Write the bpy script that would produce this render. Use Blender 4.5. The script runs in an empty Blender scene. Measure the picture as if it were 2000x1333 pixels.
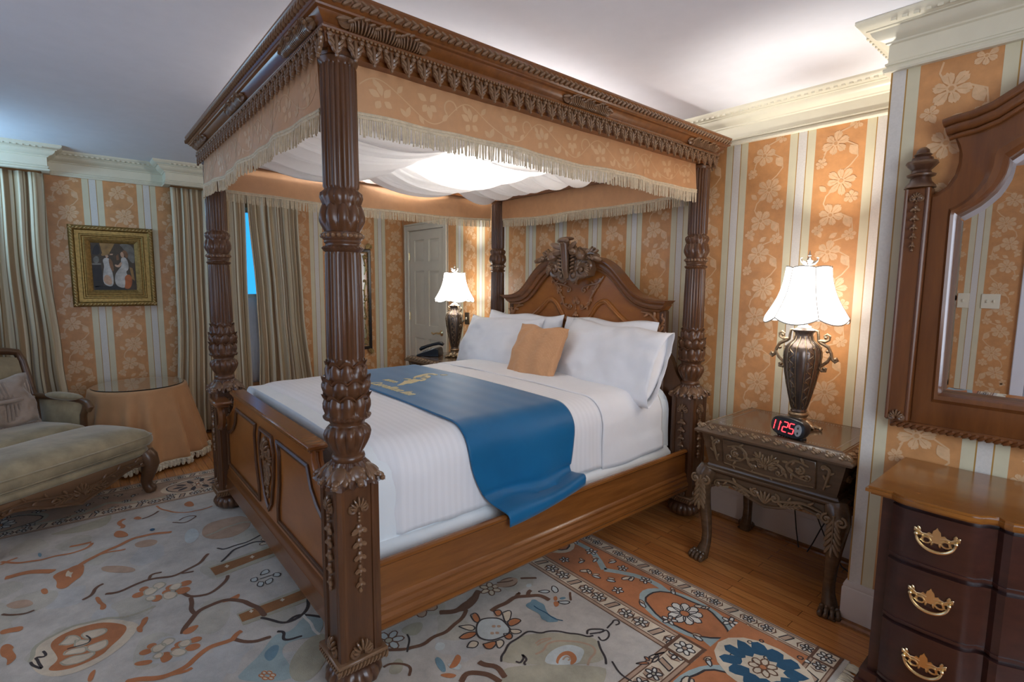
import bpy, bmesh, math, random
from mathutils import Matrix, Vector
from math import sin, cos, pi, sqrt, radians, atan2, hypot

S = bpy.context.scene
COL = S.collection
rnd = random.Random(7)

# ---------------------------------------------------------------- camera
YAW, PITCH, ROLL, CAMZ, FPX = 0.8674, 0.1116, 0.0094, 1.54, 1006.6
cam = bpy.data.cameras.new('camera')
cam.sensor_fit = 'HORIZONTAL'
cam.sensor_width = 36.0
cam.lens = FPX / 2000 * 36.0
cam.clip_start = 0.02
camo = bpy.data.objects.new('camera', cam)
COL.objects.link(camo)
fw = Vector((-sin(YAW) * cos(PITCH), cos(YAW) * cos(PITCH), -sin(PITCH)))
rt = Vector((cos(YAW), sin(YAW), 0))
up = rt.cross(fw)
r2 = rt * cos(ROLL) + up * sin(ROLL)
u2 = -rt * sin(ROLL) + up * cos(ROLL)
camo.matrix_world = Matrix(((r2.x, u2.x, -fw.x, 0), (r2.y, u2.y, -fw.y, 0), (r2.z, u2.z, -fw.z, CAMZ), (0, 0, 0, 1)))
S.camera = camo

# ---------------------------------------------------------------- world, exposure, lights
S.view_settings.view_transform = 'Standard'
S.view_settings.look = 'None'
S.view_settings.gamma = 1.0
S.view_settings.use_curve_mapping = False
S.view_settings.exposure = 0.98
w = bpy.data.worlds.new('dusk_sky')
S.world = w
w.use_nodes = True
bgn = w.node_tree.nodes['Background']
bgn.inputs[0].default_value = (0.03, 0.33, 0.85, 1)
bgn.inputs[1].default_value = 0.9


def area_light(name, loc, aim, sx, sy, power, col):
    l = bpy.data.lights.new(name, 'AREA')
    l.shape = 'RECTANGLE'
    l.size, l.size_y = sx, sy
    l.energy = power
    l.color = col
    o = bpy.data.objects.new(name, l)
    COL.objects.link(o)
    o.location = loc
    o.rotation_euler = (Vector(aim) - Vector(loc)).to_track_quat('-Z', 'Y').to_euler()
    return o


# flush ceiling light over the bed, hidden above the canopy
cl = bpy.data.lights.new('ceiling_light', 'POINT')
cl.energy = 24
cl.color = (1.0, 0.97, 0.95)
cl.shadow_soft_size = 0.07
clo = bpy.data.objects.new('ceiling_light', cl)
COL.objects.link(clo)
clo.location = (-2.85, 2.05, 2.475)

DAY = (0.78, 0.88, 1.0)
# added fills at two invented windows, plus blue daylight by the left window
area_light('room_fill', (-2.82, -1.17, 1.45), (-2.4, 1.5, 0.8), 1.6, 1.6, 4.2, (1.0, 0.92, 0.80))  # warm fill added behind the camera for the room's ambient light
area_light('room_fill', (1.22, 0.75, 1.55), (-1.5, 1.2, 0.9), 1.6, 1.5, 22, (0.86, 0.93, 1.0))  # cool fill added on the right to brighten the white bedding
area_light('room_fill', (-5.3, -1.1, 2.15), (-5.3, -0.35, 2.62), 0.5, 0.3, 7.0, (0.40, 0.70, 1.0))

LAMP_COL = (1.0, 0.96, 0.90)
BULB_W = 32
SHADE_E = 2.5

# ---------------------------------------------------------------- materials


def new_mat(name):
    m = bpy.data.materials.new(name)
    m.use_nodes = True
    return m, m.node_tree, m.node_tree.nodes['Principled BSDF']


def nd(nt, typ, **kw):
    n = nt.nodes.new(typ)
    for k, v in kw.items():
        setattr(n, k, v)
    return n


def coords(nt, scale=(1, 1, 1), kind='Object', rot=(0, 0, 0)):
    t = nd(nt, 'ShaderNodeTexCoord')
    mp = nd(nt, 'ShaderNodeMapping')
    mp.inputs['Scale'].default_value = scale
    mp.inputs['Rotation'].default_value = rot
    nt.links.new(t.outputs[kind], mp.inputs[0])
    return mp.outputs[0]


def ramp(nt, fac, stops, interp='LINEAR'):
    r = nd(nt, 'ShaderNodeValToRGB')
    r.color_ramp.interpolation = interp
    el = r.color_ramp.elements
    while len(el) < len(stops):
        el.new(0.5)
    for e, (p, c) in zip(el, stops):
        e.position = p
        e.color = (*c, 1)
    nt.links.new(fac, r.inputs[0])
    return r.outputs[0]


def noise(nt, vec, scale=5, detail=4, rough=0.6):
    n = nd(nt, 'ShaderNodeTexNoise')
    n.inputs['Scale'].default_value = scale
    n.inputs['Detail'].default_value = detail
    n.inputs['Roughness'].default_value = rough
    if vec is not None:
        nt.links.new(vec, n.inputs['Vector'])
    return n.outputs[0]


def bump(nt, b, height, strength=0.3, dist=0.01):
    n = nd(nt, 'ShaderNodeBump')
    n.inputs['Strength'].default_value = strength
    n.inputs['Distance'].default_value = dist
    nt.links.new(height, n.inputs['Height'])
    nt.links.new(n.outputs[0], b.inputs['Normal'])


def mul(c, k):
    return tuple(x * k for x in c)


def plain(name, col, rough=0.5, metal=0.0, var=0.12, scale=8, bmp=0.0, bscale=60, spec=0.5, sheen=0.0, coat=0.0):
    m, nt, b = new_mat(name)
    v = coords(nt)
    c = ramp(nt, noise(nt, v, scale), [(0.3, mul(col, 1 - var)), (0.7, mul(col, 1 + var))])
    nt.links.new(c, b.inputs['Base Color'])
    b.inputs['Roughness'].default_value = rough
    b.inputs['Metallic'].default_value = metal
    b.inputs['Specular IOR Level'].default_value = spec
    b.inputs['Coat Weight'].default_value = coat
    b.inputs['Coat Roughness'].default_value = 0.15
    if sheen:
        b.inputs['Sheen Weight'].default_value = sheen
        b.inputs['Sheen Roughness'].default_value = 0.4
    if bmp:
        bump(nt, b, noise(nt, v, bscale, 3), bmp, 0.004)
    return m


def wood(name, dark, light, rough=0.32, axis=2, coat=0.25, stretch=14, antique=None):
    m, nt, b = new_mat(name)
    sc = [stretch] * 3
    sc[axis] = 1.4
    v = coords(nt, tuple(sc))
    n1 = noise(nt, v, 2.2, 6, 0.65)
    c = ramp(nt, n1, [(0.25, dark), (0.55, tuple((a + d) / 2 for a, d in zip(dark, light))), (0.8, light)])
    if antique:
        g = nd(nt, 'ShaderNodeNewGeometry')
        f = ramp(nt, g.outputs['Pointiness'], [(0.52, (0, 0, 0)), (0.68, (1, 1, 1))])
        mx = nd(nt, 'ShaderNodeMix', data_type='RGBA')
        nt.links.new(f, mx.inputs[0])
        nt.links.new(c, mx.inputs[6])
        mx.inputs[7].default_value = (*antique, 1)
        c = mx.outputs[2]
    nt.links.new(c, b.inputs['Base Color'])
    b.inputs['Roughness'].default_value = rough
    b.inputs['Coat Weight'].default_value = coat
    b.inputs['Coat Roughness'].default_value = 0.2
    bump(nt, b, n1, 0.06, 0.003)
    return m


def planks(name):
    m, nt, b = new_mat(name)
    v = coords(nt, (1, 1, 1))
    br = nd(nt, 'ShaderNodeTexBrick')
    br.offset = 0.37
    br.inputs['Color1'].default_value = (0.58, 0.235, 0.066, 1)
    br.inputs['Color2'].default_value = (0.48, 0.175, 0.045, 1)
    br.inputs['Mortar'].default_value = (0.10, 0.028, 0.008, 1)
    br.inputs['Scale'].default_value = 1.0
    br.inputs['Brick Width'].default_value = 0.85
    br.inputs['Row Height'].default_value = 0.058
    br.inputs['Mortar Size'].default_value = 0.0012
    nt.links.new(v, br.inputs[0])
    v2 = coords(nt, (2.0, 38, 10))
    n1 = noise(nt, v2, 2.5, 6, 0.7)
    g = ramp(nt, n1, [(0.3, (0.62, 0.62, 0.62)), (0.7, (1.2, 1.2, 1.2))])
    mx = nd(nt, 'ShaderNodeMix', data_type='RGBA', blend_type='MULTIPLY')
    mx.inputs[0].default_value = 1
    nt.links.new(br.outputs[0], mx.inputs[6])
    nt.links.new(g, mx.inputs[7])
    nt.links.new(mx.outputs[2], b.inputs['Base Color'])
    b.inputs['Roughness'].default_value = 0.24
    b.inputs['Coat Weight'].default_value = 0.2
    return m


def emit(name, col, e):
    m, nt, b = new_mat(name)
    b.inputs['Base Color'].default_value = (*col, 1)
    b.inputs['Emission Color'].default_value = (*col, 1)
    b.inputs['Emission Strength'].default_value = e
    b.inputs['Roughness'].default_value = 0.6
    return m


def striped(name, stops, period, rough=0.6, sheen=0.3):
    m, nt, b = new_mat(name)
    t = nd(nt, 'ShaderNodeTexCoord')
    sep = nd(nt, 'ShaderNodeSeparateXYZ')
    nt.links.new(t.outputs['UV'], sep.inputs[0])
    dv = nd(nt, 'ShaderNodeMath', operation='DIVIDE')
    dv.inputs[1].default_value = period
    nt.links.new(sep.outputs[0], dv.inputs[0])
    fr = nd(nt, 'ShaderNodeMath', operation='FRACT')
    nt.links.new(dv.outputs[0], fr.inputs[0])
    c = ramp(nt, fr.outputs[0], stops, 'CONSTANT')
    nt.links.new(c, b.inputs['Base Color'])
    b.inputs['Roughness'].default_value = rough
    b.inputs['Sheen Weight'].default_value = sheen
    return m


def rugmat(name, col, var=0.22):
    m, nt, b = new_mat(name)
    v = coords(nt)
    a = noise(nt, v, 4, 6, 0.75)
    c = ramp(nt, a, [(0.32, mul(col, 1 - var)), (0.68, mul(col, 1 + var))])
    nt.links.new(c, b.inputs['Base Color'])
    b.inputs['Roughness'].default_value = 0.95
    b.inputs['Specular IOR Level'].default_value = 0.1
    b.inputs['Sheen Weight'].default_value = 0.15
    bump(nt, b, noise(nt, v, 260, 2), 0.5, 0.003)
    return m


MT = {}
CREAM = (0.71, 0.66, 0.50)
MT['ceiling'] = plain('ceiling_paint', (0.80, 0.81, 0.86), 0.9, var=0.02, spec=0.2)
MT['trim'] = plain('cream_trim_paint', (0.70, 0.66, 0.52), 0.38, var=0.03)
MT['base'] = plain('pale_baseboard_paint', (0.62, 0.55, 0.50), 0.4, var=0.03)
MT['doorp'] = plain('door_paint', (0.66, 0.60, 0.48), 0.35, var=0.03)
MT['wpO'] = plain('wallpaper_orange', (0.60, 0.290, 0.110), 0.42, var=0.12, scale=14, bmp=0.08)
MT['wpF'] = plain('wallpaper_flower', (0.70, 0.455, 0.255), 0.36, var=0.10, scale=40)
MT['wpD'] = plain('wallpaper_flower_line', (0.60, 0.32, 0.14), 0.45, var=0.06)
MT['wpC'] = plain('wallpaper_cream_band', (0.66, 0.61, 0.43), 0.4, var=0.04)
MT['wpW'] = plain('wallpaper_white_band', (0.68, 0.65, 0.60), 0.42, var=0.05, scale=120, bmp=0.2, bscale=240)
MT['wpG'] = plain('wallpaper_gold_line', (0.44, 0.25, 0.06), 0.35, var=0.1)
MT['floor'] = planks('oak_planks')
MT['wd'] = wood('dark_walnut', (0.060, 0.024, 0.010), (0.150, 0.061, 0.023), 0.34, 2, coat=0.15)
MT['wdh'] = wood('walnut_rail_y', (0.165, 0.056, 0.012), (0.30, 0.110, 0.024), 0.26, 1)
MT['wdx'] = wood('walnut_board_x', (0.125, 0.042, 0.011), (0.25, 0.088, 0.020), 0.28, 0)
MT['wdp'] = wood('walnut_panel', (0.24, 0.076, 0.014), (0.42, 0.150, 0.028), 0.30, 0, stretch=3)
MT['wc'] = wood('carved_walnut', (0.055, 0.023, 0.012), (0.12, 0.050, 0.024), 0.34, 2, antique=(0.27, 0.155, 0.080))
MT['wcb'] = wood('carved_walnut_bright', (0.16, 0.066, 0.026), (0.26, 0.115, 0.05), 0.32, 2, antique=(0.46, 0.22, 0.10))
MT['nsd'] = wood('nightstand_wood', (0.065, 0.038, 0.021), (0.150, 0.086, 0.046), 0.24, 0)
MT['nst'] = wood('nightstand_top', (0.060, 0.034, 0.018), (0.120, 0.072, 0.040), 0.14, 0, coat=0.5, stretch=5)
MT['nsc'] = wood('nightstand_carving', (0.085, 0.050, 0.026), (0.20, 0.125, 0.066), 0.3, 2, antique=(0.24, 0.155, 0.085))
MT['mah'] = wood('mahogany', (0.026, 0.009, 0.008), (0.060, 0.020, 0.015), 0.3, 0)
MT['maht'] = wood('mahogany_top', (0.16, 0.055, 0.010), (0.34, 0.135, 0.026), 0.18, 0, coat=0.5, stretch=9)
MT['mir'] = wood('mirror_frame_walnut', (0.105, 0.034, 0.010), (0.20, 0.070, 0.018), 0.3, 2)
MT['brass'] = plain('brass', (0.78, 0.62, 0.36), 0.28, 1.0)
MT['bronze'] = plain('antique_bronze', (0.30, 0.22, 0.14), 0.36, 0.85, var=0.35, scale=60)
MT['bronzed'] = plain('dark_bronze', (0.13, 0.10, 0.085), 0.26, 0.7, var=0.25)
MT['silver'] = plain('pewter', (0.55, 0.52, 0.48), 0.35, 0.9)
MT['gilt'] = plain('antique_gilt', (0.27, 0.175, 0.055), 0.38, 0.75, var=0.3, scale=50, bmp=0.2)
MT['giltl'] = plain('bright_gilt', (0.46, 0.33, 0.14), 0.35, 0.7, var=0.25, scale=50)
MT['black'] = plain('black_lacquer', (0.012, 0.010, 0.012), 0.2)
MT['blackp'] = plain('black_plastic', (0.010, 0.011, 0.014), 0.28)
MT['greyp'] = plain('grey_plastic', (0.32, 0.34, 0.36), 0.4)
MT['white'] = plain('white_linen', (0.87, 0.87, 0.89), 0.85, var=0.02, bmp=0.12, bscale=18, spec=0.2, sheen=0.1)
MT['whiteb'] = plain('white_cotton_cool', (0.82, 0.86, 0.88), 0.85, var=0.02, bmp=0.1, bscale=12, spec=0.2)
MT['blue'] = plain('blue_satin', (0.004, 0.130, 0.300), 0.46, var=0.10, scale=4, spec=0.35, sheen=0.3)
MT['gold_thread'] = plain('gold_thread', (0.70, 0.58, 0.32), 0.5, var=0.1)
MT['cushion'] = plain('apricot_weave', (0.64, 0.33, 0.15), 0.8, var=0.08, bmp=0.0, sheen=0.2)
MT['valance'] = plain('apricot_damask', (0.58, 0.305, 0.140), 0.55, var=0.06, scale=20, sheen=0.2)
MT['valflower'] = plain('damask_flower', (0.66, 0.41, 0.215), 0.38, var=0.06)
MT['fringe'] = plain('cream_fringe', (0.66, 0.55, 0.38), 0.7, var=0.15, scale=60)
MT['cloth'] = plain('peach_cloth', (0.56, 0.30, 0.14), 0.8, var=0.06, sheen=0.15, bmp=0.2, bscale=220)
MT['tassel'] = plain('cream_tassel', (0.72, 0.66, 0.52), 0.8, var=0.12, scale=60)
MT['velvet'] = plain('taupe_velvet', (0.35, 0.285, 0.175), 0.8, var=0.30, scale=6, sheen=0.6, bmp=0.25, bscale=30)
MT['velvetp'] = plain('rose_velvet', (0.40, 0.31, 0.25), 0.8, var=0.18, scale=9, sheen=0.5)
MT['chw'] = wood('chaise_walnut', (0.055, 0.022, 0.009), (0.13, 0.055, 0.022), 0.35, 0, antique=(0.22, 0.12, 0.06))
MT['cable'] = plain('black_cable', (0.012, 0.012, 0.012), 0.5)
MT['plate'] = plain('ivory_plate', (0.78, 0.72, 0.56), 0.35, var=0.02)
MT['plateb'] = plain('bronze_plate', (0.10, 0.075, 0.05), 0.35, 0.6)
MT['led'] = emit('red_led', (1.0, 0.03, 0.04), 2.2)
MT['shadetrim'] = plain('grey_braid', (0.42, 0.40, 0.36), 0.7)
LIN = [(0.0, (0.66, 0.58, 0.42)), (0.24, (0.24, 0.135, 0.05)), (0.30, (0.66, 0.58, 0.42)), (0.40, (0.34, 0.22, 0.11)),
       (0.62, (0.66, 0.58, 0.42)), (0.76, (0.20, 0.11, 0.03)), (0.82, (0.50, 0.39, 0.24))]
MT['curtain'] = striped('striped_silk', LIN, 0.26)

m, nt, b = new_mat('lamp_shade_silk')
b.inputs['Base Color'].default_value = (0.9, 0.88, 0.84, 1)
b.inputs['Emission Color'].default_value = (1.0, 0.965, 0.91, 1)
b.inputs['Emission Strength'].default_value = SHADE_E
b.inputs['Roughness'].default_value = 0.8
MT['shade'] = m

m, nt, b = new_mat('sheer_voile')
b.inputs['Base Color'].default_value = (0.86, 0.83, 0.79, 1)
b.inputs['Roughness'].default_value = 0.9
tr = nd(nt, 'ShaderNodeBsdfTranslucent')
tr.inputs[0].default_value = (0.86, 0.84, 0.80, 1)
mx = nd(nt, 'ShaderNodeMixShader')
mx.inputs[0].default_value = 0.16
nt.links.new(b.outputs[0], mx.inputs[1])
nt.links.new(tr.outputs[0], mx.inputs[2])
nt.links.new(mx.outputs[0], nt.nodes['Material Output'].inputs[0])
MT['sheer'] = m

m, nt, b = new_mat('mirror_silvering')
b.inputs['Base Color'].default_value = (0.80, 0.80, 0.82, 1)
b.inputs['Metallic'].default_value = 1.0
b.inputs['Roughness'].default_value = 0.01
MT['mirror'] = m

m, nt, b = new_mat('clear_glass')
b.inputs['Base Color'].default_value = (0.95, 0.98, 0.97, 1)
b.inputs['Roughness'].default_value = 0.03
b.inputs['Transmission Weight'].default_value = 1.0
b.inputs['IOR'].default_value = 1.45
MT['glass'] = m

RUG = {'I': (0.50, 0.465, 0.42), 'T': (0.46, 0.175, 0.070), 'B': (0.145, 0.070, 0.040), 'K': (0.045, 0.035, 0.035),
       'C': (0.64, 0.54, 0.41), 'L': (0.33, 0.41, 0.41), 'N': (0.022, 0.085, 0.155), 'G': (0.40, 0.37, 0.28),
       'P': (0.44, 0.30, 0.21), 'S': (0.52, 0.56, 0.55), 'W': (0.68, 0.66, 0.60), 'O': (0.29, 0.125, 0.042), 'A': (0.16, 0.27, 0.33),
       'D': (0.46, 0.43, 0.365), 'E': (0.47, 0.46, 0.44)}
RUGM = {k: rugmat('wool_' + k.lower(), c) for k, c in RUG.items()}

# ---------------------------------------------------------------- mesh tools


class MB:
    def __init__(s, mi=0):
        s.v, s.f, s.m, s.uv = [], [], [], {}
        s.T = Matrix()
        s.mi = mi

    def add(s, vs, fs, mi=None, uvs=None):
        o = len(s.v)
        T = s.T
        s.v += [T @ Vector(p) for p in vs]
        s.f += [tuple(i + o for i in f) for f in fs]
        s.m += [s.mi if mi is None else mi] * len(fs)
        if uvs:
            for i, q in enumerate(uvs):
                s.uv[o + i] = q

    def box(s, c, d, mi=None):
        x, y, z = (k / 2 for k in d)
        vs = [(c[0] + a * x, c[1] + b_ * y, c[2] + e * z) for a in (-1, 1) for b_ in (-1, 1) for e in (-1, 1)]
        s.add(vs, [(0, 1, 3, 2), (4, 6, 7, 5), (0, 4, 5, 1), (2, 3, 7, 6), (0, 2, 6, 4), (1, 5, 7, 3)], mi)

    def span(s, a, b_, mi=None):
        s.box([(i + j) / 2 for i, j in zip(a, b_)], [abs(j - i) for i, j in zip(a, b_)], mi)

    def cbox(s, c, d, r=0.004, mi=None):
        # box with chamfered edges
        x, y, z = (k / 2 for k in d)
        vs, idx = [], {}
        for a in (-1, 1):
            for b_ in (-1, 1):
                for e in (-1, 1):
                    for k in range(3):
                        q = [a * x, b_ * y, e * z]
                        for j in range(3):
                            if j != k:
                                q[j] -= (a, b_, e)[j] * r
                        idx[(a, b_, e, k)] = len(vs)
                        vs.append([q[j] + c[j] for j in range(3)])
        fs = []
        for k in range(3):
            i, j = [q for q in range(3) if q != k]
            for sg in (-1, 1):
                f = []
                for (p, q) in ((-1, -1), (1, -1), (1, 1), (-1, 1)):
                    t = [0, 0, 0]
                    t[k], t[i], t[j] = sg, p, q
                    f.append(idx[(*t, k)])
                fs.append(tuple(f))
            for p in (-1, 1):
                for q in (-1, 1):
                    f = []
                    for sg in (-1, 1):
                        t = [0, 0, 0]
                        t[k], t[i], t[j] = sg, p, q
                        f.append((idx[(*t, i)], idx[(*t, j)]))
                    fs.append((f[0][0], f[0][1], f[1][1], f[1][0]))
        for a in (-1, 1):
            for b_ in (-1, 1):
                for e in (-1, 1):
                    fs.append(tuple(idx[(a, b_, e, k)] for k in range(3)))
        s.add(vs, fs, mi)

    def prism(s, poly, z0, z1, mi=None):
        n = len(poly)
        vs = [(x, y, z0) for x, y in poly] + [(x, y, z1) for x, y in poly]
        fs = [tuple(range(n))[::-1], tuple(range(n, 2 * n))]
        fs += [(i, (i + 1) % n, n + (i + 1) % n, n + i) for i in range(n)]
        s.add(vs, fs, mi)

    def flat(s, poly, z=0.0, mi=None):
        s.add([(p[0], p[1], z) for p in poly], [tuple(range(len(poly)))], mi)

    def ribbon(s, pts, wd, z=0.0, mi=None, taper=True):
        n = len(pts)
        L, R = [], []
        for i, p in enumerate(pts):
            a, b_ = pts[max(i - 1, 0)], pts[min(i + 1, n - 1)]
            dx, dy = b_[0] - a[0], b_[1] - a[1]
            l = hypot(dx, dy) or 1
            k = wd * 0.5 * ((0.45 if i in (0, n - 1) else 1) if taper else 1)
            L.append((p[0] - dy / l * k, p[1] + dx / l * k, z))
            R.append((p[0] + dy / l * k, p[1] - dx / l * k, z))
        s.add(L + R, [(i, i + 1, n + i + 1, n + i) for i in range(n - 1)], mi)

    def lathe(s, prof, n=32, mi=None, cap=True, T=None):
        # prof rows: (r, z) or (r, z, lobes, amp, phase, scallop)
        vs = []
        for row in prof:
            r, z = row[0], row[1]
            k, a, ph, sc = (list(row[2:]) + [0, 0, 0, 0])[:4]
            for i in range(n):
                t = 2 * pi * i / n
                q = abs(sin(k * t / 2 + ph)) if k else 0
                rr = r * (1 + a * (q - 0.6))
                vs.append((rr * cos(t), rr * sin(t), z + sc * (q - 0.5)))
        m_ = len(prof)
        fs = [(j * n + i, j * n + (i + 1) % n, (j + 1) * n + (i + 1) % n, (j + 1) * n + i) for j in range(m_ - 1) for i in range(n)]
        if cap:
            fs += [tuple(range(n))[::-1], tuple(range((m_ - 1) * n, m_ * n))]
        if T is not None:
            vs = [T @ Vector(p) for p in vs]
        s.add(vs, fs, mi)

    def ell(s, c, r, n=8, k=5, R=None, mi=None):
        vs = [(0, 0, -1)]
        for j in range(1, k):
            t = -pi / 2 + pi * j / k
            vs += [(cos(t) * cos(2 * pi * i / n), cos(t) * sin(2 * pi * i / n), sin(t)) for i in range(n)]
        vs.append((0, 0, 1))
        fs = [(0, 1 + (i + 1) % n, 1 + i) for i in range(n)]
        for j in range(k - 2):
            a = 1 + j * n
            fs += [(a + i, a + (i + 1) % n, a + n + (i + 1) % n, a + n + i) for i in range(n)]
        a = 1 + (k - 2) * n
        e = len(vs) - 1
        fs += [(a + i, a + (i + 1) % n, e) for i in range(n)]
        out = []
        for p in vs:
            q = Vector((p[0] * r[0], p[1] * r[1], p[2] * r[2]))
            if R is not None:
                q = R @ q
            out.append(q + Vector(c))
        s.add(out, fs, mi)

    def lobe(s, a, b_, wd, h, nrm=(0, 0, 1), mi=None, n=8, k=5):
        a, b_ = Vector(a), Vector(b_)
        x = b_ - a
        L = x.length
        x.normalize()
        z = Vector(nrm).normalized()
        y = z.cross(x).normalized()
        z = x.cross(y)
        R = Matrix((x, y, z)).transposed()
        # poles along the lobe
        R2 = R @ Matrix(((0, 0, 1), (1, 0, 0), (0, 1, 0)))
        s.ell((a + b_) / 2, (wd / 2, h, L / 2), n, k, R2, mi)

    def tube(s, pts, r, n=8, mi=None, cap=True, flat=1.0, up=(0, 0, 1)):
        pts = [Vector(p) for p in pts]
        m_ = len(pts)
        rs = r if isinstance(r, (list, tuple)) else [r] * m_
        vs = []
        prev = None
        for i, p in enumerate(pts):
            d = (pts[min(i + 1, m_ - 1)] - pts[max(i - 1, 0)])
            d.normalize()
            if prev is None:
                u_ = Vector(up)
                if abs(u_.dot(d)) > 0.95:
                    u_ = Vector((1, 0, 0))
                x = d.cross(u_).normalized()
            else:
                x = (prev - d * prev.dot(d)).normalized()
            prev = x
            y = d.cross(x)
            for j in range(n):
                t = 2 * pi * j / n
                vs.append(p + x * (cos(t) * rs[i]) + y * (sin(t) * rs[i] * flat))
        fs = [(j * n + i, j * n + (i + 1) % n, (j + 1) * n + (i + 1) % n, (j + 1) * n + i) for j in range(m_ - 1) for i in range(n)]
        if cap:
            fs += [tuple(range(n))[::-1], tuple(range((m_ - 1) * n, m_ * n))]
        s.add(vs, fs, mi)

    def grid(s, nu, nv, fn, mi=None, uv=None, wrap=False):
        vs = [fn(i / (nu if wrap else nu - 1), j / (nv - 1)) for j in range(nv) for i in range(nu)]
        uvs = [uv(i / (nu - 1), j / (nv - 1)) for j in range(nv) for i in range(nu)] if uv else None
        fs = []
        for j in range(nv - 1):
            for i in range(nu if wrap else nu - 1):
                k = (i + 1) % nu
                fs.append((j * nu + i, j * nu + k, (j + 1) * nu + k, (j + 1) * nu + i))
        s.add(vs, fs, mi, uvs)

    def sweep(s, prof, path, closed=False, mi=None, capends=True):
        # path: xy points; prof: (out, z); outward = right-hand side of travel; mitred corners
        n = len(path)
        rings = []
        for i in range(n):
            segs = []
            for a, b_ in ((i - 1, i), (i, i + 1)):
                if closed:
                    a, b_ = a % n, b_ % n
                elif a < 0 or b_ >= n:
                    continue
                dx, dy = path[b_][0] - path[a][0], path[b_][1] - path[a][1]
                l = hypot(dx, dy)
                segs.append((dy / l, -dx / l))
            if len(segs) == 2:
                k = 1 + segs[0][0] * segs[1][0] + segs[0][1] * segs[1][1]
                mx_ = ((segs[0][0] + segs[1][0]) / k, (segs[0][1] + segs[1][1]) / k)
            else:
                mx_ = segs[0]
            rings.append([(path[i][0] + o * mx_[0], path[i][1] + o * mx_[1], z) for o, z in prof])
        m_ = len(prof)
        vs = [p for r in rings for p in r]
        fs = []
        for i in range(n if closed else n - 1):
            j = (i + 1) % n
            for k in range(m_):
                k2 = (k + 1) % m_
                fs.append((i * m_ + k, i * m_ + k2, j * m_ + k2, j * m_ + k))
        if not closed and capends:
            fs += [tuple(range(m_)), tuple(range((n - 1) * m_, n * m_))[::-1]]
        s.add(vs, fs, mi)


def frame_T(o, x, y):
    x, y = Vector(x).normalized(), Vector(y).normalized()
    z = x.cross(y)
    return Matrix(((x.x, y.x, z.x, o[0]), (x.y, y.y, z.y, o[1]), (x.z, y.z, z.z, o[2]), (0, 0, 0, 1)))


WORLD = {}


def setp(o, label=None, cat=None, group=None, kind=None):
    for k, v in (('label', label), ('category', cat), ('group', group), ('kind', kind)):
        if v:
            o[k] = v


def root(name, loc, label, cat, group=None, rz=0.0):
    o = bpy.data.objects.new(name, None)
    o.empty_display_size = 0.05
    o.location = loc
    o.rotation_euler = (0, 0, rz)
    COL.objects.link(o)
    setp(o, label, cat, group)
    WORLD[o.name] = Vector(loc)
    return o


def obj(name, mb, mats, parent=None, label=None, cat=None, group=None, kind=None, local=False, ang=38, solid=0, sub=0, recalc=True, bevel=0):
    if not isinstance(mats, (list, tuple)):
        mats = [mats]
    off = Vector((0, 0, 0))
    if parent is not None:
        if not local:
            off = WORLD[parent.name]
    elif kind != 'structure':
        xs = [p.x for p in mb.v]
        ys = [p.y for p in mb.v]
        off = Vector(((min(xs) + max(xs)) / 2, (min(ys) + max(ys)) / 2, min(p.z for p in mb.v)))
    me = bpy.data.meshes.new(name)
    me.from_pydata([p - off for p in mb.v], [], mb.f)
    for m_ in mats:
        me.materials.append(MT[m_] if isinstance(m_, str) else m_)
    me.polygons.foreach_set('material_index', mb.m)
    if mb.uv:
        l = me.uv_layers.new(name='uv')
        for lp in me.loops:
            l.data[lp.index].uv = mb.uv.get(lp.vertex_index, (0, 0))
    if recalc:
        bm = bmesh.new()
        bm.from_mesh(me)
        bmesh.ops.recalc_face_normals(bm, faces=bm.faces)
        bm.to_mesh(me)
        bm.free()
    me.polygons.foreach_set('use_smooth', [True] * len(me.polygons))
    me.set_sharp_from_angle(angle=radians(ang))
    me.update()
    o = bpy.data.objects.new(name, me)
    COL.objects.link(o)
    if bevel:
        md = o.modifiers.new('bevel', 'BEVEL')
        md.width, md.segments, md.limit_method = bevel, 2, 'ANGLE'
    if sub:
        md = o.modifiers.new('subdivision', 'SUBSURF')
        md.levels = md.render_levels = sub
    if solid:
        md = o.modifiers.new('solidify', 'SOLIDIFY')
        md.thickness = solid
        md.offset = 0
    if parent is not None:
        o.parent = parent
        WORLD[o.name] = WORLD[parent.name] if not local else Vector((0, 0, 0))
    else:
        o.location = off
        WORLD[o.name] = off
    setp(o, label, cat, group, kind)
    return o


def copy_tree(o, parent=None):
    c = o.copy()
    COL.objects.link(c)
    c.parent = parent
    for ch in list(o.children):
        copy_tree(ch, c)
    return c


# ---------------------------------------------------------------- carved motifs (local plane: x right, y up, z out)


def palmette(M, x, y, sc, mi=None, h=0.012, lobes=7):
    for i in range(lobes):
        a = pi / 2 + (i - (lobes - 1) / 2) * 0.42
        L = sc * (1.0 - 0.09 * abs(i - (lobes - 1) / 2))
        M.lobe((x + cos(a) * sc * 0.12, y + sin(a) * sc * 0.12, h * 0.3), (x + cos(a) * L, y + sin(a) * L, h * 0.5), sc * 0.26, h, mi=mi, n=6, k=5)
    for sg in (-1, 1):
        spiral(M, x + sg * sc * 0.45, y + sc * 0.02, sc * 0.30, sg, mi, h * 0.7)


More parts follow.
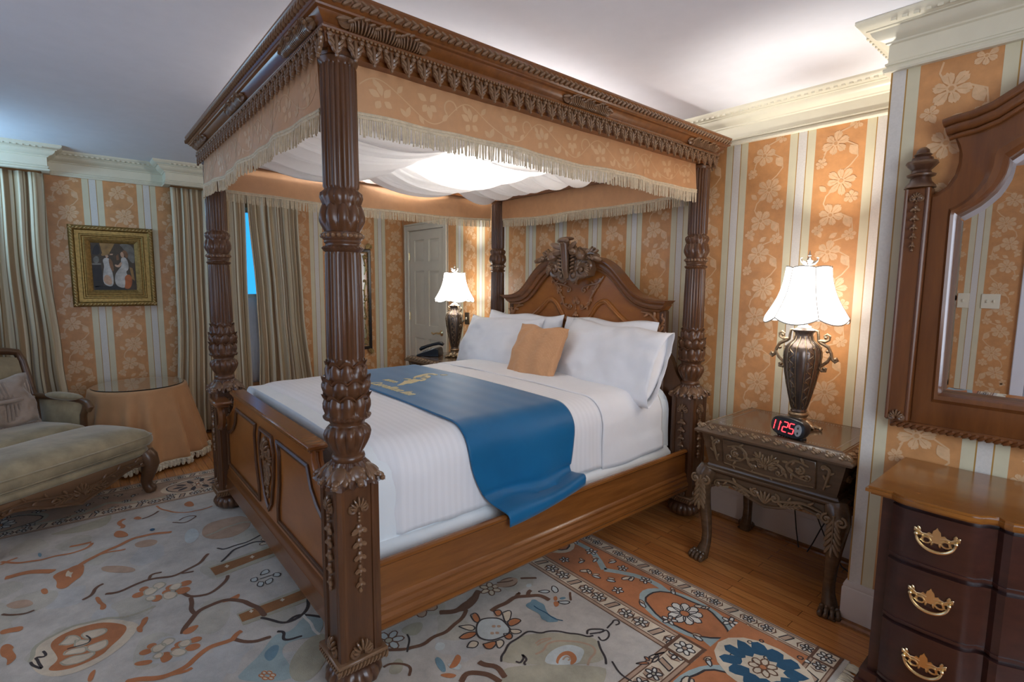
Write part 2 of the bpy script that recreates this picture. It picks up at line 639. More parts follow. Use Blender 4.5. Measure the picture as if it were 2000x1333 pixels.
def spiral(M, x, y, r, sg=1, mi=None, th=0.008, turns=1.3, a0=pi / 2):
    pts, rs = [], []
    n = 16
    for i in range(n + 1):
        t = i / n
        a = a0 + sg * (-1) * turns * 2 * pi * t
        q = r * (1 - 0.82 * t)
        pts.append((x + q * cos(a), y + q * sin(a), th * (0.35 + 0.5 * t)))
        rs.append(th * (0.55 + 0.35 * sin(pi * t)))
    M.tube(pts, rs, 6, mi)
    M.ell((x, y, th * 0.7), (r * 0.26, r * 0.26, th), 6, 4, mi=mi)


def acanthus(M, a, b_, wd, h=0.012, mi=None, bend=0.0, pairs=4):
    ax, ay = a
    bx, by = b_
    L = hypot(bx - ax, by - ay)
    ux, uy = (bx - ax) / L, (by - ay) / L
    px, py = -uy, ux

    def P(t, o=0.0, z=0.0):
        k = bend * sin(pi * t)
        return (ax + ux * L * t + px * (k + o), ay + uy * L * t + py * (k + o), z)
    M.tube([P(i / 8, 0, h * 0.6) for i in range(9)], [h * 0.55 * (1 - 0.6 * i / 8) for i in range(9)], 6, mi)
    for i in range(pairs):
        t = 0.08 + 0.72 * i / pairs
        ww = wd * 0.5 * sin(pi * (0.25 + 0.65 * t))
        for sg in (-1, 1):
            M.lobe(P(t, 0, h * 0.3), P(min(t + 0.30, 1.02), sg * ww, h * 0.35), wd * 0.30, h * 0.8, mi=mi, n=6, k=4)
    M.lobe(P(0.72, 0, h * 0.4), P(1.0, 0, h * 0.9), wd * 0.26, h * 0.9, mi=mi, n=6, k=4)


def bell(M, x, y, r, L, mi=None):
    M.lobe((x, y, 0.004), (x, y - L * 0.75, 0.006), r * 0.9, 0.010, mi=mi, n=8, k=5)
    for sg in (-1, 0, 1):
        M.lobe((x, y - L * 0.5, 0.007), (x + sg * r, y - L * (0.95 if sg else 1.0), 0.008), r * 0.75, 0.009, mi=mi, n=6, k=4)


def bell_drop(M, x, y, L, n, r, mi=None, beads=3):
    palmette(M, x, y, r * 1.6, mi, 0.012)
    yy = y - r * 0.5
    for i in range(beads):
        M.ell((x, yy, 0.006), (r * 0.22, r * 0.22, 0.008), 6, 4, mi=mi)
        yy -= r * 0.45
    st = (L - (y - yy)) / n
    for i in range(n):
        k = r * (1.0 - 0.10 * i)
        bell(M, x, yy, k, st * 0.72, mi)
        M.ell((x, yy - st * 0.82, 0.005), (k * 0.22, k * 0.25, 0.007), 6, 4, mi=mi)
        yy -= st
    M.ell((x, yy, 0.005), (r * 0.3, r * 0.35, 0.008), 6, 4, mi=mi)


def vine(M, pts, th=0.006, mi=None, leaves=True, curl=0.0, sg=1, lw=0.02):
    # carved stem through points with leaflets and a curled end
    q = []
    n = len(pts)
    for i in range(n - 1):
        for k in range(5):
            t = k / 5
            p0, p1, p2, p3 = pts[max(i - 1, 0)], pts[i], pts[i + 1], pts[min(i + 2, n - 1)]
            q.append(tuple(0.5 * ((2 * b0) + (-a0 + c0) * t + (2 * a0 - 5 * b0 + 4 * c0 - d0) * t * t + (-a0 + 3 * b0 - 3 * c0 + d0) * t ** 3)
                           for a0, b0, c0, d0 in zip(p0, p1, p2, p3)))
    q.append(tuple(pts[-1]))
    m_ = len(q)
    M.tube([(x, y, th * 0.7) for x, y in q], [th * (0.6 + 0.5 * sin(pi * i / (m_ - 1))) for i in range(m_)], 6, mi)
    if leaves:
        for i in range(2, m_ - 2, 3):
            dx, dy = q[i + 1][0] - q[i - 1][0], q[i + 1][1] - q[i - 1][1]
            l = hypot(dx, dy) or 1
            dx, dy = dx / l, dy / l
            o = 1 if (i // 3) % 2 else -1
            M.lobe((q[i][0], q[i][1], th * 0.5), (q[i][0] + (dx - o * dy) * lw, q[i][1] + (dy + o * dx) * lw, th), lw * 0.6, th * 1.1, mi=mi, n=6, k=4)
    if curl:
        dx, dy = q[-1][0] - q[-2][0], q[-1][1] - q[-2][1]
        a = atan2(dy, dx)
        cx_, cy_ = q[-1][0] + sg * curl * cos(a + pi / 2), q[-1][1] + sg * curl * sin(a + pi / 2)
        spiral(M, cx_, cy_, curl, -sg, mi, th, 1.2, a - sg * pi / 2)

# ================================================================ the room
XL, YB, XC, YM, XR, YF, YD, ZC = -5.97, 3.235, -0.70, 2.63, 1.30, -1.20, -1.20, 2.615
M = MB()
M.span((XL - 0.15, YD - 0.15, -0.08), (XR + 0.15, YB + 0.15, 0))
obj('floor', M, 'floor', kind='structure')
M = MB()
M.span((XL - 0.15, YD - 0.15, ZC), (XR + 0.15, YB + 0.15, ZC + 0.08))
obj('ceiling', M, 'ceiling', kind='structure')

WPM = ['wpO', 'wpF', 'wpD', 'wpC', 'wpW', 'wpG']


def flower(cx, cy, r, n, ph, out):
    for i in range(n):
        a = ph + 2 * pi * i / n
        hw = pi / n * 1.06
        rr = r * (1 + 0.10 * sin(i * 2.4 + ph))
        P = []
        for (q, s_) in ((0.20, -0.5), (0.55, -0.95), (0.80, -0.80), (0.94, -0.42), (0.86, -0.22), (1.0, 0.0), (0.90, 0.28), (0.95, 0.5), (0.80, 0.85), (0.55, 0.95), (0.20, 0.5)):
            t = a + hw * s_ * (0.62 if q > 0.9 else 0.86 if q > 0.7 else 0.92)
            P.append((cx + rr * q * cos(t), cy + rr * q * sin(t)))
        out.append((1, 1, P))
        out.append((2, 2, [(cx + rr * q * cos(a + d), cy + rr * q * sin(a + d)) for q, d in ((0.30, -0.05), (0.74, -0.02), (0.74, 0.02), (0.30, 0.05))]))
    out.append((1, 1, [(cx + r * 0.26 * cos(t * pi / 4), cy + r * 0.26 * sin(t * pi / 4)) for t in range(8)]))
    out.append((2, 3, [(cx + r * 0.15 * cos(t * pi / 3), cy + r * 0.15 * sin(t * pi / 3)) for t in range(6)]))


def leafp(x, y, a, L, wd, out):
    P = []
    for t, s_ in ((0, 0), (0.2, 0.6), (0.45, 1), (0.7, 0.8), (0.88, 0.35), (1, 0), (0.88, -0.35), (0.7, -0.8), (0.45, -1), (0.2, -0.6)):
        P.append((x + cos(a) * L * t - sin(a) * wd * 0.5 * s_, y + sin(a) * L * t + cos(a) * wd * 0.5 * s_))
    out.append((1, 1, P))
    out.append((2, 2, [(x + cos(a + d) * L * t, y + sin(a + d) * L * t) for t, d in ((0.1, 0.03), (0.85, 0.0), (0.1, -0.03))]))


def tile():
    out = []
    flower(-0.020, 0.0, 0.066, 6, 0.3, out)
    flower(0.020, -0.205, 0.074, 8, 0.1, out)
    flower(-0.020, -0.385, 0.066, 6, 0.8, out)
    flower(0.078, 0.090, 0.036, 6, 0.2, out)
    flower(-0.086, -0.100, 0.031, 6, 0.9, out)
    flower(0.074, -0.295, 0.036, 6, 0.5, out)
    flower(-0.080, -0.465, 0.031, 6, 0.1, out)
    leafp(0.050, -0.020, -1.0, 0.070, 0.044, out)
    leafp(-0.050, -0.255, 2.4, 0.050, 0.030, out)
    leafp(-0.040, -0.262, 0.5, 0.055, 0.028, out)
    leafp(0.048, -0.395, -1.1, 0.070, 0.042, out)
    leafp(-0.060, 0.080, 2.0, 0.045, 0.026, out)
    leafp(-0.02, 0.075, 0.6, 0.05, 0.028, out)
    for P in ([(0.036, 0.0), (0.085, -0.03), (0.09, -0.085), (0.06, -0.125), (0.03, -0.15)],
              [(-0.02, -0.25), (-0.05, -0.28), (-0.06, -0.32), (-0.045, -0.35)],
              [(0.036, -0.385), (0.085, -0.41), (0.092, -0.465), (0.055, -0.51), (0.0, -0.53)],
              [(-0.075, -0.05), (-0.06, -0.02), (-0.086, -0.1)]):
        n = len(P)
        A, B_ = [], []
        for i, p in enumerate(P):
            a, b_ = P[max(i - 1, 0)], P[min(i + 1, n - 1)]
            l = hypot(b_[0] - a[0], b_[1] - a[1])
            nx, ny = -(b_[1] - a[1]) / l, (b_[0] - a[0]) / l
            A.append((p[0] + nx * 0.0035, p[1] + ny * 0.0035))
            B_.append((p[0] - nx * 0.0035, p[1] - ny * 0.0035))
        for i in range(n - 1):
            out.append((1, 0.5, [A[i], A[i + 1], B_[i + 1], B_[i]]))
    return out


TILE = tile()
JIT = [0]
PER, STW, ZTOP = 0.383, 0.138, 2.42


def paper(M, u0, u1, s0, per, stw, holes=(), z0=0.15, z1=ZTOP, phase=2.318, doors=()):
    # striped paper on a local plane: u along the wall, v height, z outward; s0 = start of one white stripe
    k = int((u0 - s0) / per) - 2
    while s0 + k * per < u1:
        a = s0 + k * per
        segs = [(0.0, 0.30, 3), (0.30, 0.335, 5), (0.335, 0.665, 4), (0.665, 0.70, 5), (0.70, 1.0, 3)]
        for p, q, mi in segs:
            x0, x1 = max(u0, a + p * stw), min(u1, a + q * stw)
            if x1 - x0 > 0.002:
                M.add([(x0, z0, 0.0006), (x1, z0, 0.0006), (x1, z1, 0.0006), (x0, z1, 0.0006)], [(0, 1, 2, 3)], mi)
        c = a + stw + (per - stw) / 2
        if c > u0 + 0.05 and c < u1 - 0.05 and not any(h0 < c < h1 for h0, h1 in holes):
            z = phase + 0.587
            while z > z0 - 0.1:
                for mi, lay, P in TILE:
                    if all(z0 < z + y < z1 and u0 < c + x < u1 for x, y in P):
                        JIT[0] = (JIT[0] + 1) % 23
                        M.flat([(c + x, z + y) for x, y in P], 0.0008 + 0.0004 * lay + 1.5e-5 * JIT[0], mi)
                z -= 0.587
        k += 1


def solid_wall(M, u0, u1, openings=(), th=0.12):
    # wall body behind local plane z=0, with rectangular openings (u0,u1,v0,v1)
    ed = sorted([u0, u1] + [x for o in openings for x in o[:2]])
    for a, b_ in zip(ed, ed[1:]):
        o = [q for q in openings if abs(q[0] - a) < 1e-6]
        if o:
            if o[0][2] > 0.01:
                M.span((a, 0, -th), (b_, o[0][2], 0), 0)
            M.span((a, o[0][3], -th), (b_, ZC, 0), 0)
        elif b_ - a > 1e-4:
            M.span((a, 0, -th), (b_, ZC, 0), 0)


# back wall (headboard wall) with the door opening
DX0, DX1, DZ = -5.80, -5.01, 2.165
M = MB()
M.T = frame_T((0, YB, 0), (1, 0, 0), (0, 0, 1))
solid_wall(M, XL - 0.12, XC, [(DX0, DX1, 0, DZ)])
paper(M, -4.915, XC, -1.331, PER, STW)
M.T = Matrix()
wall_back = obj('wall_back', M, WPM, kind='structure', recalc=False)
# left (window) wall; u runs along +y, outward +x
W1, W2 = (-1.25, -0.45), (1.08, 1.72)
M = MB()
M.T = frame_T((XL, 0, 0), (0, 1, 0), (0, 0, 1))
solid_wall(M, YD - 0.12, YB + 0.12, [(W1[0], W1[1], 0.45, 2.3), (W2[0], W2[1], 0.45, 2.3)])
for a, b_ in ((-0.42, 1.06), (1.75, YB)):
    paper(M, a, b_, 0.112, 0.390, 0.145)
M.T = Matrix()
obj('wall_left', M, WPM, kind='structure', recalc=False)
# projecting wall with the dresser (right of the picture)
M = MB()
M.T = frame_T((0, YM, 0), (1, 0, 0), (0, 0, 1))
solid_wall(M, XC, XR + 0.12, th=YB + 0.12 - YM)
paper(M, XC, XR, -0.357, PER, STW, phase=2.10)
M.T = Matrix()
obj('wall_right', M, WPM, kind='structure', recalc=False)
# walls behind and beside the camera (seen in the mirror)
M = MB()
M.T = frame_T((0, YF, 0), (-1, 0, 0), (0, 0, 1))
solid_wall(M, -XR - 0.12, -XL + 0.12, [(-0.45, 0.50, 0, 2.10), (1.95, 3.7, 0.55, 2.3)])
paper(M, 0.61, 1.90, 0.84, PER, STW)
paper(M, 3.75, -XL, 0.84, PER, STW)
M.T = Matrix()
obj('wall_front', M, WPM, kind='structure', recalc=False)
M = MB()
M.span((XR, YF - 0.12, 0), (XR + 0.12, YM, 0.7), 0)
M.span((XR, YF - 0.12, 2.35), (XR + 0.12, YM, ZC), 0)
M.span((XR, YF - 0.12, 0.7), (XR + 0.12, -0.1, 2.35), 0)
M.span((XR, 1.6, 0.7), (XR + 0.12, YM, 2.35), 0)
obj('wall_side', M, WPM, kind='structure', recalc=False)

# crown moulding, following the two curtain cornices
CW = 0.20
CP = [(XL, -1.19), (XL + CW, -1.19), (XL + CW, -0.11), (XL, -0.11), (XL, 0.72), (XL + CW, 0.72), (XL + CW, 2.12), (XL, 2.12),
      (XL, YB), (XC, YB), (XC, YM), (XR, YM)]
CROWN = [(-0.03, 2.415), (0.022, 2.415), (0.026, 2.422), (0.024, 2.430), (0.014, 2.434), (0.014, 2.440), (0.020, 2.443), (0.020, 2.450), (0.012, 2.455),
         (0.012, 2.522), (0.022, 2.526), (0.024, 2.532), (0.034, 2.538), (0.050, 2.545), (0.062, 2.558), (0.068, 2.572), (0.080, 2.574), (0.080, 2.578),
         (0.092, 2.582), (0.106, 2.595), (0.112, 2.604), (0.112, 2.6149), (-0.03, 2.6149)]
M = MB()
M.sweep(CROWN, CP)


def dentils(M, path, o, z, dz, step, dd):
    for i in range(len(path) - 1):
        (x0, y0), (x1, y1) = path[i], path[i + 1]
        L = hypot(x1 - x0, y1 - y0)
        if L < 0.3:
            continue
        ux, uy = (x1 - x0) / L, (y1 - y0) / L
        n = int(L / step)
        for k in range(n):
            t = (k + 0.5) * L / n
            c = (x0 + ux * t + uy * o, y0 + uy * t - ux * o, z)
            d = (step * 0.5, dd) if abs(ux) > 0.5 else (dd, step * 0.5)
            M.box(c, (d[0], d[1], dz))


dentils(M, CP, 0.088, 2.590, 0.016, 0.036, 0.030)
obj('trim_1', M, 'trim', kind='structure', ang=30)
BP = [(0, 0), (0.016, 0), (0.016, 0.165), (0.012, 0.172), (0.013, 0.180), (0.006, 0.198), (0, 0.20)]
SH = [(0, 0), (0.034, 0), (0.031, 0.010), (0.022, 0.018), (0, 0.02)]


def baseb(name, path):
    M = MB()
    M.sweep(BP, path, mi=0)
    M.sweep([(o + (0.0158 if o else 0), z) for o, z in SH], path, mi=1)
    obj(name, M, ['base', 'wdh'], kind='structure', ang=30)


baseb('baseboard_left', [(XL, YD), (XL, YB)])
baseb('baseboard_back', [(-4.91, YB), (XC, YB)])
baseb('baseboard_right', [(XC, YB), (XC, YM), (XR, YM)])
baseb('baseboard_front', [(-0.60, YF), (XL, YF)])

# door beside the bed
DY = YB + 0.02
M = MB()
for x0, x1 in ((DX0 - 0.085, DX0), (DX1, DX1 + 0.085)):
    M.cbox(((x0 + x1) / 2, YB - 0.012, (DZ + 0.085) / 2), (0.085, 0.03, DZ + 0.085), 0.008)
    M.cbox((x0 + 0.012 if x0 < DX0 else x1 - 0.012, YB - 0.022, (DZ + 0.085) / 2), (0.024, 0.03, DZ + 0.085), 0.006)
M.cbox(((DX0 + DX1) / 2, YB - 0.012, DZ + 0.0425), (DX1 - DX0 + 0.17, 0.031, 0.085), 0.008)
M.cbox(((DX0 + DX1) / 2, YB - 0.022, DZ + 0.074), (DX1 - DX0 + 0.17, 0.031, 0.024), 0.006)
obj('trim_2', M, 'doorp', kind='structure')


def panel_door(name, x0, x1, zt, yface, sgn, y_back):
    # six panel door in the xz plane; sgn -1: front towards -y
    M = MB()
    W = x1 - x0
    rec = 0.014
    M.span((x0, yface + sgn * -rec, 0.008), (x1, y_back, zt))
    st = 0.11
    cols = [(x0 + st, x0 + W / 2 - 0.05), (x0 + W / 2 + 0.05, x1 - st)]
    rows = [(0.22, 0.86), (1.02, 1.68), (1.79, 2.05)]
    yf, yr = yface, yface - sgn * rec
    M.span((x0, yr, 0.008), (x0 + st, yf, zt))
    M.span((x1 - st, yr, 0.008), (x1, yf, zt))
    M.span((x0 + W / 2 - 0.05, yr, 0.008), (x0 + W / 2 + 0.05, yf, zt))
    for z0, z1 in ((0.008, 0.22), (0.86, 1.02), (1.68, 1.79), (2.05, zt)):
        for c0, c1 in cols:
            M.span((c0, yr, z0), (c1, yf, z1))
    for c0, c1 in cols:
        for z0, z1 in rows:
            a, bb, d = 0.012, 0.045, 0.009
            vs = [(c0 + a, yr, z0 + a), (c1 - a, yr, z0 + a), (c1 - a, yr, z1 - a), (c0 + a, yr, z1 - a),
                  (c0 + bb, yr + sgn * d, z0 + bb), (c1 - bb, yr + sgn * d, z0 + bb), (c1 - bb, yr + sgn * d, z1 - bb), (c0 + bb, yr + sgn * d, z1 - bb)]
            M.add(vs, [(0, 1, 5, 4), (1, 2, 6, 5), (2, 3, 7, 6), (3, 0, 4, 7), (4, 5, 6, 7)])
    return obj(name, M, 'doorp', kind='structure', ang=20)


door = panel_door('door_1', DX0 + 0.004, DX1 - 0.004, DZ - 0.004, YB - 0.003, -1, YB + 0.045)
M = MB()
hx, hz, hy = -5.075, 0.955, YB - 0.003
M.lathe([(0.034, 0), (0.034, 0.006), (0.022, 0.014), (0.012, 0.018), (0.011, 0.045), (0.013, 0.055), (0.0, 0.058)], 20, T=Matrix.Translation((hx, hy, hz)) @ Matrix.Rotation(pi / 2, 4, 'X'))
M.tube([(hx, hy - 0.05, hz), (hx - 0.03, hy - 0.052, hz + 0.004), (hx - 0.07, hy - 0.052, hz - 0.006), (hx - 0.10, hy - 0.052, hz - 0.016), (hx - 0.125, hy - 0.052, hz - 0.008), (hx - 0.135, hy - 0.05, hz + 0.004)],
       [0.010, 0.009, 0.008, 0.009, 0.010, 0.007], 8)
obj('door_handle', M, 'brass', door, label='brass lever handle')
for hz_ in (1.86, 1.12, 0.3):
    M = MB()
    M.cbox((DX0 + 0.002, YB - 0.008, hz_), (0.026, 0.008, 0.09), 0.002)
    M.tube([(DX0, YB - 0.014, hz_ - 0.047), (DX0, YB - 0.014, hz_ + 0.047)], 0.006, 8)
    obj('hinge', M, 'brass', door)

# doorway behind the camera (reflected in the mirror)
M = MB()
for x0, x1 in ((-0.59, -0.50), (0.45, 0.54)):
    M.cbox(((x0 + x1) / 2, YF + 0.012, 1.09), (0.09, 0.03, 2.18), 0.006)
M.cbox((-0.025, YF + 0.012, 2.14), (1.13, 0.031, 0.09), 0.006)
obj('trim_3', M, MT['ceiling'], kind='structure')
panel_door('door_2', -0.496, 0.446, 2.096, YF - 0.02, 1, YF - 0.06)

# windows


def window_u(name, x, u0, u1, v0, v1, axis='y', sg=1):
    M = MB()
    fr = 0.05

    def sp(a, b_, c, d, t0=-0.06, t1=0.0):
        if axis == 'y':
            M.span((x + sg * t0, a, c), (x + sg * t1, b_, d))
        else:
            M.span((a, x + sg * t0, c), (b_, x + sg * t1, d))
    sp(u0, u0 + fr, v0, v1)
    sp(u1 - fr, u1, v0, v1)
    sp(u0, u1, v0, v0 + fr)
    sp(u0, u1, v1 - fr, v1)
    sp(u0, u1, (v0 + v1) / 2 - 0.025, (v0 + v1) / 2 + 0.025)
    o = obj(name, M, 'doorp', kind='structure')
    M = MB()
    sp(u0 + fr, u1 - fr, v0 + fr, v1 - fr, -0.035, -0.03)
    obj('window_pane', M, 'glass', o)
    return o


window_u('window_1', XL - 0.03, W1[0], W1[1], 0.45, 2.3)
window_u('window_2', XL - 0.03, W2[0], W2[1], 0.45, 2.3)
window_u('added_window_3', YD - 0.03, -3.7, -1.95, 0.55, 2.3, 'x')  # unseen window, added to go with the warm fill
window_u('added_window_4', XR + 0.03, -0.1, 1.6, 0.7, 2.35, 'y', -1)  # unseen window, added as the place of the cool fill


# wall plates
def plate(name, T, wd, ht, toggles, m1, m2, label, cat):
    M = MB()
    M.T = T
    M.cbox((0, 0, 0.004), (wd, ht, 0.008), 0.003)
    M.T = Matrix()
    o = obj(name, M, m1, label=label, cat=cat, group='light switch plates on the walls')
    for u in toggles:
        M = MB()
        M.T = T
        M.cbox((u, 0, 0.012), (0.011, 0.026, 0.018), 0.003)
        obj('toggle', M, m2, o, label='white toggle lever' if m1 == 'plateb' else None)
    return o


plate('light_switch', frame_T((-4.565, YB - 0.001, 1.158), (1, 0, 0), (0, 0, 1)), 0.082, 0.128, [0], 'plateb', 'plate',
      'dark bronze single light switch on the striped wall behind the far lamp', 'switch')
fT = lambda x, z: frame_T((x, YF + 0.001, z), (-1, 0, 0), (0, 0, 1))
plate('light_switch', fT(-1.095, 1.418), 0.085, 0.138, [0], 'plate', 'plate', 'ivory switch plate seen in the mirror at its far left edge', 'switch')
plate('light_switch', fT(-0.975, 1.418), 0.085, 0.138, [0], 'plate', 'plate', 'narrow ivory switch plate over the white stripe in the mirror', 'switch')
plate('light_switch', fT(-0.783, 1.416), 0.130, 0.135, [-0.023, 0.023], 'plate', 'plate', 'wide ivory double switch plate reflected in the mirror', 'switch')

# ceiling rose of the light over the bed
M = MB()
M.lathe([(0.13, 2.6149), (0.125, 2.602), (0.10, 2.594), (0.05, 2.588), (0.028, 2.575), (0.022, 2.560), (0.0, 2.558)], 32, T=Matrix.Translation((-2.85, 2.05, 0)))
obj('trim_4', M, 'trim', kind='structure')

# ================================================================ the four-poster bed
PX0, PX1, PY0, PY1 = -3.826, -1.79, 0.733, 3.060
bed = root('canopy_bed', ((PX0 + PX1) / 2, (PY0 + PY1) / 2, 0), 'carved dark walnut four-poster canopy bed with apricot valance', 'bed')

POST = [(0.050, 2.31), (0.062, 2.305), (0.066, 2.292), (0.060, 2.284), (0.066, 2.278), (0.062, 2.268), (0.056, 2.262)]
FL = 20
POST += [(0.0575, 2.255, FL, .12), (0.0580, 1.866, FL, .12), (0.056, 1.857)]
POST += [(0.060, 1.851, 16, .04), (0.0700, 1.838, 16, .06, 0, .010), (0.0725, 1.826, 16, .05, 0, .006), (0.066, 1.810, 16, .05), (0.0625, 1.800)]
POST += [(0.066, 1.794, 10, .10, 0, .018), (0.0712, 1.783, 10, .13, 0, .006), (0.0755, 1.762, 10, .14), (0.0745, 1.748, 10, .14), (0.0700, 1.735, 10, .10), (0.0635, 1.720), (0.060, 1.712)]
POST += [(0.0665, 1.709), (0.069, 1.698), (0.066, 1.687), (0.0615, 1.682), (0.063, 1.676), (0.058, 1.670), (0.0585, 1.665), (0.066, 1.661, 24, .04), (0.0705, 1.654, 24, .05, 0, .004), (0.064, 1.646), (0.058, 1.642)]
POST += [(0.0585, 1.634, FL, .12), (0.0635, 1.272, FL, .12), (0.0615, 1.264)]


def bulb(zt, zb, rl, rm, rb, ph, k=9):
    h = zt - zb
    return [(rl * 0.86, zt + 0.001, k, .06, ph, .010), (rl, zt + 0.002, k, .08, ph, .020), (rl * 0.985, zt - 0.004, k, .08, ph, .020), (rm * 0.93, zt - 0.010, k, .12, ph, .014),
            (rm, zt - h * 0.35, k, .15, ph), (rm * 1.0, zt - h * 0.6, k, .15, ph), (rb, zb + h * 0.12, k, .12, ph)]


POST += bulb(1.250, 1.203, 0.073, 0.0705, 0.071, 0)
POST += bulb(1.192, 1.142, 0.085, 0.0825, 0.079, pi / 2)
POST += bulb(1.132, 1.064, 0.086, 0.0800, 0.075, 0)
POST += [(0.076, 1.062, 26, .03), (0.084, 1.056, 26, .05, 0, .006), (0.081, 1.049, 26, .05, 0, .004), (0.066, 1.044), (0.060, 1.030), (0.061, 1.024)]
POST += [(0.067, 1.020, 12, .08), (0.0765, 1.008, 12, .12), (0.0805, 0.992, 12, .14), (0.0775, 0.975, 12, .14), (0.069, 0.955, 12, .13), (0.059, 0.935, 12, .09), (0.052, 0.922)]
POST += [(0.052, 0.916), (0.058, 0.912), (0.0605, 0.902), (0.058, 0.892), (0.055, 0.888), (0.052, 0.84)]


def make_post():
    M = MB()
    M.T = Matrix.Translation((PX1, PY0, 0))
    M.lathe(POST, 120)
    # bead band
    for i in range(22):
        a = 2 * pi * i / 22
        M.ell((0.0675 * cos(a), 0.0675 * sin(a), 1.698), (0.0085,) * 3, 6, 4, mi=1)
    # square block with reeded corners
    h, e = 0.080, 0.006
    q = [(h, -0.050), (h, -0.054), (h + 0.003, -0.060), (h, -0.065), (h + 0.002, -0.072), (h - 0.001, -0.079)]
    side = [(h - e, -0.048), (h - e, 0.048)]
    full = []
    one = [(x, y) for x, y in q[::-1]] + side + [(x, -y) for x, y in q]
    for k in range(4):
        a = k * pi / 2
        full += [(x * cos(a) - y * sin(a), x * sin(a) + y * cos(a)) for x, y in one]
    M.prism(full, 0.150, 0.835)
    M.T = Matrix()
    post = obj('post', M, ['wd', 'wc'], bed, ang=50)
    # acanthus skirt
    M = MB()
    M.T = Matrix.Translation((PX1, PY0, 0))
    sk = []
    for z, r, p in ((0.892, 0.057, 2.2), (0.878, 0.066, 2.4), (0.858, 0.080, 3), (0.836, 0.094, 4.5), (0.820, 0.100, 6)):
        sk.append((z, r, p))

    def skirt(u, v):
        a = 2 * pi * u
        j = v * (len(sk) - 1)
        i = min(int(j), len(sk) - 2)
        f = j - i
        z, r, p = (sk[i][c] * (1 - f) + sk[i + 1][c] * f for c in range(3))
        d = (abs(cos(a)) ** p + abs(sin(a)) ** p) ** (-1 / p)
        w_ = 1 + 0.07 * sin(16 * a) * v + 0.04 * sin(37 * a + 5 * v)
        return (r * d * w_ * cos(a), r * d * w_ * sin(a), z - 0.010 * v * abs(sin(8 * a)))
    M.grid(96, 14, skirt, wrap=True)
    for k in range(8):
        a = k * pi / 4
        rr = 0.128 if k % 2 else 0.104
        R = Matrix.Rotation(a, 4, 'Z')
        M.T = Matrix.Translation((PX1, PY0, 0)) @ R
        M.lobe((0.062, 0, 0.882), (rr - 0.012, 0, 0.834), 0.054, 0.009, (1, 0, 1))
        M.lobe((rr - 0.035, 0, 0.846), (rr + 0.006, 0, 0.826 + (0.008 if k % 2 else 0)), 0.030, 0.010, (1, 0, 1.5))
        M.ell((rr, 0, 0.826), (0.010, 0.013, 0.010), 8, 5)
        for sg in (-1, 1):
            M.lobe((0.075, sg * 0.006, 0.868), (rr - 0.02, sg * 0.034, 0.826), 0.030, 0.009, (1, 0, 1))
            M.lobe((0.068, sg * 0.016, 0.872), (rr - 0.03, sg * 0.044, 0.838), 0.018, 0.009, (1, 0, 1))
    M.T = Matrix()
    obj('leaf_collar', M, 'wc', post)
    # carved drops on the four faces
    for k in range(4):
        a = k * pi / 2
        n_ = (cos(a), sin(a))
        M = MB()
        M.T = frame_T((PX1 + n_[0] * 0.0745, PY0 + n_[1] * 0.0745, 0), (-n_[1], n_[0], 0), (0, 0, 1))
        bell_drop(M, 0, 0.725, 0.31, 5, 0.030)
        obj('carved_drop', M, 'wc', post)
        T0, M = M.T, MB()
        M.T = T0
        palmette(M, 0, 0.170, 0.055, None, 0.014)
        obj('carved_palmette', M, 'wc', post)
    # rope moulding and bun foot
    M = MB()
    M.T = Matrix.Translation((PX1, PY0, 0))
    M.cbox((0, 0, 0.150), (0.196, 0.196, 0.014), 0.004)
    M.cbox((0, 0, 0.128), (0.180, 0.180, 0.034), 0.006)
    for k in range(4):
        a = k * pi / 2
        M.T = Matrix.Translation((PX1, PY0, 0)) @ Matrix.Rotation(a, 4, 'Z')
        for i in range(13):
            y = -0.090 + 0.015 * i
            M.lobe((0.088, y - 0.007, 0.114), (0.096, y + 0.007, 0.142), 0.013, 0.009, (1, 0, 0), n=6, k=4)
    M.T = Matrix.Translation((PX1, PY0, 0))
    M.lathe([(0.070, 0.116), (0.078, 0.108), (0.076, 0.100), (0.086, 0.094, 16, .05), (0.101, 0.072, 16, .09), (0.103, 0.055, 16, .10), (0.094, 0.032, 16, .09), (0.075, 0.016, 16, .06), (0.066, 0.012)], 64)
    M.T = Matrix()
    obj('bun_foot', M, 'wc', post)
    return post


post = make_post()
for x, y in ((PX0, PY0), (PX1, PY1), (PX0, PY1)):
    c = copy_tree(post, bed)
    c.location = (x - PX1, y - PY0, 0)

# side rails
RAIL = [(0, 0.195), (0.012, 0.195), (0.026, 0.200), (0.034, 0.212), (0.030, 0.226), (0.036, 0.236), (0.036, 0.250), (0.026, 0.262), (0.028, 0.280), (0.018, 0.292), (0.020, 0.304), (0.012, 0.314), (0.006, 0.318),
        (0.006, 0.448), (0.014, 0.452), (0.018, 0.458), (0.016, 0.468), (0.006, 0.474), (-0.006, 0.474), (-0.010, 0.466), (-0.010, 0.195)]


def side_rail(x, sg):
    M = MB()
    y0, y1 = PY0 + 0.078, PY1 - 0.078
    pa = [(x, y1), (x, y0)] if sg < 0 else [(x, y0), (x, y1)]
    M.sweep(RAIL, pa)
    return obj('side_rail', M, 'wdh', bed, ang=30)


side_rail(-1.757, 1)
side_rail(PX0 - 0.033, -1)

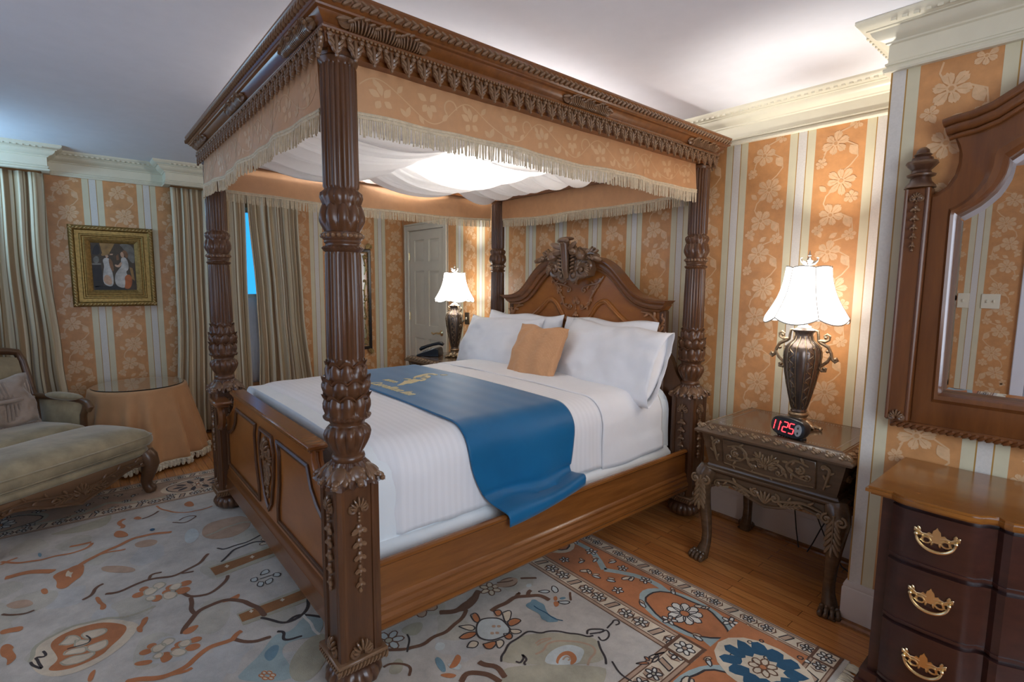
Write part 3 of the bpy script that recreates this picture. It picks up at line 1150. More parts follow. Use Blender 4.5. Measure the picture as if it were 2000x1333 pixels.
# footboard
XM = (PX0 + PX1) / 2
M = MB()
M.T = frame_T((XM, PY0 + 0.025, 0), (1, 0, 0), (0, 0, 1))
hw = (PX1 - PX0) / 2 - 0.076
half = [(hw, 0.16), (hw, 0.640), (hw - 0.05, 0.655), (hw - 0.10, 0.675), (hw - 0.16, 0.705), (hw - 0.21, 0.735), (hw - 0.245, 0.765), (hw - 0.262, 0.795), (hw - 0.266, 0.838)]
outl = half + [(-x, y) for x, y in half[::-1]]
M.prism(outl, 0.0, 0.042)
# curved edge moulding
for sg in (-1, 1):
    M.tube([(sg * x, y, 0.036) for x, y in half[1:]], 0.012, 8)
    M.tube([(sg * x, y, 0.006) for x, y in half[1:]], 0.010, 8)
# plinth and lower mouldings
M.T = Matrix()
for x0, x1, y, dz in ((-hw, hw, PY0 - 0.017, 0),):
    M.sweep([(0, 0.15), (0.020, 0.15), (0.022, 0.165), (0.016, 0.24), (0.018, 0.25), (0.012, 0.262), (0.012, 0.28), (0.004, 0.292), (0, 0.30)], [(XM + x0, y), (XM + x1, y)], mi=1)
M.sweep([(0, 0.15), (0.014, 0.15), (0.014, 0.46), (0, 0.47)], [(XM + hw, PY0 + 0.025), (XM - hw, PY0 + 0.025)])
fb = obj('footboard', M, ['wdp', 'wdx'], bed, ang=35)
M = MB()
M.cbox((XM, PY0 + 0.003, 0.852), (2 * (hw - 0.266) + 0.05, 0.088, 0.024), 0.007)
M.cbox((XM, PY0 + 0.003, 0.834), (2 * (hw - 0.266) + 0.02, 0.066, 0.014), 0.004)
obj('top_rail', M, 'wdh', fb)
# panel mouldings on the outer face
M = MB()
M.T = frame_T((XM, PY0 - 0.019, 0), (1, 0, 0), (0, 0, 1))


def mould(M, pts, r=0.011, closed=True, mi=None):
    p = [(x, y, 0.0) for x, y in pts]
    if closed:
        # mitred square-ish moulding ring
        pr = [(-r, 0.0), (-r, 0.006), (-r * 0.3, 0.012), (r * 0.3, 0.008), (r, 0.008), (r, 0.0)]
        M.sweep([(o, z) for o, z in pr], pts[::-1], True, mi)
    else:
        M.tube(p, r, 8, mi, flat=0.9)


for sg in (-1, 1):
    R_ = [(0.175, 0.34), (hw - 0.045, 0.34), (hw - 0.045, 0.555), (hw - 0.13, 0.575), (hw - 0.21, 0.615), (hw - 0.275, 0.67), (hw - 0.315, 0.755), (0.20, 0.755), (0.225, 0.70), (0.215, 0.55), (0.175, 0.42)]
    P = [(sg * x, y) for x, y in R_]
    mould(M, P if sg > 0 else P[::-1])
P = [(-0.105, 0.755), (-0.135, 0.68), (-0.115, 0.55), (-0.06, 0.40), (0.0, 0.345), (0.06, 0.40), (0.115, 0.55), (0.135, 0.68), (0.105, 0.755)]
mould(M, P[::-1])
M.T = Matrix()
obj('panel_moulding', M, 'wd', fb, ang=30)
M = MB()
M.T = frame_T((XM, PY0 - 0.017, 0), (1, 0, 0), (0, 0, 1))
palmette(M, 0, 0.655, 0.085, None, 0.02)
for sg in (-1, 1):
    acanthus(M, (sg * 0.012, 0.66), (sg * 0.075, 0.60), 0.05, 0.014, bend=sg * 0.012)
    vine(M, [(sg * 0.01, 0.60), (sg * 0.05, 0.56), (sg * 0.03, 0.50)], 0.007, curl=0.014, sg=-sg)
acanthus(M, (0, 0.61), (0, 0.47), 0.07, 0.016)
bell(M, 0, 0.48, 0.02, 0.05)
M.ell((0, 0.415, 0.004), (0.009, 0.014, 0.010))
M.T = Matrix()
obj('carved_drop', M, 'wc', fb)
# bracket shelf on the far foot post
M = MB()
M.cbox((-3.655, 0.668, 0.775), (0.20, 0.10, 0.022), 0.008)
M.cbox((-3.665, 0.668, 0.755), (0.16, 0.075, 0.02), 0.005)
pts = [(-3.72 + 0.09 * sin(t), 0.668, 0.668 + 0.075 * cos(t)) for t in [k * pi / 10 for k in range(11)]]
M.tube(pts, [0.022] * 10 + [0.014], 8)
obj('bracket', M, 'wdx', bed)

# headboard
HC = -2.776
ARCH = [(0.0, 1.745), (0.12, 1.745), (0.235, 1.738), (0.31, 1.715), (0.38, 1.675), (0.45, 1.615), (0.52, 1.545), (0.59, 1.487), (0.66, 1.455), (0.74, 1.440), (0.86, 1.436)]
LOW = [(0.0, 1.650), (0.12, 1.648), (0.235, 1.632), (0.30, 1.605), (0.36, 1.565), (0.425, 1.500), (0.49, 1.440), (0.555, 1.395), (0.63, 1.368), (0.71, 1.358), (0.775, 1.355)]
M = MB()
M.T = frame_T((HC, 3.045, 0), (1, 0, 0), (0, 0, 1))
out = [(0.79, 0.30), (0.79, 1.36)] + [(x * 0.96, z - 0.03) for x, z in ARCH[::-1]]
out += [(-x, z) for x, z in out[::-1][1:]]
M.prism(out, -0.02, 0.028)
# wings between the panel and the posts
for sg in (-1, 1):
    W_ = [(0.78, 0.30), (0.975, 0.30), (0.975, 0.86), (0.94, 0.90), (0.90, 0.96), (0.86, 1.05), (0.80, 1.12), (0.78, 1.15)]
    P = [(sg * x, z) for x, z in W_]
    M.prism(P if sg > 0 else P[::-1], -0.02, 0.024, 1)
    M.cbox((sg * 0.787, 0.83, 0.012), (0.05, 1.08, 0.05), 0.008, 1)
M.T = Matrix()
hb = obj('headboard', M, ['wdp', 'wd'], bed)
M = MB()
M.T = frame_T((HC, 3.045, 0), (1, 0, 0), (0, 0, 1))
prof = [(0.0, 0.028), (0.0, 0.052), (0.16, 0.060), (0.22, 0.056), (0.26, 0.070), (0.45, 0.082), (0.60, 0.080), (0.66, 0.092), (0.80, 0.104), (0.90, 0.112), (1.0, 0.112), (1.0, 0.0), (0.0, 0.0)]
full = [(-x, z, lx * -1, lz) for (x, z), (lx, lz) in zip(ARCH[::-1], LOW[::-1])] + [(x, z, lx, lz) for (x, z), (lx, lz) in list(zip(ARCH, LOW))[1:]]
# densify
dense = []
for i in range(len(full) - 1):
    for k in range(3):
        t = k / 3
        p0, p1, p2, p3 = full[max(i - 1, 0)], full[i], full[i + 1], full[min(i + 2, len(full) - 1)]
        dense.append(tuple(0.5 * (2 * b0 + (c0 - a0) * t + (2 * a0 - 5 * b0 + 4 * c0 - d0) * t * t + (3 * b0 - a0 - 3 * c0 + d0) * t ** 3) for a0, b0, c0, d0 in zip(p0, p1, p2, p3)))
dense.append(full[-1])
vs, fs = [], []
m_ = len(prof)
for (ux, uz, lx, lz) in dense:
    for t, o in prof:
        vs.append((lx + (ux - lx) * t, lz + (uz - lz) * t, o))
n = len(dense)
for i in range(n - 1):
    for k in range(m_):
        fs.append((i * m_ + k, i * m_ + (k + 1) % m_, (i + 1) * m_ + (k + 1) % m_, (i + 1) * m_ + k))
fs += [tuple(range(m_)), tuple(range((n - 1) * m_, n * m_))[::-1]]
M.add(vs, fs)
M.T = Matrix()
obj('arch_moulding', M, 'wdx', hb, ang=30)
M = MB()
M.T = frame_T((HC, 3.017, 0), (1, 0, 0), (0, 0, 1))
IN = [(0.0, 1.232), (0.07, 1.236), (0.12, 1.262), (0.165, 1.318), (0.205, 1.372), (0.245, 1.402), (0.285, 1.412), (0.315, 1.402), (0.36, 1.365), (0.42, 1.315), (0.50, 1.262), (0.60, 1.222), (0.68, 1.20)]
dn = []
for i in range(len(IN) - 1):
    for k in range(3):
        t = k / 3
        p0, p1, p2, p3 = IN[max(i - 1, 0)], IN[i], IN[i + 1], IN[min(i + 2, len(IN) - 1)]
        dn.append(tuple(0.5 * (2 * b0 + (c0 - a0) * t + (2 * a0 - 5 * b0 + 4 * c0 - d0) * t * t + (3 * b0 - a0 - 3 * c0 + d0) * t ** 3) for a0, b0, c0, d0 in zip(p0, p1, p2, p3)))
dn.append(IN[-1])
line = [(-x, z) for x, z in dn[::-1]] + dn[1:]
M.tube([(x, z, 0.004) for x, z in line], 0.021, 10, flat=0.8)
M.tube([(x, z + 0.004, 0.018) for x, z in line], 0.009, 8)
M.T = Matrix()
obj('panel_moulding', M, 'wdp', hb)
# applied scrolls on the panel
HT = frame_T((HC, 3.015, 0), (1, 0, 0), (0, 0, 1))


def hpart(name, fn):
    M = MB()
    M.T = HT
    fn(M)
    obj(name, M, 'wcb', hb)


for sg in (-1, 1):
    def f1(M):
        vine(M, [(sg * 0.275, 1.600), (sg * 0.23, 1.55), (sg * 0.15, 1.535), (sg * 0.075, 1.515)], 0.009, curl=0.022, sg=sg, lw=0.028)
        vine(M, [(sg * 0.245, 1.575), (sg * 0.195, 1.515), (sg * 0.190, 1.49)], 0.008, curl=0.016, sg=-sg, lw=0.02)
        vine(M, [(sg * 0.215, 1.52), (sg * 0.155, 1.44), (sg * 0.135, 1.385), (sg * 0.075, 1.345)], 0.009, curl=0.020, sg=-sg, lw=0.026)

    def f2(M):
        vine(M, [(sg * 0.775, 1.20), (sg * 0.76, 1.27), (sg * 0.70, 1.335), (sg * 0.62, 1.352)], 0.010, lw=0.035)
        vine(M, [(sg * 0.77, 1.25), (sg * 0.80, 1.30), (sg * 0.78, 1.33)], 0.008, lw=0.02)
        vine(M, [(sg * 0.77, 1.17), (sg * 0.72, 1.20), (sg * 0.73, 1.24)], 0.008, lw=0.02, curl=0.014, sg=sg)
    hpart('applied_scroll', f1)
    hpart('corner_spray', f2)
hpart('bell_drop', lambda M: bell_drop(M, 0, 1.395, 0.185, 2, 0.030, beads=4))
hpart('bell_bud', lambda M: bell(M, 0, 1.567, 0.014, 0.035))
# crest
M = MB()
M.T = frame_T((HC, 2.928, 0), (1, 0, 0), (0, 0, 1))
body = [(-0.06, 1.57), (-0.20, 1.60), (-0.23, 1.68), (-0.20, 1.76), (-0.12, 1.81), (0, 1.82), (0.12, 1.81), (0.20, 1.76), (0.23, 1.68), (0.20, 1.60), (0.06, 1.57)]
M.prism(body[::-1], -0.06, 0.012)
M.tube([(0, 1.585, 0.03), (0, 1.66, 0.045), (0, 1.76, 0.05), (0, 1.845, 0.06), (0, 1.865, 0.085)], [0.022, 0.030, 0.034, 0.040, 0.03], 10)
M.ell((0, 1.862, 0.072), (0.062, 0.026, 0.030), 10, 6)
M.ell((0, 1.880, 0.04), (0.070, 0.016, 0.045), 10, 6)
for sg in (-1, 1):
    M.lobe((sg * 0.02, 1.80, 0.045), (sg * 0.135, 1.848, 0.075), 0.050, 0.016, (0, 0.4, 1))
    M.lobe((sg * 0.03, 1.79, 0.03), (sg * 0.13, 1.775, 0.06), 0.075, 0.035)
    M.lobe((sg * 0.09, 1.78, 0.02), (sg * 0.19, 1.73, 0.05), 0.080, 0.035)
    acanthus(M, (sg * 0.055, 1.60), (sg * 0.07, 1.83), 0.11, 0.026, bend=-sg * 0.02, pairs=6)
    for i in range(6):
        z = 1.625 + i * 0.028
        M.lobe((sg * 0.035, z, 0.03), (sg * (0.080 + 0.004 * i), z + 0.020, 0.045), 0.022, 0.018)
    spiral(M, sg * 0.055, 1.605, 0.052, sg, None, 0.022, 1.6, pi / 2)
    spiral(M, sg * 0.145, 1.650, 0.070, -sg, None, 0.020, 1.5, pi / 2)
    spiral(M, sg * 0.195, 1.675, 0.040, sg, None, 0.018, 1.4, pi)
    acanthus(M, (sg * 0.14, 1.73), (sg * 0.31, 1.742), 0.09, 0.024, bend=sg * 0.03, pairs=4)
    acanthus(M, (sg * 0.20, 1.76), (sg * 0.265, 1.80), 0.05, 0.02, bend=sg * 0.01, pairs=2)
    M.lobe((sg * 0.24, 1.74, 0.03), (sg * 0.355, 1.712, 0.045), 0.045, 0.022)
    M.ell((sg * 0.275, 1.725, 0.05), (0.016, 0.016, 0.016))
    for i in range(5):
        a = -0.2 + i * 0.35
        M.lobe((sg * (0.175), 1.66, 0.02), (sg * (0.175 + 0.055 * cos(a - 0.6)), 1.66 + 0.06 * sin(a - 0.9), 0.03), 0.022, 0.016)
M.T = Matrix()
obj('carved_crest', M, 'wc', hb)

# canopy frame
RECT = [(PX0, PY0), (PX1, PY0), (PX1, PY1), (PX0, PY1)]
COR = [(-0.05, 2.285), (0.050, 2.285), (0.050, 2.300), (0.066, 2.306), (0.070, 2.336), (0.080, 2.344), (0.082, 2.350), (0.074, 2.354), (0.074, 2.360), (0.083, 2.368), (0.096, 2.380), (0.100, 2.388),
       (0.110, 2.392), (0.112, 2.398), (0.116, 2.400), (0.122, 2.408), (0.124, 2.430), (0.130, 2.440), (0.130, 2.448), (0.105, 2.452), (-0.05, 2.452)]
M = MB()
M.sweep(COR, RECT, True)
cf = obj('canopy_cornice', M, 'wdx', bed, ang=28)


def sides(o):
    # the four sides as (origin, direction, outward normal, length) at offset o
    a = [((PX0 - o, PY0 - o), (1, 0), (0, -1)), ((PX1 + o, PY0 - o), (0, 1), (1, 0)), ((PX1 + o, PY1 + o), (-1, 0), (0, 1)), ((PX0 - o, PY1 + o), (0, -1), (-1, 0))]
    L = [PX1 - PX0 + 2 * o, PY1 - PY0 + 2 * o] * 2
    return [(p, d, n_, l) for (p, d, n_), l in zip(a, L)]


M = MB()
for p, d, n_, L in sides(0.122):
    M.T = frame_T((p[0], p[1], 2.420), (d[0], d[1], 0), (0, 0, 1))
    k = int(L / 0.030)
    st = L / k
    for i in range(k):
        x = (i + 0.5) * st
        M.lobe((x - 0.017, -0.016, 0.004), (x + 0.015, 0.006, 0.006), 0.017, 0.011, n=6, k=4)
        M.lobe((x - 0.014, 0.016, 0.002), (x + 0.016, -0.004, 0.004), 0.014, 0.007, n=6, k=4)
M.T = Matrix()
obj('rope_moulding', M, 'wc', cf)
M = MB()
for p, d, n_, L in sides(0.068):
    M.T = frame_T((p[0], p[1], 0), (d[0], d[1], 0), (0, 0, 1))
    k = int(L / 0.0145)
    for i in range(k):
        M.ell(((i + 0.5) * L / k, 2.3405, 0.010), (0.0062,) * 3, 5, 3)
    k = round(L / 0.0645)
    st = L / k
    for i in range(k):
        x = (i + 0.5) * st
        zt, zb = 2.334, 2.266
        M.lobe((x, zt, 0.004), (x, zb, 0.012), 0.018, 0.012, n=6, k=5)
        for sg in (-1, 1):
            M.lobe((x + sg * 0.002, zb + 0.030, 0.006), (x + sg * 0.027, zt - 0.010, 0.008), 0.016, 0.010, n=6, k=4)
            M.lobe((x + sg * 0.002, zb + 0.018, 0.008), (x + sg * 0.027, zb + 0.042, 0.010), 0.013, 0.009, n=6, k=4)
            M.lobe((x + sg * 0.001, zb + 0.008, 0.010), (x + sg * 0.018, zb + 0.026, 0.012), 0.011, 0.008, n=6, k=4)
            M.ell((x + sg * 0.021, zt - 0.008, 0.012), (0.010, 0.010, 0.008), 6, 4)
        M.ell((x, zb + 0.002, 0.013), (0.007, 0.008, 0.007), 6, 4)
M.T = Matrix()
obj('pendant_leaf_trim', M, 'wc', cf)
# carved clusters on the cove
for p, d, n_, L in sides(0.082):
    for c in (0.215, L / 2, L - 0.215):
        M = MB()
        M.T = frame_T((p[0] + d[0] * c, p[1] + d[1] * c, 0), (d[0], d[1], 0), (0, 0.0, 1))
        for i in range(27):
            x = (i - 13) * 0.0098
            e = abs(cos(x / 0.128 * 1.5 * pi))
            hgt = 0.020 + 0.024 * e
            sway = 0.010 * sin(x / 0.128 * 3 * pi)
            M.lobe((x, 2.349, 0.004), (x + sway, 2.352 + hgt, 0.020), 0.0095, 0.010 + 0.004 * e, (0, -0.35, 1), n=6, k=5)
        for i in range(15):
            x = (i - 7) * 0.0185
            e = abs(cos(x / 0.128 * 1.5 * pi))
            M.lobe((x - 0.011, 2.372 + 0.022 * e - 0.004, 0.020), (x + 0.012, 2.374 + 0.022 * e + 0.003, 0.027), 0.013, 0.010, n=6, k=4)
        for sg in (-1, 1):
            spiral(M, sg * 0.140, 2.376, 0.020, sg, None, 0.013)
            M.lobe((sg * 0.12, 2.385, 0.014), (sg * 0.175, 2.372, 0.016), 0.018, 0.012, n=6, k=4)
        M.T = Matrix()
        obj('carved_cluster', M, 'wc', cf)

# valances with bullion fringe


def damask(u0, u1, z0, z1, T, M):
    pts = []
    k = int((u1 - u0) / 0.012)
    for i in range(k + 1):
        u = u0 + 0.02 + (u1 - u0 - 0.04) * i / k
        pts.append((u, (z0 + z1) / 2 + 0.050 * sin(2 * pi * (u - u0) / 0.40) + 0.008 * sin(31 * u)))
    for (x0, y0), (x1, y1) in zip(pts, pts[1:]):
        M.add([T(x0, y0 - 0.0022), T(x1, y1 - 0.0022), T(x1, y1 + 0.0022), T(x0, y0 + 0.0022)], [(0, 1, 2, 3)], 1)
    for j in range(int((u1 - u0) / 0.10)):
        i = min(k - 1, int((j + 0.5) * 0.10 / (u1 - u0) * k))
        q = []
        leafp(pts[i][0], pts[i][1], 0.9 if j % 2 else -0.9, 0.040, 0.020, q)
        for mi, lay_, P in q:
            if mi == 1:
                M.add([T(x, y) for x, y in P], [tuple(range(len(P)))], 1)
    n = max(1, round((u1 - u0) / 0.20))
    st = (u1 - u0) / n
    for i in range(n):
        c = u0 + (i + 0.5) * st
        zc = (z0 + z1) / 2 + (0.02 if i % 2 else -0.015)
        out_ = []
        pet = [(pi / 2, 0.05), (pi / 2 + 0.9, 0.045), (pi / 2 - 0.9, 0.045), (-pi / 2, 0.05), (-pi / 2 + 0.8, 0.035), (-pi / 2 - 0.8, 0.035)]
        for a, L in pet:
            leafp(c + 0.01 * cos(a), zc + 0.01 * sin(a), a + 0.25, L, 0.026, out_)
        c2 = c + st * 0.5
        z2 = zc + (0.045 if i % 2 else -0.04)
        leafp(c2, z2, 1.2, 0.045, 0.022, out_)
        leafp(c2, z2, 2.4, 0.038, 0.02, out_)
        pts = [(c2 + 0.028 * cos(t), z2 - 0.045 + 0.03 * sin(t)) for t in [k * 0.45 for k in range(10)]]
        for q in range(9):
            (x0, y0), (x1, y1) = pts[q], pts[q + 1]
            l = hypot(x1 - x0, y1 - y0)
            nx, ny = -(y1 - y0) / l * 0.003, (x1 - x0) / l * 0.003
            out_.append((1, 0, [(x0 + nx, y0 + ny), (x1 + nx, y1 + ny), (x1 - nx, y1 - ny), (x0 - nx, y0 - ny)]))
        for mi, lay, P in out_:
            if mi == 1 and all(u0 + 0.01 < x < u1 - 0.01 and z0 + 0.005 < y < z1 for x, y in P):
                M.add([T(x, y) for x, y in P], [tuple(range(len(P)))], 1)


def valance(o0, d, n_, L, sag, seed, flowers=True):
    r_ = random.Random(seed)
    ph = [r_.uniform(0, 6) for _ in range(4)]
    zt, zb = 2.300, 2.128

    def off(u, v):
        x = u * L
        return (0.004 + 0.008 * sin(9 * x + ph[0]) + 0.005 * sin(21 * x + ph[1])) * (0.3 + 0.9 * v)

    def zbot(u):
        return zb - sag * 4 * u * (1 - u) + 0.004 * sin(6 * u * L + ph[2])

    def P(u, v, e=0.0):
        z = zt + (zbot(u) - zt) * v
        k = off(u, v) + e
        return (o0[0] + d[0] * u * L + n_[0] * k, o0[1] + d[1] * u * L + n_[1] * k, z)
    M = MB()
    nu = 70
    ring = []
    vs = []
    for sgn in (0.0025, -0.0025):
        for j in range(9):
            for i in range(nu):
                vs.append(P(i / (nu - 1), j / 8, sgn))
    fs = []
    half_ = 9 * nu
    for q in (0, half_):
        for j in range(8):
            for i in range(nu - 1):
                fs.append((q + j * nu + i, q + j * nu + i + 1, q + (j + 1) * nu + i + 1, q + (j + 1) * nu + i))
    for i in range(nu - 1):
        fs.append((8 * nu + i, 8 * nu + i + 1, half_ + 8 * nu + i + 1, half_ + 8 * nu + i))
    for j in range(8):
        for i in (0, nu - 1):
            fs.append((j * nu + i, (j + 1) * nu + i, half_ + (j + 1) * nu + i, half_ + j * nu + i))
    M.add(vs, fs)
    if flowers:
        def TT(x, z):
            u = x / L
            v = (z - zt) / (zbot(u) - zt)
            return P(u, v, 0.0034)
        damask(0.0, L, zb, zt - 0.02, TT, M)
    va = obj('valance', M, ['valance', 'valflower'], bed, ang=60)
    M = MB()
    k = int(L / 0.0078)
    for i in range(k):
        u = (i + 0.5) / k
        a = Vector(P(u, 1.0, 0.004))
        b_ = a + Vector((r_.uniform(-0.005, 0.005), r_.uniform(-0.005, 0.005), -0.070 - r_.uniform(0, 0.008)))
        b_ += Vector((n_[0], n_[1], 0)) * r_.uniform(-0.004, 0.006)
        M.tube([a + Vector((0, 0, 0.004)), (a + b_) / 2, b_], [0.0026, 0.0029, 0.0026], 5, cap=True)
    for e, zz in ((0.006, 0.0), (0.006, -0.012)):
        M.tube([Vector(P(i / 60, 1.0, e * 0.6)) + Vector((0, 0, zz)) for i in range(61)], 0.0055, 6)
    obj('fringe', M, 'fringe', va, label='cream bullion fringe')


valance((PX1, PY0 + 0.052), (0, 1), (1, 0), PY1 - PY0 - 0.125, 0.0, 1)
valance((PX0 - 0.045, PY0 - 0.052), (1, 0), (0, -1), PX1 - PX0 - 0.005, 0.004, 2)
valance((PX0, PY1 - 0.075), (0, -1), (-1, 0), PY1 - PY0 - 0.13, 0.02, 3, False)
valance((PX1 - 0.06, PY1), (-1, 0), (0, 1), PX1 - PX0 - 0.12, 0.015, 4, False)

# sheer swags under the canopy
SY0, SY1 = PY0 + 0.09, PY1 - 0.06


def sheer(u, v):
    x = PX0 + 0.10 + (PX1 - PX0 - 0.15) * u
    y = SY0 + (SY1 - SY0) * v
    KN = (0.0, 0.42, 0.78, 1.0)
    k = 0 if v < KN[1] else 1 if v < KN[2] else 2
    t = (v - KN[k]) / (KN[k + 1] - KN[k])
    sag = (0.078, 0.086, 0.055)[k] * (1 + 0.10 * sin(5 * u + k))
    c = 4 * t * (1 - t)
    z = 2.315 - sag * c ** 0.8 * (0.85 + 0.25 * u)
    g = u + 0.020 * sin(3.2 * t + 2 * k) + 0.012 * sin(9 * u)
    f = 1.0 - 1.6 * abs(sin(g * 27)) + 0.7 * (1 - 2 * abs(sin(g * 49 + 1 + k)))
    z -= 0.024 * f * (0.30 + 0.9 * c)
    return (x, y, z)


M = MB()
M.grid(320, 81, sheer)
obj('canopy_drape', M, 'sheer', bed, ang=80, label='white sheer fabric swagged under the canopy')

# ================================================================ bedding
BL, BR = -3.735, -1.885          # mattress sides
ZT = 0.872


def section(d=0.0, hem=0.478, hemL=0.50):
    # cross-section of the made bed from the near hem over the top to the far hem
    R = 0.165
    pts = []
    x1, x0 = BR + d, BL - d
    for z in (hem, hem + 0.05, hem + 0.12):
        pts.append((x1 + 0.006 * (1 - (z - hem) / 0.12), z))
    for k in range(13):
        t = pi / 2 * k / 12
        pts.append((x1 - R + R * cos(t) ** 0.9, ZT + d - R + R * sin(t) ** 0.9))
    for k in range(1, 12):
        u = k / 12
        pts.append((x1 - R + (x0 - x1 + 2 * R) * u, ZT + d + 0.010 * sin(pi * u)))
    for k in range(13):
        t = pi / 2 * (1 - k / 12)
        pts.append((x0 + R - R * cos(t) ** 0.9, ZT + d - R + R * sin(t) ** 0.9))
    for z in (hemL + 0.12, hemL + 0.05, hemL):
        pts.append((x0, z))
    L = [0]
    for a, b_ in zip(pts, pts[1:]):
        L.append(L[-1] + hypot(b_[0] - a[0], b_[1] - a[1]))

    def P(s):
        q = s * L[-1]
        i = 0
        while i < len(L) - 2 and L[i + 1] < q:
            i += 1
        t = (q - L[i]) / (L[i + 1] - L[i])
        return pts[i][0] + (pts[i + 1][0] - pts[i][0]) * t, pts[i][1] + (pts[i + 1][1] - pts[i][1]) * t
    return P, L[-1]


def bedcloth(name, mat, y0, y1, d, hem, label, cat, nu=90, nv=60, warp=None, solid=0.006):
    P, L = section(d, hem)

    def f(u, v):
        x, z = P(u)
        y = y0 + (y1 - y0) * v
        if warp:
            return warp(x, y, z, u, v, L)
        return x, y, z
    M = MB()
    M.grid(nu, nv, f, uv=lambda u, v: (u * L, y0 + (y1 - y0) * v))
    return obj(name, M, mat, label=label, cat=cat, ang=80, solid=solid)


M = MB()
M.cbox((-2.81, 1.905, 0.338), (1.93, 2.17, 0.270), 0.035)
obj('box_spring', M, 'whiteb', label='white covered box spring showing above the wooden side rail', cat='box spring', ang=50)
M = MB()
P, L_ = section(-0.008, 0.464, 0.464)
ring = [P(i / 60) for i in range(61)]
M.prism([(x, z) for x, z in ring], 0.83, 2.985)
for i, p in enumerate(M.v):
    q = p.copy()
    e = 0.05 * max(0, 1 - (2.985 - p.z) / 0.05)
    M.v[i] = Vector((q.x + (-0.02 if q.x > -2.8 else 0.02) * (1 if e else 0) * 0, q.z, q.y))
obj('mattress', M, 'whiteb', label='white mattress in a fitted sheet, bare at its head corner', cat='mattress', ang=50)


def cover_warp(x, y, z, u, v, L):
    # rounded tuck at the foot, gathers near the foot corner
    if y < 0.99:
        t = (0.99 - y) / 0.16
        t = min(t, 1)
        dz = 0.115 * (1 - sqrt(max(0, 1 - t * t)))
        if z > 0.66:
            z -= dz * (z - 0.48) / 0.39
        k = t
        if x > -2.2:
            q = min(1, max(0, (0.90 - z) / 0.2))
            x -= (0.085 * k ** 1.6 + 0.016 * min(1, k * 6)) * q
            x += 0.011 * sin(30 * z - 34 * y + 2 * sin(9 * z)) * min(1, k * 2) * q
            z += 0.03 * k * (1 if z < 0.6 else 0)
    if z < 0.75:
        x += 0.003 * sin(19 * y + 8 * z) + 0.002 * sin(47 * y)
    z += 0.0015 * sin(11 * x + 7 * y) + 0.001 * sin(31 * y - 9 * x)
    if z < 0.50:
        z += 0.004 * sin(13 * y)
    return x, y, z


m, nt, b = new_mat('striped_sateen')
v_ = coords(nt)
wv = nd(nt, 'ShaderNodeTexWave', bands_direction='Y')
wv.inputs['Scale'].default_value = 9.0
nt.links.new(v_, wv.inputs[0])
c_ = ramp(nt, wv.outputs[0], [(0.3, (0.845, 0.845, 0.865)), (0.7, (0.875, 0.875, 0.895))])
nt.links.new(c_, b.inputs['Base Color'])
b.inputs['Roughness'].default_value = 0.7
b.inputs['Sheen Weight'].default_value = 0.1
bump(nt, b, noise(nt, v_, 9, 3), 0.12, 0.012)
MT['sateen'] = m
bedcloth('coverlet', 'sateen', 0.832, 2.40, 0.002, 0.480, 'white sateen striped coverlet tucked in at the foot of the bed', 'coverlet', 110, 90, cover_warp)
M_ = None


def sheet_warp(x, y, z, u, v, L):
    if z < 0.75:
        x += 0.0035 * sin(15 * y + 5 * z) + 0.003 + (0.010 * v if z < 0.6 else 0)
    if z < 0.52:
        z += 0.008 * sin(9 * y + 1) - 0.018 + 0.012 * v
    z += 0.002 * sin(9 * x + 5 * y)
    return x, y, z


bedcloth('top_sheet', 'white', 2.285, 2.875, 0.009, 0.478, 'white top sheet folded back over the coverlet below the pillows', 'sheet', 100, 40, sheet_warp)

# blue runner
RY0, RY1 = 1.335, 2.045


def runner_fn(d):
    P, L = section(d, 0.56, 0.56)
    ext = 0.30
    tot = L + ext
    path = [(-1.880, 0.56), (-1.866, 0.525), (-1.845, 0.503), (-1.805, 0.493), (-1.765, 0.488), (-1.728, 0.485), (-1.716, 0.462), (-1.716, 0.428)]
    path = [(x + d - 0.010, z + d - 0.010) for x, z in path]
    pl = [0]
    for a, b_ in zip(path, path[1:]):
        pl.append(pl[-1] + hypot(b_[0] - a[0], b_[1] - a[1]))

    def f(u, v):
        q = u * (pl[-1] + L)
        tt = max(0.0, 1 - q / pl[-1])
        if q < pl[-1]:
            w_ = pl[-1] - q
            i = 0
            while i < len(pl) - 2 and pl[i + 1] < w_:
                i += 1
            t = (w_ - pl[i]) / (pl[i + 1] - pl[i])
            x, z = path[i][0] + (path[i + 1][0] - path[i][0]) * t, path[i][1] + (path[i + 1][1] - path[i][1]) * t
        else:
            x, z = P((q - pl[-1]) / L)
        y = RY0 + (RY1 - RY0) * v
        if z < 0.80 and x > -2.5:
            k = min(1, (0.80 - z) / 0.32)
            y += k * k * (0.115 * (1 - v) - 0.045 * v)
            # satin folds
            if z > 0.50:
                x += k * (0.014 * sin(pi * v) ** 2 + 0.012 * sin(3 * pi * v + 4 * z))
            sm = tt * tt * (3 - 2 * tt)
            z += 0.009 * sin(pi * tt) * sin(2.2 * pi * v + 0.5)
            z += 0.052 * v ** 1.4 * sm
            x -= 0.034 * v ** 2 * sm
        z += 0.0006 * sin(34 * v + 3 * sin(4 * u)) * (1 if z > 0.85 else 0)
        return x, y, z
    return f


rf = runner_fn(0.014)
M = MB()
M.grid(150, 60, rf)
run = obj('bed_runner', M, 'blue', label='royal blue satin runner with gold lettering laid across the bed', cat='bed runner', ang=80, solid=0.005)

# gold lettering and seahorse emblem on the runner
ZL = ZT + 0.0275


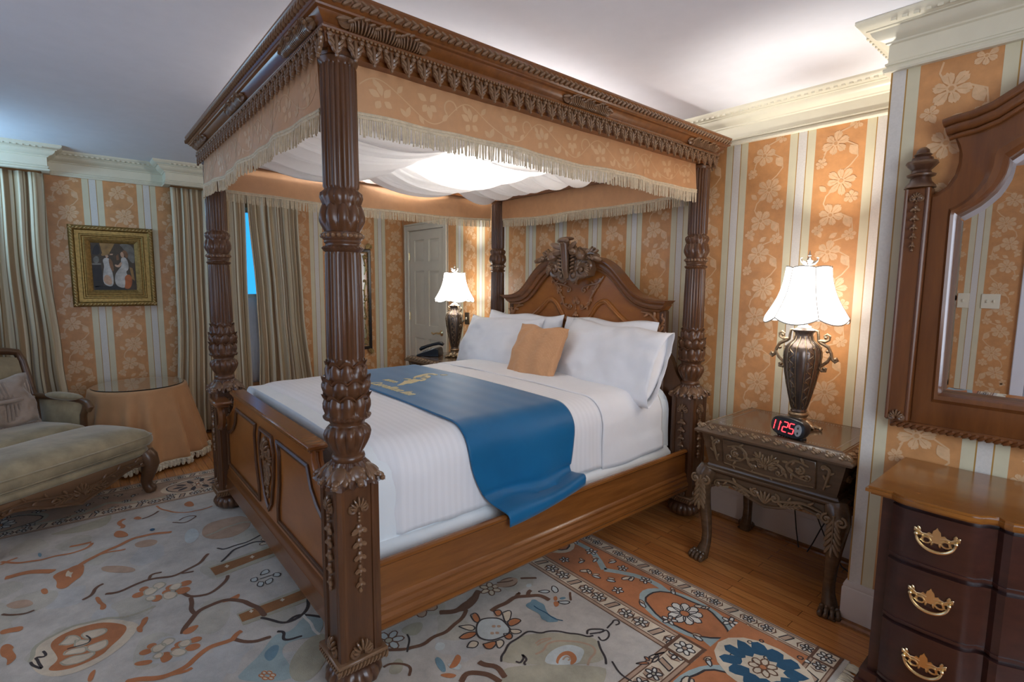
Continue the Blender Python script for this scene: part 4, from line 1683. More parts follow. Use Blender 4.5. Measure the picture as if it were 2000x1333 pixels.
def text_mesh(body, size, ext=0.0, shear=0.0, offset=0.0):
    c = bpy.data.curves.new('lettering', 'FONT')
    c.body = body
    c.size = size
    c.shear = shear
    c.offset = offset
    c.extrude = ext
    o = bpy.data.objects.new('lettering', c)
    COL.objects.link(o)
    dg = bpy.context.evaluated_depsgraph_get()
    me = o.evaluated_get(dg).to_mesh()
    vs = [tuple(v.co) for v in me.vertices]
    fs = [tuple(p.vertices) for p in me.polygons]
    o.evaluated_get(dg).to_mesh_clear()
    bpy.data.objects.remove(o)
    bpy.data.curves.remove(c)
    x0, x1 = min(v[0] for v in vs), max(v[0] for v in vs)
    return vs, fs, x0, x1


def ztop(x):
    u = (BR + 0.014 - 0.165 - x) / (BR - BL + 0.028 - 0.33)
    return ZT + 0.014 + 0.010 * sin(pi * min(1, max(0, u))) + 0.004


def lettering(name, body, x0, x1, y, ang, size, shear):
    vs, fs, a, b_ = text_mesh(body, size, 0.0012, shear, 0.0014)
    k = (x1 - x0) / (b_ - a)
    M = MB()
    out_ = []
    for p in vs:
        px, py = (p[0] - a) * k, p[1]
        X = x0 + px * cos(ang) - py * sin(ang)
        Y = y + px * sin(ang) + py * cos(ang)
        out_.append((X, Y, ztop(X) + p[2]))
    M.add(out_, fs)
    return obj(name, M, 'gold_thread', run, label='pale gold embroidered lettering')


lettering('lettering', 'Carrollton Inn', -3.055, -2.575, 1.398, 0.05, 0.098, 0.35)
lettering('small_lettering', "1830's", -3.11, -2.965, 1.520, 0.05, 0.055, 0.3)
EMB = [[(-2.878, 1.505), (-2.925, 1.560), (-2.955, 1.590), (-2.985, 1.610), (-2.975, 1.650), (-3.005, 1.690), (-2.96, 1.70), (-2.930, 1.735), (-2.925, 1.690), (-2.900, 1.64), (-2.880, 1.60), (-2.888, 1.575), (-2.868, 1.54)],
       [(-3.058, 1.645), (-3.03, 1.650), (-3.005, 1.655), (-2.985, 1.640), (-2.995, 1.670), (-3.02, 1.680), (-3.05, 1.665)],
       [(-3.030, 1.700), (-3.080, 1.740), (-3.107, 1.785), (-3.125, 1.830), (-3.137, 1.870), (-3.108, 1.910), (-3.050, 1.910), (-3.042, 1.898), (-3.080, 1.885), (-3.098, 1.860), (-3.080, 1.840), (-3.055, 1.835), (-3.070, 1.800), (-3.045, 1.765), (-3.052, 1.735), (-3.015, 1.715)],
       [(-3.045, 1.840), (-3.015, 1.830), (-2.985, 1.800), (-2.975, 1.770), (-2.995, 1.790), (-3.030, 1.770), (-3.035, 1.800), (-3.055, 1.815)],
       [(-2.955, 1.760), (-2.915, 1.725), (-2.905, 1.685), (-2.93, 1.70), (-2.95, 1.735), (-2.985, 1.735), (-3.01, 1.745), (-2.99, 1.762)],
       [(-3.040, 1.918), (-3.025, 1.940), (-3.000, 1.958), (-3.012, 1.925)],
       [(-3.075, 1.880), (-3.055, 1.880), (-3.045, 1.890), (-3.06, 1.895)]]
for P in EMB:
    M = MB()
    n = len(P)
    M.add([(x, y, ztop(x) + 0.0015) for x, y in P] + [(x, y, ztop(x) - 0.002) for x, y in P], [tuple(range(n)), tuple(range(n, 2 * n))[::-1]] + [(i, (i + 1) % n, n + (i + 1) % n, n + i) for i in range(n)])
    obj('seahorse_emblem', M, 'gold_thread', run, label='pale gold embroidered seahorse emblem')

# pillows
from mathutils import noise as mnoise


def pillow(name, mat, W, H, T, Tm, label, cat, group=None, seed=0, openend=False, pinch=0.06, wr=0.008, parent=None):
    r_ = random.Random(seed)
    ph = [r_.uniform(0, 6.3) for _ in range(8)]
    nu, nv = 44, 30

    def surf(u, v, sg):
        a, b_ = 2 * u - 1, 2 * v - 1
        eu = 1 - abs(a) ** 3.2
        if openend and a > 0:
            eu = 1 - 0.72 * abs(a) ** 3
        ev = 1 - abs(b_) ** 2.8
        th = T / 2 * max(eu, 0) ** 0.55 * max(ev, 0) ** 0.55
        x = W / 2 * a * (1 - pinch * (1 - b_ * b_) * abs(a) ** 3 * 0.5)
        y = H / 2 * b_ * (1 - pinch * (1 - a * a) * abs(b_) ** 3)
        z = sg * th
        q_ = Vector((a * 2.0 + ph[0], b_ * 1.6 + ph[1], sg * 0.7 + ph[2]))
        f = (mnoise.noise(q_ * 1.1) * 2.2 + mnoise.noise(q_ * 2.9) * 0.9) * wr * 1.5
        z += f * min(1, th / (T * 0.2))
        y += 0.010 * sin(6 * a + ph[3]) * abs(b_) ** 2
        return (x, y, z)
    M = MB()
    M.T = Tm
    vs, fs = [], []
    idx = {}
    for k, sg in enumerate((1, -1)):
        for j in range(nv):
            for i in range(nu):
                if sg < 0 and (j in (0, nv - 1) or i == 0 or (i == nu - 1 and not openend)):
                    idx[(k, i, j)] = idx[(0, i, j)]
                    continue
                idx[(k, i, j)] = len(vs)
                vs.append(surf(i / (nu - 1), j / (nv - 1), sg))
        for j in range(nv - 1):
            for i in range(nu - 1):
                fs.append((idx[(k, i, j)], idx[(k, i + 1, j)], idx[(k, i + 1, j + 1)], idx[(k, i, j + 1)]))
    M.add(vs, fs)
    if openend:
        # hem of the open pillowcase and the pillow inside
        def cap(u, v):
            b_ = 2 * v - 1
            th = T / 2 * 0.62 * max(1 - abs(b_) ** 2.8, 0) ** 0.55
            return (W / 2 * (0.86 + 0.03 * (1 - b_ * b_)), H / 2 * b_ * 0.97, th * (2 * u - 1))
        M.grid(8, 16, cap)
    M.T = Matrix()
    return obj(name, M, mat, parent, label=label, cat=cat, group=group, ang=80, solid=0.003 if openend else 0)


def lean(x, y, z, tilt, rz=0.0, roll=0.0):
    # pillow plane: local x along the bed width, y up the pillow, z out of its face (towards the foot)
    return Matrix.Translation((x, y, z)) @ Matrix.Rotation(rz, 4, 'Z') @ Matrix.Rotation(radians(90) - tilt, 4, 'X') @ Matrix.Rotation(roll, 4, 'Z')


PG = 'white bed pillows against the headboard'
pillow('pillow', 'white', 0.86, 0.49, 0.19, lean(-2.40, 2.905, 1.055, 0.22, -0.02, 0.0), 'white pillow behind on the near side, its corner peeking up beside the apricot cushion', 'pillow', PG, 3)
pillow('pillow', 'white', 0.92, 0.48, 0.19, lean(-3.32, 2.905, 1.055, 0.22, 0.03, 0.0), 'white pillow flat against the headboard on the far side, mostly hidden', 'pillow', PG, 4)
pillow('pillow', 'white', 0.92, 0.50, 0.21, lean(-2.25, 2.765, 1.035, 0.42, -0.06, -0.035), 'big white pillow in front on the near side, its case open at the end', 'pillow', PG, 5, openend=True)
pillow('pillow', 'white', 0.95, 0.48, 0.21, lean(-3.46, 2.765, 1.030, 0.45, 0.02, 0.02), 'white front pillow nearest the telephone table', 'pillow', PG, 6)

m, nt, b = new_mat('apricot_waffle_weave')
v_ = coords(nt, (1, 1, 1))
vo = nd(nt, 'ShaderNodeTexVoronoi')
vo.inputs['Scale'].default_value = 95
vo.inputs['Randomness'].default_value = 0.15
nt.links.new(v_, vo.inputs['Vector'])
c_ = ramp(nt, vo.outputs[0], [(0.0, (0.72, 0.44, 0.24)), (0.35, (0.62, 0.32, 0.15))])
nt.links.new(c_, b.inputs['Base Color'])
b.inputs['Roughness'].default_value = 0.75
b.inputs['Sheen Weight'].default_value = 0.15
bump(nt, b, vo.outputs[0], 0.35, 0.004)
MT['waffle'] = m
pillow('cushion', 'waffle', 0.48, 0.45, 0.14, lean(-2.765, 2.575, 1.028, 0.42, 0.06, -0.03), 'square apricot waffle-weave cushion propped on the white pillows', 'cushion', None, 8, pinch=0.09, wr=0.006)

# ================================================================ nightstands


def make_nightstand(loc, label, group):
    R0 = root('nightstand', loc, label, 'nightstand', group)
    WORLD[R0.name] = Vector((0, 0, 0))
    hx, hy = 0.375, 0.305

    def rect(a, b_):
        return [(-a, -b_), (a, -b_), (a, b_), (-a, b_)]
    # top
    M = MB()
    M.cbox((0, 0, 0.778), (2 * hx - 0.10, 2 * hy - 0.10, 0.020), 0.003)
    M.sweep([(-0.05, 0.770), (-0.05, 0.786), (-0.042, 0.788), (-0.036, 0.782), (-0.026, 0.778), (-0.012, 0.768), (-0.004, 0.758), (0.004, 0.752), (0.008, 0.746), (0.006, 0.736), (-0.03, 0.734), (-0.05, 0.740)], rect(hx, hy), True, mi=1)
    top = obj('top', M, ['nst', 'nsd'], R0, local=True, ang=30)
    M = MB()
    for i in range(46):
        x = -hx + 0.085 + i * (2 * hx - 0.17) / 45
        for y in (-hy + 0.085, hy - 0.085):
            M.ell((x, y, 0.7884), (0.0028, 0.0028, 0.0014), 5, 3)
    for i in range(30):
        y = -hy + 0.085 + i * (2 * hy - 0.17) / 29
        for x in (-hx + 0.085, hx - 0.085):
            M.ell((x, y, 0.7884), (0.0028, 0.0028, 0.0014), 5, 3)
    obj('inlay', M, 'silver', top, local=True, label='studded inlay line')
    # carved leaf border on the sloping edge
    for (o, d, L) in (((-hx, -hy), (1, 0), 2 * hx), ((hx, -hy), (0, 1), 2 * hy), ((-hx, hy), (0, -1), 2 * hy)):
        M = MB()
        nn = (d[1], -d[0])
        y_ax = Vector((-nn[0] * 0.70, -nn[1] * 0.70, 0.55))
        M.T = frame_T((o[0] + nn[0] * -0.006, o[1] + nn[1] * -0.006, 0.752), (d[0], d[1], 0), y_ax)
        k = int(L / 0.056)
        for i in range(k):
            x = (i + 0.5) * L / k
            M.lobe((x - 0.024, 0.030, 0.004), (x + 0.010, 0.008, 0.010), 0.018, 0.010, n=6, k=4)
            M.lobe((x - 0.012, 0.034, 0.004), (x + 0.016, 0.012, 0.010), 0.015, 0.009, n=6, k=4)
            M.lobe((x, 0.036, 0.004), (x + 0.022, 0.020, 0.008), 0.012, 0.008, n=6, k=4)
            M.lobe((x - 0.026, 0.016, 0.004), (x - 0.002, 0.002, 0.009), 0.016, 0.009, n=6, k=4)
            M.ell((x - 0.020, 0.034, 0.007), (0.008, 0.007, 0.006), 6, 4)
        M.T = Matrix()
        obj('leaf_border', M, 'nsc', top, local=True)
    # case, tapering downwards
    M = MB()
    t, bt = (hx - 0.022, hy - 0.022), (hx - 0.060, hy - 0.050)
    vs = [(sx * t[0], sy * t[1], 0.738) for sx, sy in ((-1, -1), (1, -1), (1, 1), (-1, 1))] + [(sx * bt[0], sy * bt[1], 0.560) for sx, sy in ((-1, -1), (1, -1), (1, 1), (-1, 1))]
    M.add(vs, [(0, 1, 2, 3), (7, 6, 5, 4), (0, 4, 5, 1), (1, 5, 6, 2), (2, 6, 7, 3), (3, 7, 4, 0)])
    M.sweep([(-0.07, 0.572), (-0.050, 0.568), (-0.044, 0.560), (-0.040, 0.548), (-0.018, 0.544), (-0.012, 0.538), (-0.014, 0.530), (-0.024, 0.524), (-0.03, 0.515), (-0.08, 0.515)], rect(hx - 0.01, hy - 0.01), True)
    case = obj('case', M, 'nsd', R0, local=True, ang=30)
    # drawer front with carving

    def face_T(side):
        d = {'f': ((1, 0), (0, -1)), 'r': ((0, 1), (1, 0)), 'l': ((0, -1), (-1, 0))}[side]
        tt, bb = (t[1], bt[1]) if side == 'f' else (t[0], bt[0])
        n_ = d[1]
        ybase = Vector((n_[0] * bb, n_[1] * bb, 0.560))
        yax = Vector((n_[0] * (tt - bb), n_[1] * (tt - bb), 0.178))
        return frame_T(ybase, (d[0][0], d[0][1], 0), yax)
    M = MB()
    M.T = face_T('f')
    M.cbox((0, 0.092, 0.004), (0.46, 0.145, 0.012), 0.004)
    dr = obj('drawer', M, 'nsd', R0, local=True)
    M = MB()
    M.T = face_T('f') @ Matrix.Translation((0, 0, 0.008))
    for sg in (-1, 1):
        vine(M, [(sg * 0.20, 0.13), (sg * 0.14, 0.145), (sg * 0.10, 0.11), (sg * 0.13, 0.07), (sg * 0.19, 0.055)], 0.007, curl=0.016, sg=sg, lw=0.024)
        vine(M, [(sg * 0.02, 0.06), (sg * 0.05, 0.10), (sg * 0.09, 0.075), (sg * 0.07, 0.045)], 0.007, curl=0.013, sg=-sg, lw=0.022)
        spiral(M, sg * 0.16, 0.10, 0.022, sg, None, 0.009)
        acanthus(M, (sg * 0.0, 0.06), (sg * 0.055, 0.14), 0.05, 0.012, bend=sg * 0.01)
        for i in range(5):
            a = i * 1.26
            M.lobe((sg * 0.155, 0.10, 0.006), (sg * 0.155 + 0.018 * cos(a), 0.10 + 0.018 * sin(a), 0.009), 0.012, 0.006, n=6, k=4)
    palmette(M, 0, 0.075, 0.055, None, 0.014)
    vine(M, [(-0.22, 0.03), (-0.08, 0.022), (0.08, 0.022), (0.22, 0.03)], 0.005, lw=0.014)
    obj('drawer_carving', M, 'nsc', dr, local=True)
    for side in 'rl':
        M = MB()
        M.T = face_T(side)
        for sg in (-1, 1):
            vine(M, [(0, 0.09), (sg * 0.07, 0.12), (sg * 0.12, 0.08), (sg * 0.18, 0.10)], 0.007, curl=0.016, sg=-sg, lw=0.026)
        palmette(M, 0, 0.08, 0.05, None, 0.012)
        obj('side_carving', M, 'nsc', case, local=True)
    for sg in (-1, 1):
        M = MB()
        M.T = face_T('f')
        vine(M, [(sg * 0.262, 0.03), (sg * 0.275, 0.08), (sg * 0.285, 0.13), (sg * 0.27, 0.15)], 0.008, lw=0.022, curl=0.012, sg=sg)
        obj('corner_carving', M, 'nsc', case, local=True)
    # aprons
    ax, ay = hx - 0.055, hy - 0.05

    def apron(side, half_w, dist):
        d = {'f': ((1, 0), (0, -1)), 'b': ((-1, 0), (0, 1)), 'r': ((0, 1), (1, 0)), 'l': ((0, -1), (-1, 0))}[side]
        M = MB()
        M.T = frame_T((d[1][0] * dist, d[1][1] * dist, 0), (d[0][0], d[0][1], 0), (0, 0, 1))
        w_ = half_w
        low = [(-w_, 0.425), (-w_ * 0.82, 0.455), (-w_ * 0.62, 0.468), (-w_ * 0.40, 0.448), (-w_ * 0.2, 0.425), (0, 0.412), (w_ * 0.2, 0.425), (w_ * 0.40, 0.448), (w_ * 0.62, 0.468), (w_ * 0.82, 0.455), (w_, 0.425)]
        M.prism(low + [(w_, 0.52), (-w_, 0.52)], -0.024, 0.006)
        M.tube([(x, z + 0.005, 0.008) for x, z in low], 0.009, 6)
        ap = obj('apron', M, 'nsd', R0, local=True, ang=30)
        M2 = MB()
        M2.T = M.T @ Matrix.Translation((0, 0, 0.007))
        for sg in (-1, 1):
            vine(M2, [(sg * w_ * 0.12, 0.455), (sg * w_ * 0.35, 0.475), (sg * w_ * 0.60, 0.492), (sg * w_ * 0.85, 0.478)], 0.008, curl=0.018, sg=-sg, lw=0.026)
            spiral(M2, sg * w_ * 0.16, 0.475, 0.022, sg, None, 0.010)
            acanthus(M2, (sg * w_ * 0.25, 0.445), (sg * w_ * 0.55, 0.475), 0.035, 0.010)
        for i in range(5):
            a = pi / 2 + (i - 2) * 0.35
            M2.lobe((0, 0.43, 0.004), (0.07 * cos(a), 0.43 + 0.07 * sin(a), 0.008), 0.016, 0.010, n=6, k=4)
        obj('apron_carving', M2, 'nsc', ap, local=True)
    apron('f', ax - 0.015, ay)
    apron('b', ax - 0.015, ay)
    apron('r', ay - 0.015, ax)
    apron('l', ay - 0.015, ax)
    # cabriole legs with lion paws
    for sx in (-1, 1):
        for sy in (-1, 1):
            M = MB()
            cx, cy = sx * (ax - 0.005), sy * (ay - 0.005)
            dx, dy = sx * 0.70, sy * 0.70
            path = [(0.0, 0.530, 0.050), (0.018, 0.500, 0.054), (0.030, 0.455, 0.050), (0.028, 0.400, 0.041), (0.016, 0.320, 0.034), (0.002, 0.230, 0.029), (-0.006, 0.150, 0.026), (-0.004, 0.095, 0.027), (0.008, 0.055, 0.033), (0.016, 0.030, 0.036), (0.018, 0.006, 0.034)]
            M.tube([(cx + dx * o, cy + dy * o, z) for o, z, r in path], [r for o, z, r in path], 14)
            leg = obj('leg', M, 'nsd', R0, local=True, ang=70)
            # paw toes point forward
            M = MB()
            fx, fy = sx * 0.25, (-1 if sy < 0 else 1) * 0.97
            px, py = cx + dx * 0.018, cy + dy * 0.018
            sxv = (-fy, fx)
            for i in range(4):
                o = (i - 1.5) * 0.021
                k = 0.034 - 0.004 * abs(i - 1.5)
                a = (px + sxv[0] * o + fx * 0.010, py + sxv[1] * o + fy * 0.010, 0.034)
                b_ = (px + sxv[0] * o * 1.2 + fx * (0.030 + k), py + sxv[1] * o * 1.2 + fy * (0.030 + k), 0.020)
                M.lobe(a, b_, 0.027, 0.019, n=8, k=6)
                M.ell((px + sxv[0] * o * 1.2 + fx * (0.022 + k), py + sxv[1] * o * 1.2 + fy * (0.022 + k), 0.016), (0.013, 0.013, 0.016), 8, 5)
                M.ell((px + sxv[0] * o + fx * 0.022, py + sxv[1] * o + fy * 0.022, 0.040), (0.013, 0.015, 0.013), 8, 5)
            M.cbox((px + fx * 0.02, py + fy * 0.02, 0.006), (0.075, 0.075, 0.012), 0.004)
            obj('paw', M, 'nsd', leg, local=True)
            if sy < 0 or sx > 0:
                M = MB()
                kx, ky = (0.0, -1.0) if sy < 0 else (1.0, 0)
                M.T = frame_T((cx + dx * 0.02 + kx * 0.045, cy + dy * 0.02 + ky * 0.045, 0), (-ky, kx, 0), (0, 0, 1))
                acanthus(M, (0, 0.50), (0, 0.30), 0.07, 0.012, pairs=5)
                for sg in (-1, 1):
                    spiral(M, sg * 0.03, 0.475, 0.024, sg, None, 0.010)
                obj('knee_carving', M, 'nsc', leg, local=True)
    return R0


NSX, NSY = -1.088, 2.892
ns = make_nightstand((NSX, NSY, 0), 'carved dark nightstand with lion paw feet holding the red digital clock', 'carved nightstands either side of the bed')
ns2 = copy_tree(ns)
ns2.location = (-4.375, 2.885, 0)
ns2['label'] = 'carved nightstand beyond the bed with the telephone on it'

# ================================================================ lamps


def make_lamp(loc, label, group):
    R0 = root('table_lamp', loc, label, 'lamp', group)
    WORLD[R0.name] = Vector((0, 0, 0))
    # z measured from the table top
    M = MB()
    k = 12
    body = [(0.036, 0.082), (0.040, 0.088), (0.036, 0.095), (0.034, 0.100)]
    prof = [(0.100, 0.0355), (0.125, 0.043), (0.18, 0.056), (0.24, 0.069), (0.30, 0.080), (0.345, 0.0865), (0.385, 0.089), (0.41, 0.087), (0.432, 0.080), (0.448, 0.068), (0.458, 0.056), (0.470, 0.046), (0.49, 0.041)]
    rows = [(r, z) for r, z in body] + [(r, z, k, .035) for z, r in prof] + [(0.043, 0.505), (0.054, 0.515), (0.056, 0.522), (0.045, 0.527), (0.040, 0.531)]
    M.lathe(rows, 72)
    bodyo = obj('body', M, 'bronzed', R0, local=True, ang=50)
    # relief panels and ribs
    M = MB()
    for i in range(12):
        a = 2 * pi * i / 12
        M.tube([((r + 0.001) * cos(a), (r + 0.001) * sin(a), z) for z, r in prof], 0.0028, 5)
    for i in range(0, 12, 2):
        a = 2 * pi * (i + 0.5) / 12
        for j in range(13):
            t = j / 12
            z = 0.115 + 0.31 * t
            r = 0.0
            for (z0, r0), (z1, r1) in zip(prof, prof[1:]):
                if z0 <= z <= z1:
                    r = r0 + (r1 - r0) * (z - z0) / (z1 - z0)
            s_ = r * 0.16
            da = (0.10 if j % 2 else -0.10)
            M.ell(((r + 0.0015) * cos(a - da * 1.6), (r + 0.0015) * sin(a - da * 1.6), z + 0.006), (0.0032, 0.0032, 0.005), 5, 4)
        wav = []
        for j in range(40):
            z = 0.108 + 0.325 * j / 39
            for (z0, r0), (z1, r1) in zip(prof, prof[1:]):
                if z0 <= z <= z1:
                    r = r0 + (r1 - r0) * (z - z0) / (z1 - z0)
            q = a + 0.15 * sin(j * 0.95)
            wav.append(((r + 0.001) * cos(q), (r + 0.001) * sin(q), z))
        M.tube(wav, 0.0026, 5)
    obj('relief', M, 'bronze', bodyo, local=True, label='silvery raised scroll panels')
    # foot: leafy base
    M = MB()
    M.lathe([(0.040, 0.030), (0.050, 0.034), (0.044, 0.045), (0.040, 0.055), (0.047, 0.064), (0.049, 0.072), (0.044, 0.080), (0.036, 0.084)], 32)
    for i in range(8):
        a = 2 * pi * i / 8
        rr = 0.105 if i % 2 == 0 else 0.078
        M.T = Matrix.Rotation(a, 4, 'Z')
        M.lobe((0.02, 0, 0.048), (rr - 0.02, 0, 0.016), 0.050, 0.012, (1, 0, 2))
        M.lobe((rr - 0.045, 0, 0.022), (rr + 0.012, 0, 0.009), 0.034, 0.009, (0, 0, 1))
        M.ell((rr + 0.006, 0, 0.010), (0.012, 0.014, 0.010), 8, 5)
        for sg in (-1, 1):
            M.lobe((0.03, sg * 0.008, 0.034), (rr - 0.01, sg * 0.030, 0.010), 0.020, 0.009)
    M.T = Matrix()
    obj('base', M, 'bronze', R0, local=True)
    # scroll handles
    for sg in (-1, 1):
        M = MB()
        M.T = frame_T((0, 0, 0), (sg, 0, 0), (0, 0, 1))
        M.tube([(0.050, 0.522, 0), (0.066, 0.518, 0), (0.070, 0.490, 0), (0.072, 0.468, 0), (0.092, 0.455, 0), (0.118, 0.445, 0)], [0.006, 0.007, 0.007, 0.008, 0.007, 0.005], 8)
        M.tube([(0.072, 0.470, 0), (0.105, 0.468, 0), (0.122, 0.478, 0), (0.124, 0.496, 0), (0.110, 0.506, 0), (0.098, 0.496, 0), (0.104, 0.486, 0)], [0.008, 0.007, 0.006, 0.006, 0.006, 0.006, 0.007], 8)
        M.tube([(0.080, 0.462, 0), (0.120, 0.440, 0), (0.135, 0.408, 0), (0.140, 0.380, 0), (0.155, 0.366, 0), (0.166, 0.376, 0), (0.160, 0.388, 0), (0.152, 0.382, 0)], [0.009, 0.009, 0.008, 0.008, 0.007, 0.007, 0.006, 0.006], 8)
        M.tube([(0.138, 0.400, 0), (0.120, 0.365, 0), (0.098, 0.345, 0), (0.084, 0.330, 0), (0.096, 0.314, 0), (0.114, 0.316, 0), (0.116, 0.330, 0), (0.106, 0.332, 0)], [0.008, 0.008, 0.008, 0.008, 0.007, 0.007, 0.006, 0.006], 8)
        for x, z in ((0.105, 0.488), (0.155, 0.381), (0.107, 0.328), (0.118, 0.418)):
            M.ell((x, z, 0), (0.010, 0.010, 0.009), 8, 5)
        M.T = Matrix()
        obj('handle', M, 'bronze', R0, local=True)
    # stem, harp and finial
    M = MB()
    M.lathe([(0.030, 0.528), (0.034, 0.534), (0.030, 0.542), (0.018, 0.546), (0.012, 0.552), (0.012, 0.600), (0.018, 0.604), (0.016, 0.63)], 24)
    M.tube([(0.010, 0, 0.60), (0.045, 0, 0.66), (0.048, 0, 0.76), (0.02, 0, 0.85), (0, 0, 0.858), (-0.02, 0, 0.85), (-0.048, 0, 0.76), (-0.045, 0, 0.66), (-0.010, 0, 0.60)], 0.003, 6)
    obj('stem', M, 'silver', R0, local=True)
    M = MB()
    M.lathe([(0.010, 0.853), (0.012, 0.860), (0.006, 0.866), (0.010, 0.878), (0.013, 0.886), (0.008, 0.896), (0.005, 0.904), (0.009, 0.909), (0.005, 0.916), (0.003, 0.926), (0.0, 0.937)], 16)
    for i in range(4):
        a = 2 * pi * i / 4 + 0.4
        M.T = Matrix.Rotation(a, 4, 'Z')
        M.tube([(0.006, 0, 0.862), (0.022, 0, 0.866), (0.036, 0, 0.880), (0.040, 0, 0.896), (0.034, 0, 0.898)], [0.006, 0.006, 0.005, 0.005, 0.004], 6)
        M.lobe((0.012, 0, 0.864), (0.030, 0.014, 0.884), 0.014, 0.004)
    M.T = Matrix()
    obj('finial', M, 'silver', R0, local=True)
    # six-panel bell shade, open top and bottom
    SP = [(0.0, 0.104), (0.06, 0.106), (0.15, 0.109), (0.30, 0.116), (0.45, 0.127), (0.60, 0.142), (0.74, 0.160), (0.86, 0.178), (0.94, 0.190), (1.0, 0.199)]

    def sh(u, v):
        a = 2 * pi * u
        f = (6 * u) % 1.0
        arc = 4 * f * (1 - f)
        r = 0
        for (t0, r0), (t1, r1) in zip(SP, SP[1:]):
            if t0 <= v <= t1:
                r = r0 + (r1 - r0) * (v - t0) / (t1 - t0)
        hexa = cos(pi / 6) / cos((f - 0.5) * pi / 3)
        r *= 0.80 + 0.20 * (0.35 * 1 + 0.65 * hexa) + 0.015 * arc * (1 - v)
        z0 = 0.845 + 0.008 * arc
        z1 = 0.588 - 0.030 * arc
        return (r * cos(a + 0.12), r * sin(a + 0.12), z0 + (z1 - z0) * v)
    M = MB()
    M.grid(72, 18, sh, wrap=True)
    shade = obj('lamp_shade', M, 'shade', R0, local=True, ang=60, solid=0.002, label='glowing white scalloped bell shade')
    M = MB()
    for i in range(6):
        M.tube([Vector(sh(i / 6 + 1e-6, j / 16)) * 1.0 + Vector((cos(2 * pi * i / 6 + .12), sin(2 * pi * i / 6 + .12), 0)) * 0.001 for j in range(17)], 0.0022, 5)
    for v in (0.0, 1.0):
        q = [sh(i / 72 + 1e-6, v) for i in range(73)]
        M.tube(q, 0.0032, 6, cap=False)
    obj('shade_trim', M, 'shadetrim', shade, local=True, label='grey braid trim')
    l = bpy.data.lights.new('bulb', 'SPOT')
    l.spot_size = radians(88)
    l.spot_blend = 1.0
    l.energy = BULB_W
    l.color = LAMP_COL
    l.shadow_soft_size = 0.035
    lo = bpy.data.objects.new('bulb', l)
    COL.objects.link(lo)
    lo.parent = R0
    lo.location = (0, 0, 0.75)
    lo.rotation_euler = (pi, 0, 0)
    return R0


lamp = make_lamp((-1.068, 2.925, 0.789), 'lit table lamp behind the digital clock', 'lit table lamps either side of the bed')
lamp2 = copy_tree(lamp)
lamp2.location = (-4.365, 2.935, 0.789)
lamp2['label'] = 'lit table lamp beside the telephone, far side of the bed'

# ================================================================ clock, telephone, cables
ck = root('alarm_clock', (-1.010, 2.700, 0.789), 'black digital alarm clock with red figures by the lamp base', 'clock', rz=-0.32)
WORLD[ck.name] = Vector((0, 0, 0))
M = MB()


def clk(u, v):
    a = 2 * pi * u
    ca, sa = cos(a), sin(a)
    x = 0.098 * math.copysign(abs(ca) ** 0.62, ca)
    z = 0.049 * math.copysign(abs(sa) ** 0.78, sa)
    k = [(0.90, -0.036), (0.985, -0.031), (1.0, -0.022), (0.97, 0.0), (0.84, 0.025), (0.55, 0.036)]
    s_, y = k[round(v * 5)]
    return (x * s_, y + 0.10 * z, z * s_ + 0.050)


M.grid(48, 6, clk, wrap=True)
n0 = len(M.v)
M.f.append(tuple(range(48))[::-1])
M.m.append(0)
M.f.append(tuple(range(5 * 48, 6 * 48)))
M.m.append(0)
for sx in (-1, 1):
    M.cbox((sx * 0.055, 0.0, 0.003), (0.03, 0.04, 0.008), 0.002)
cb = obj('case', M, 'blackp', ck, local=True, ang=40)
segs = {'1': 'bc', '2': 'abged', '5': 'afgcd'}
for i, (ch, x0) in enumerate((('1', -0.074), ('1', -0.045), ('2', -0.023), ('5', 0.013))):
    M = MB()
    M.T = frame_T((0, -0.0362, 0.050), (1, 0, 0), (0, 0.10, 1)) @ Matrix(((1, 0.14, 0, 0), (0, 1, 0, 0), (0, 0, 1, 0), (0, 0, 0, 1)))
    wd, hh, th = 0.026, 0.025, 0.0046
    if ch == '1' and i == 0:
        th = 0.0036
    pos = {'a': (0.5, 1, 1), 'g': (0.5, 0, 1), 'd': (0.5, -1, 1), 'f': (0, .5, 0), 'b': (1, .5, 0), 'e': (0, -.5, 0), 'c': (1, -.5, 0)}
    for s_ in segs[ch]:
        fx, fy, hor = pos[s_]
        fx = 0.1 if ch == '1' else fx
        M.box((x0 + fx * wd, fy * hh, 0.0008), ((wd - 0.004) if hor else th, th if hor else hh - 0.003, 0.0016))
    obj('digit', M, 'led', cb, local=True, label='glowing red figure')
M = MB()
M.T = frame_T((0, -0.0362, 0.050), (1, 0, 0), (0, 0.10, 1))
M.ell((-0.034, 0.016, 0), (0.002, 0.002, 0.001), 6, 3)
obj('indicator_dot', M, 'led', cb, local=True)
M = MB()
M.T = frame_T((0, -0.036, 0.050), (1, 0, 0), (0, 0.10, 1))
poly = [(0.063 + 0.019 * cos(t), 0.029 * sin(t)) for t in [2 * pi * i / 28 for i in range(28)]]
M.prism(poly, 0, 0.004)
bt = obj('button_panel', M, 'greyp', cb, local=True, label='silver oval button panel')
for zz in (0.012, -0.013):
    M = MB()
    M.T = frame_T((0, -0.040, 0.050), (1, 0, 0), (0, 0.10, 1))
    M.cbox((0.064, zz, 0.0006), (0.007, 0.010, 0.0014), 0.0004)
    obj('button', M, 'cable', bt, local=True)
vs, fs, a, b_ = text_mesh('SHARP', 0.0075, 0.0003, 0, 0.0002)
M = MB()
M.T = frame_T((-0.012, -0.0364, 0.0125), (1, 0, 0), (0, 0.10, 1))
M.add(vs, fs)
obj('brand_lettering', M, 'plate', cb, local=True, label='small pale lettering')

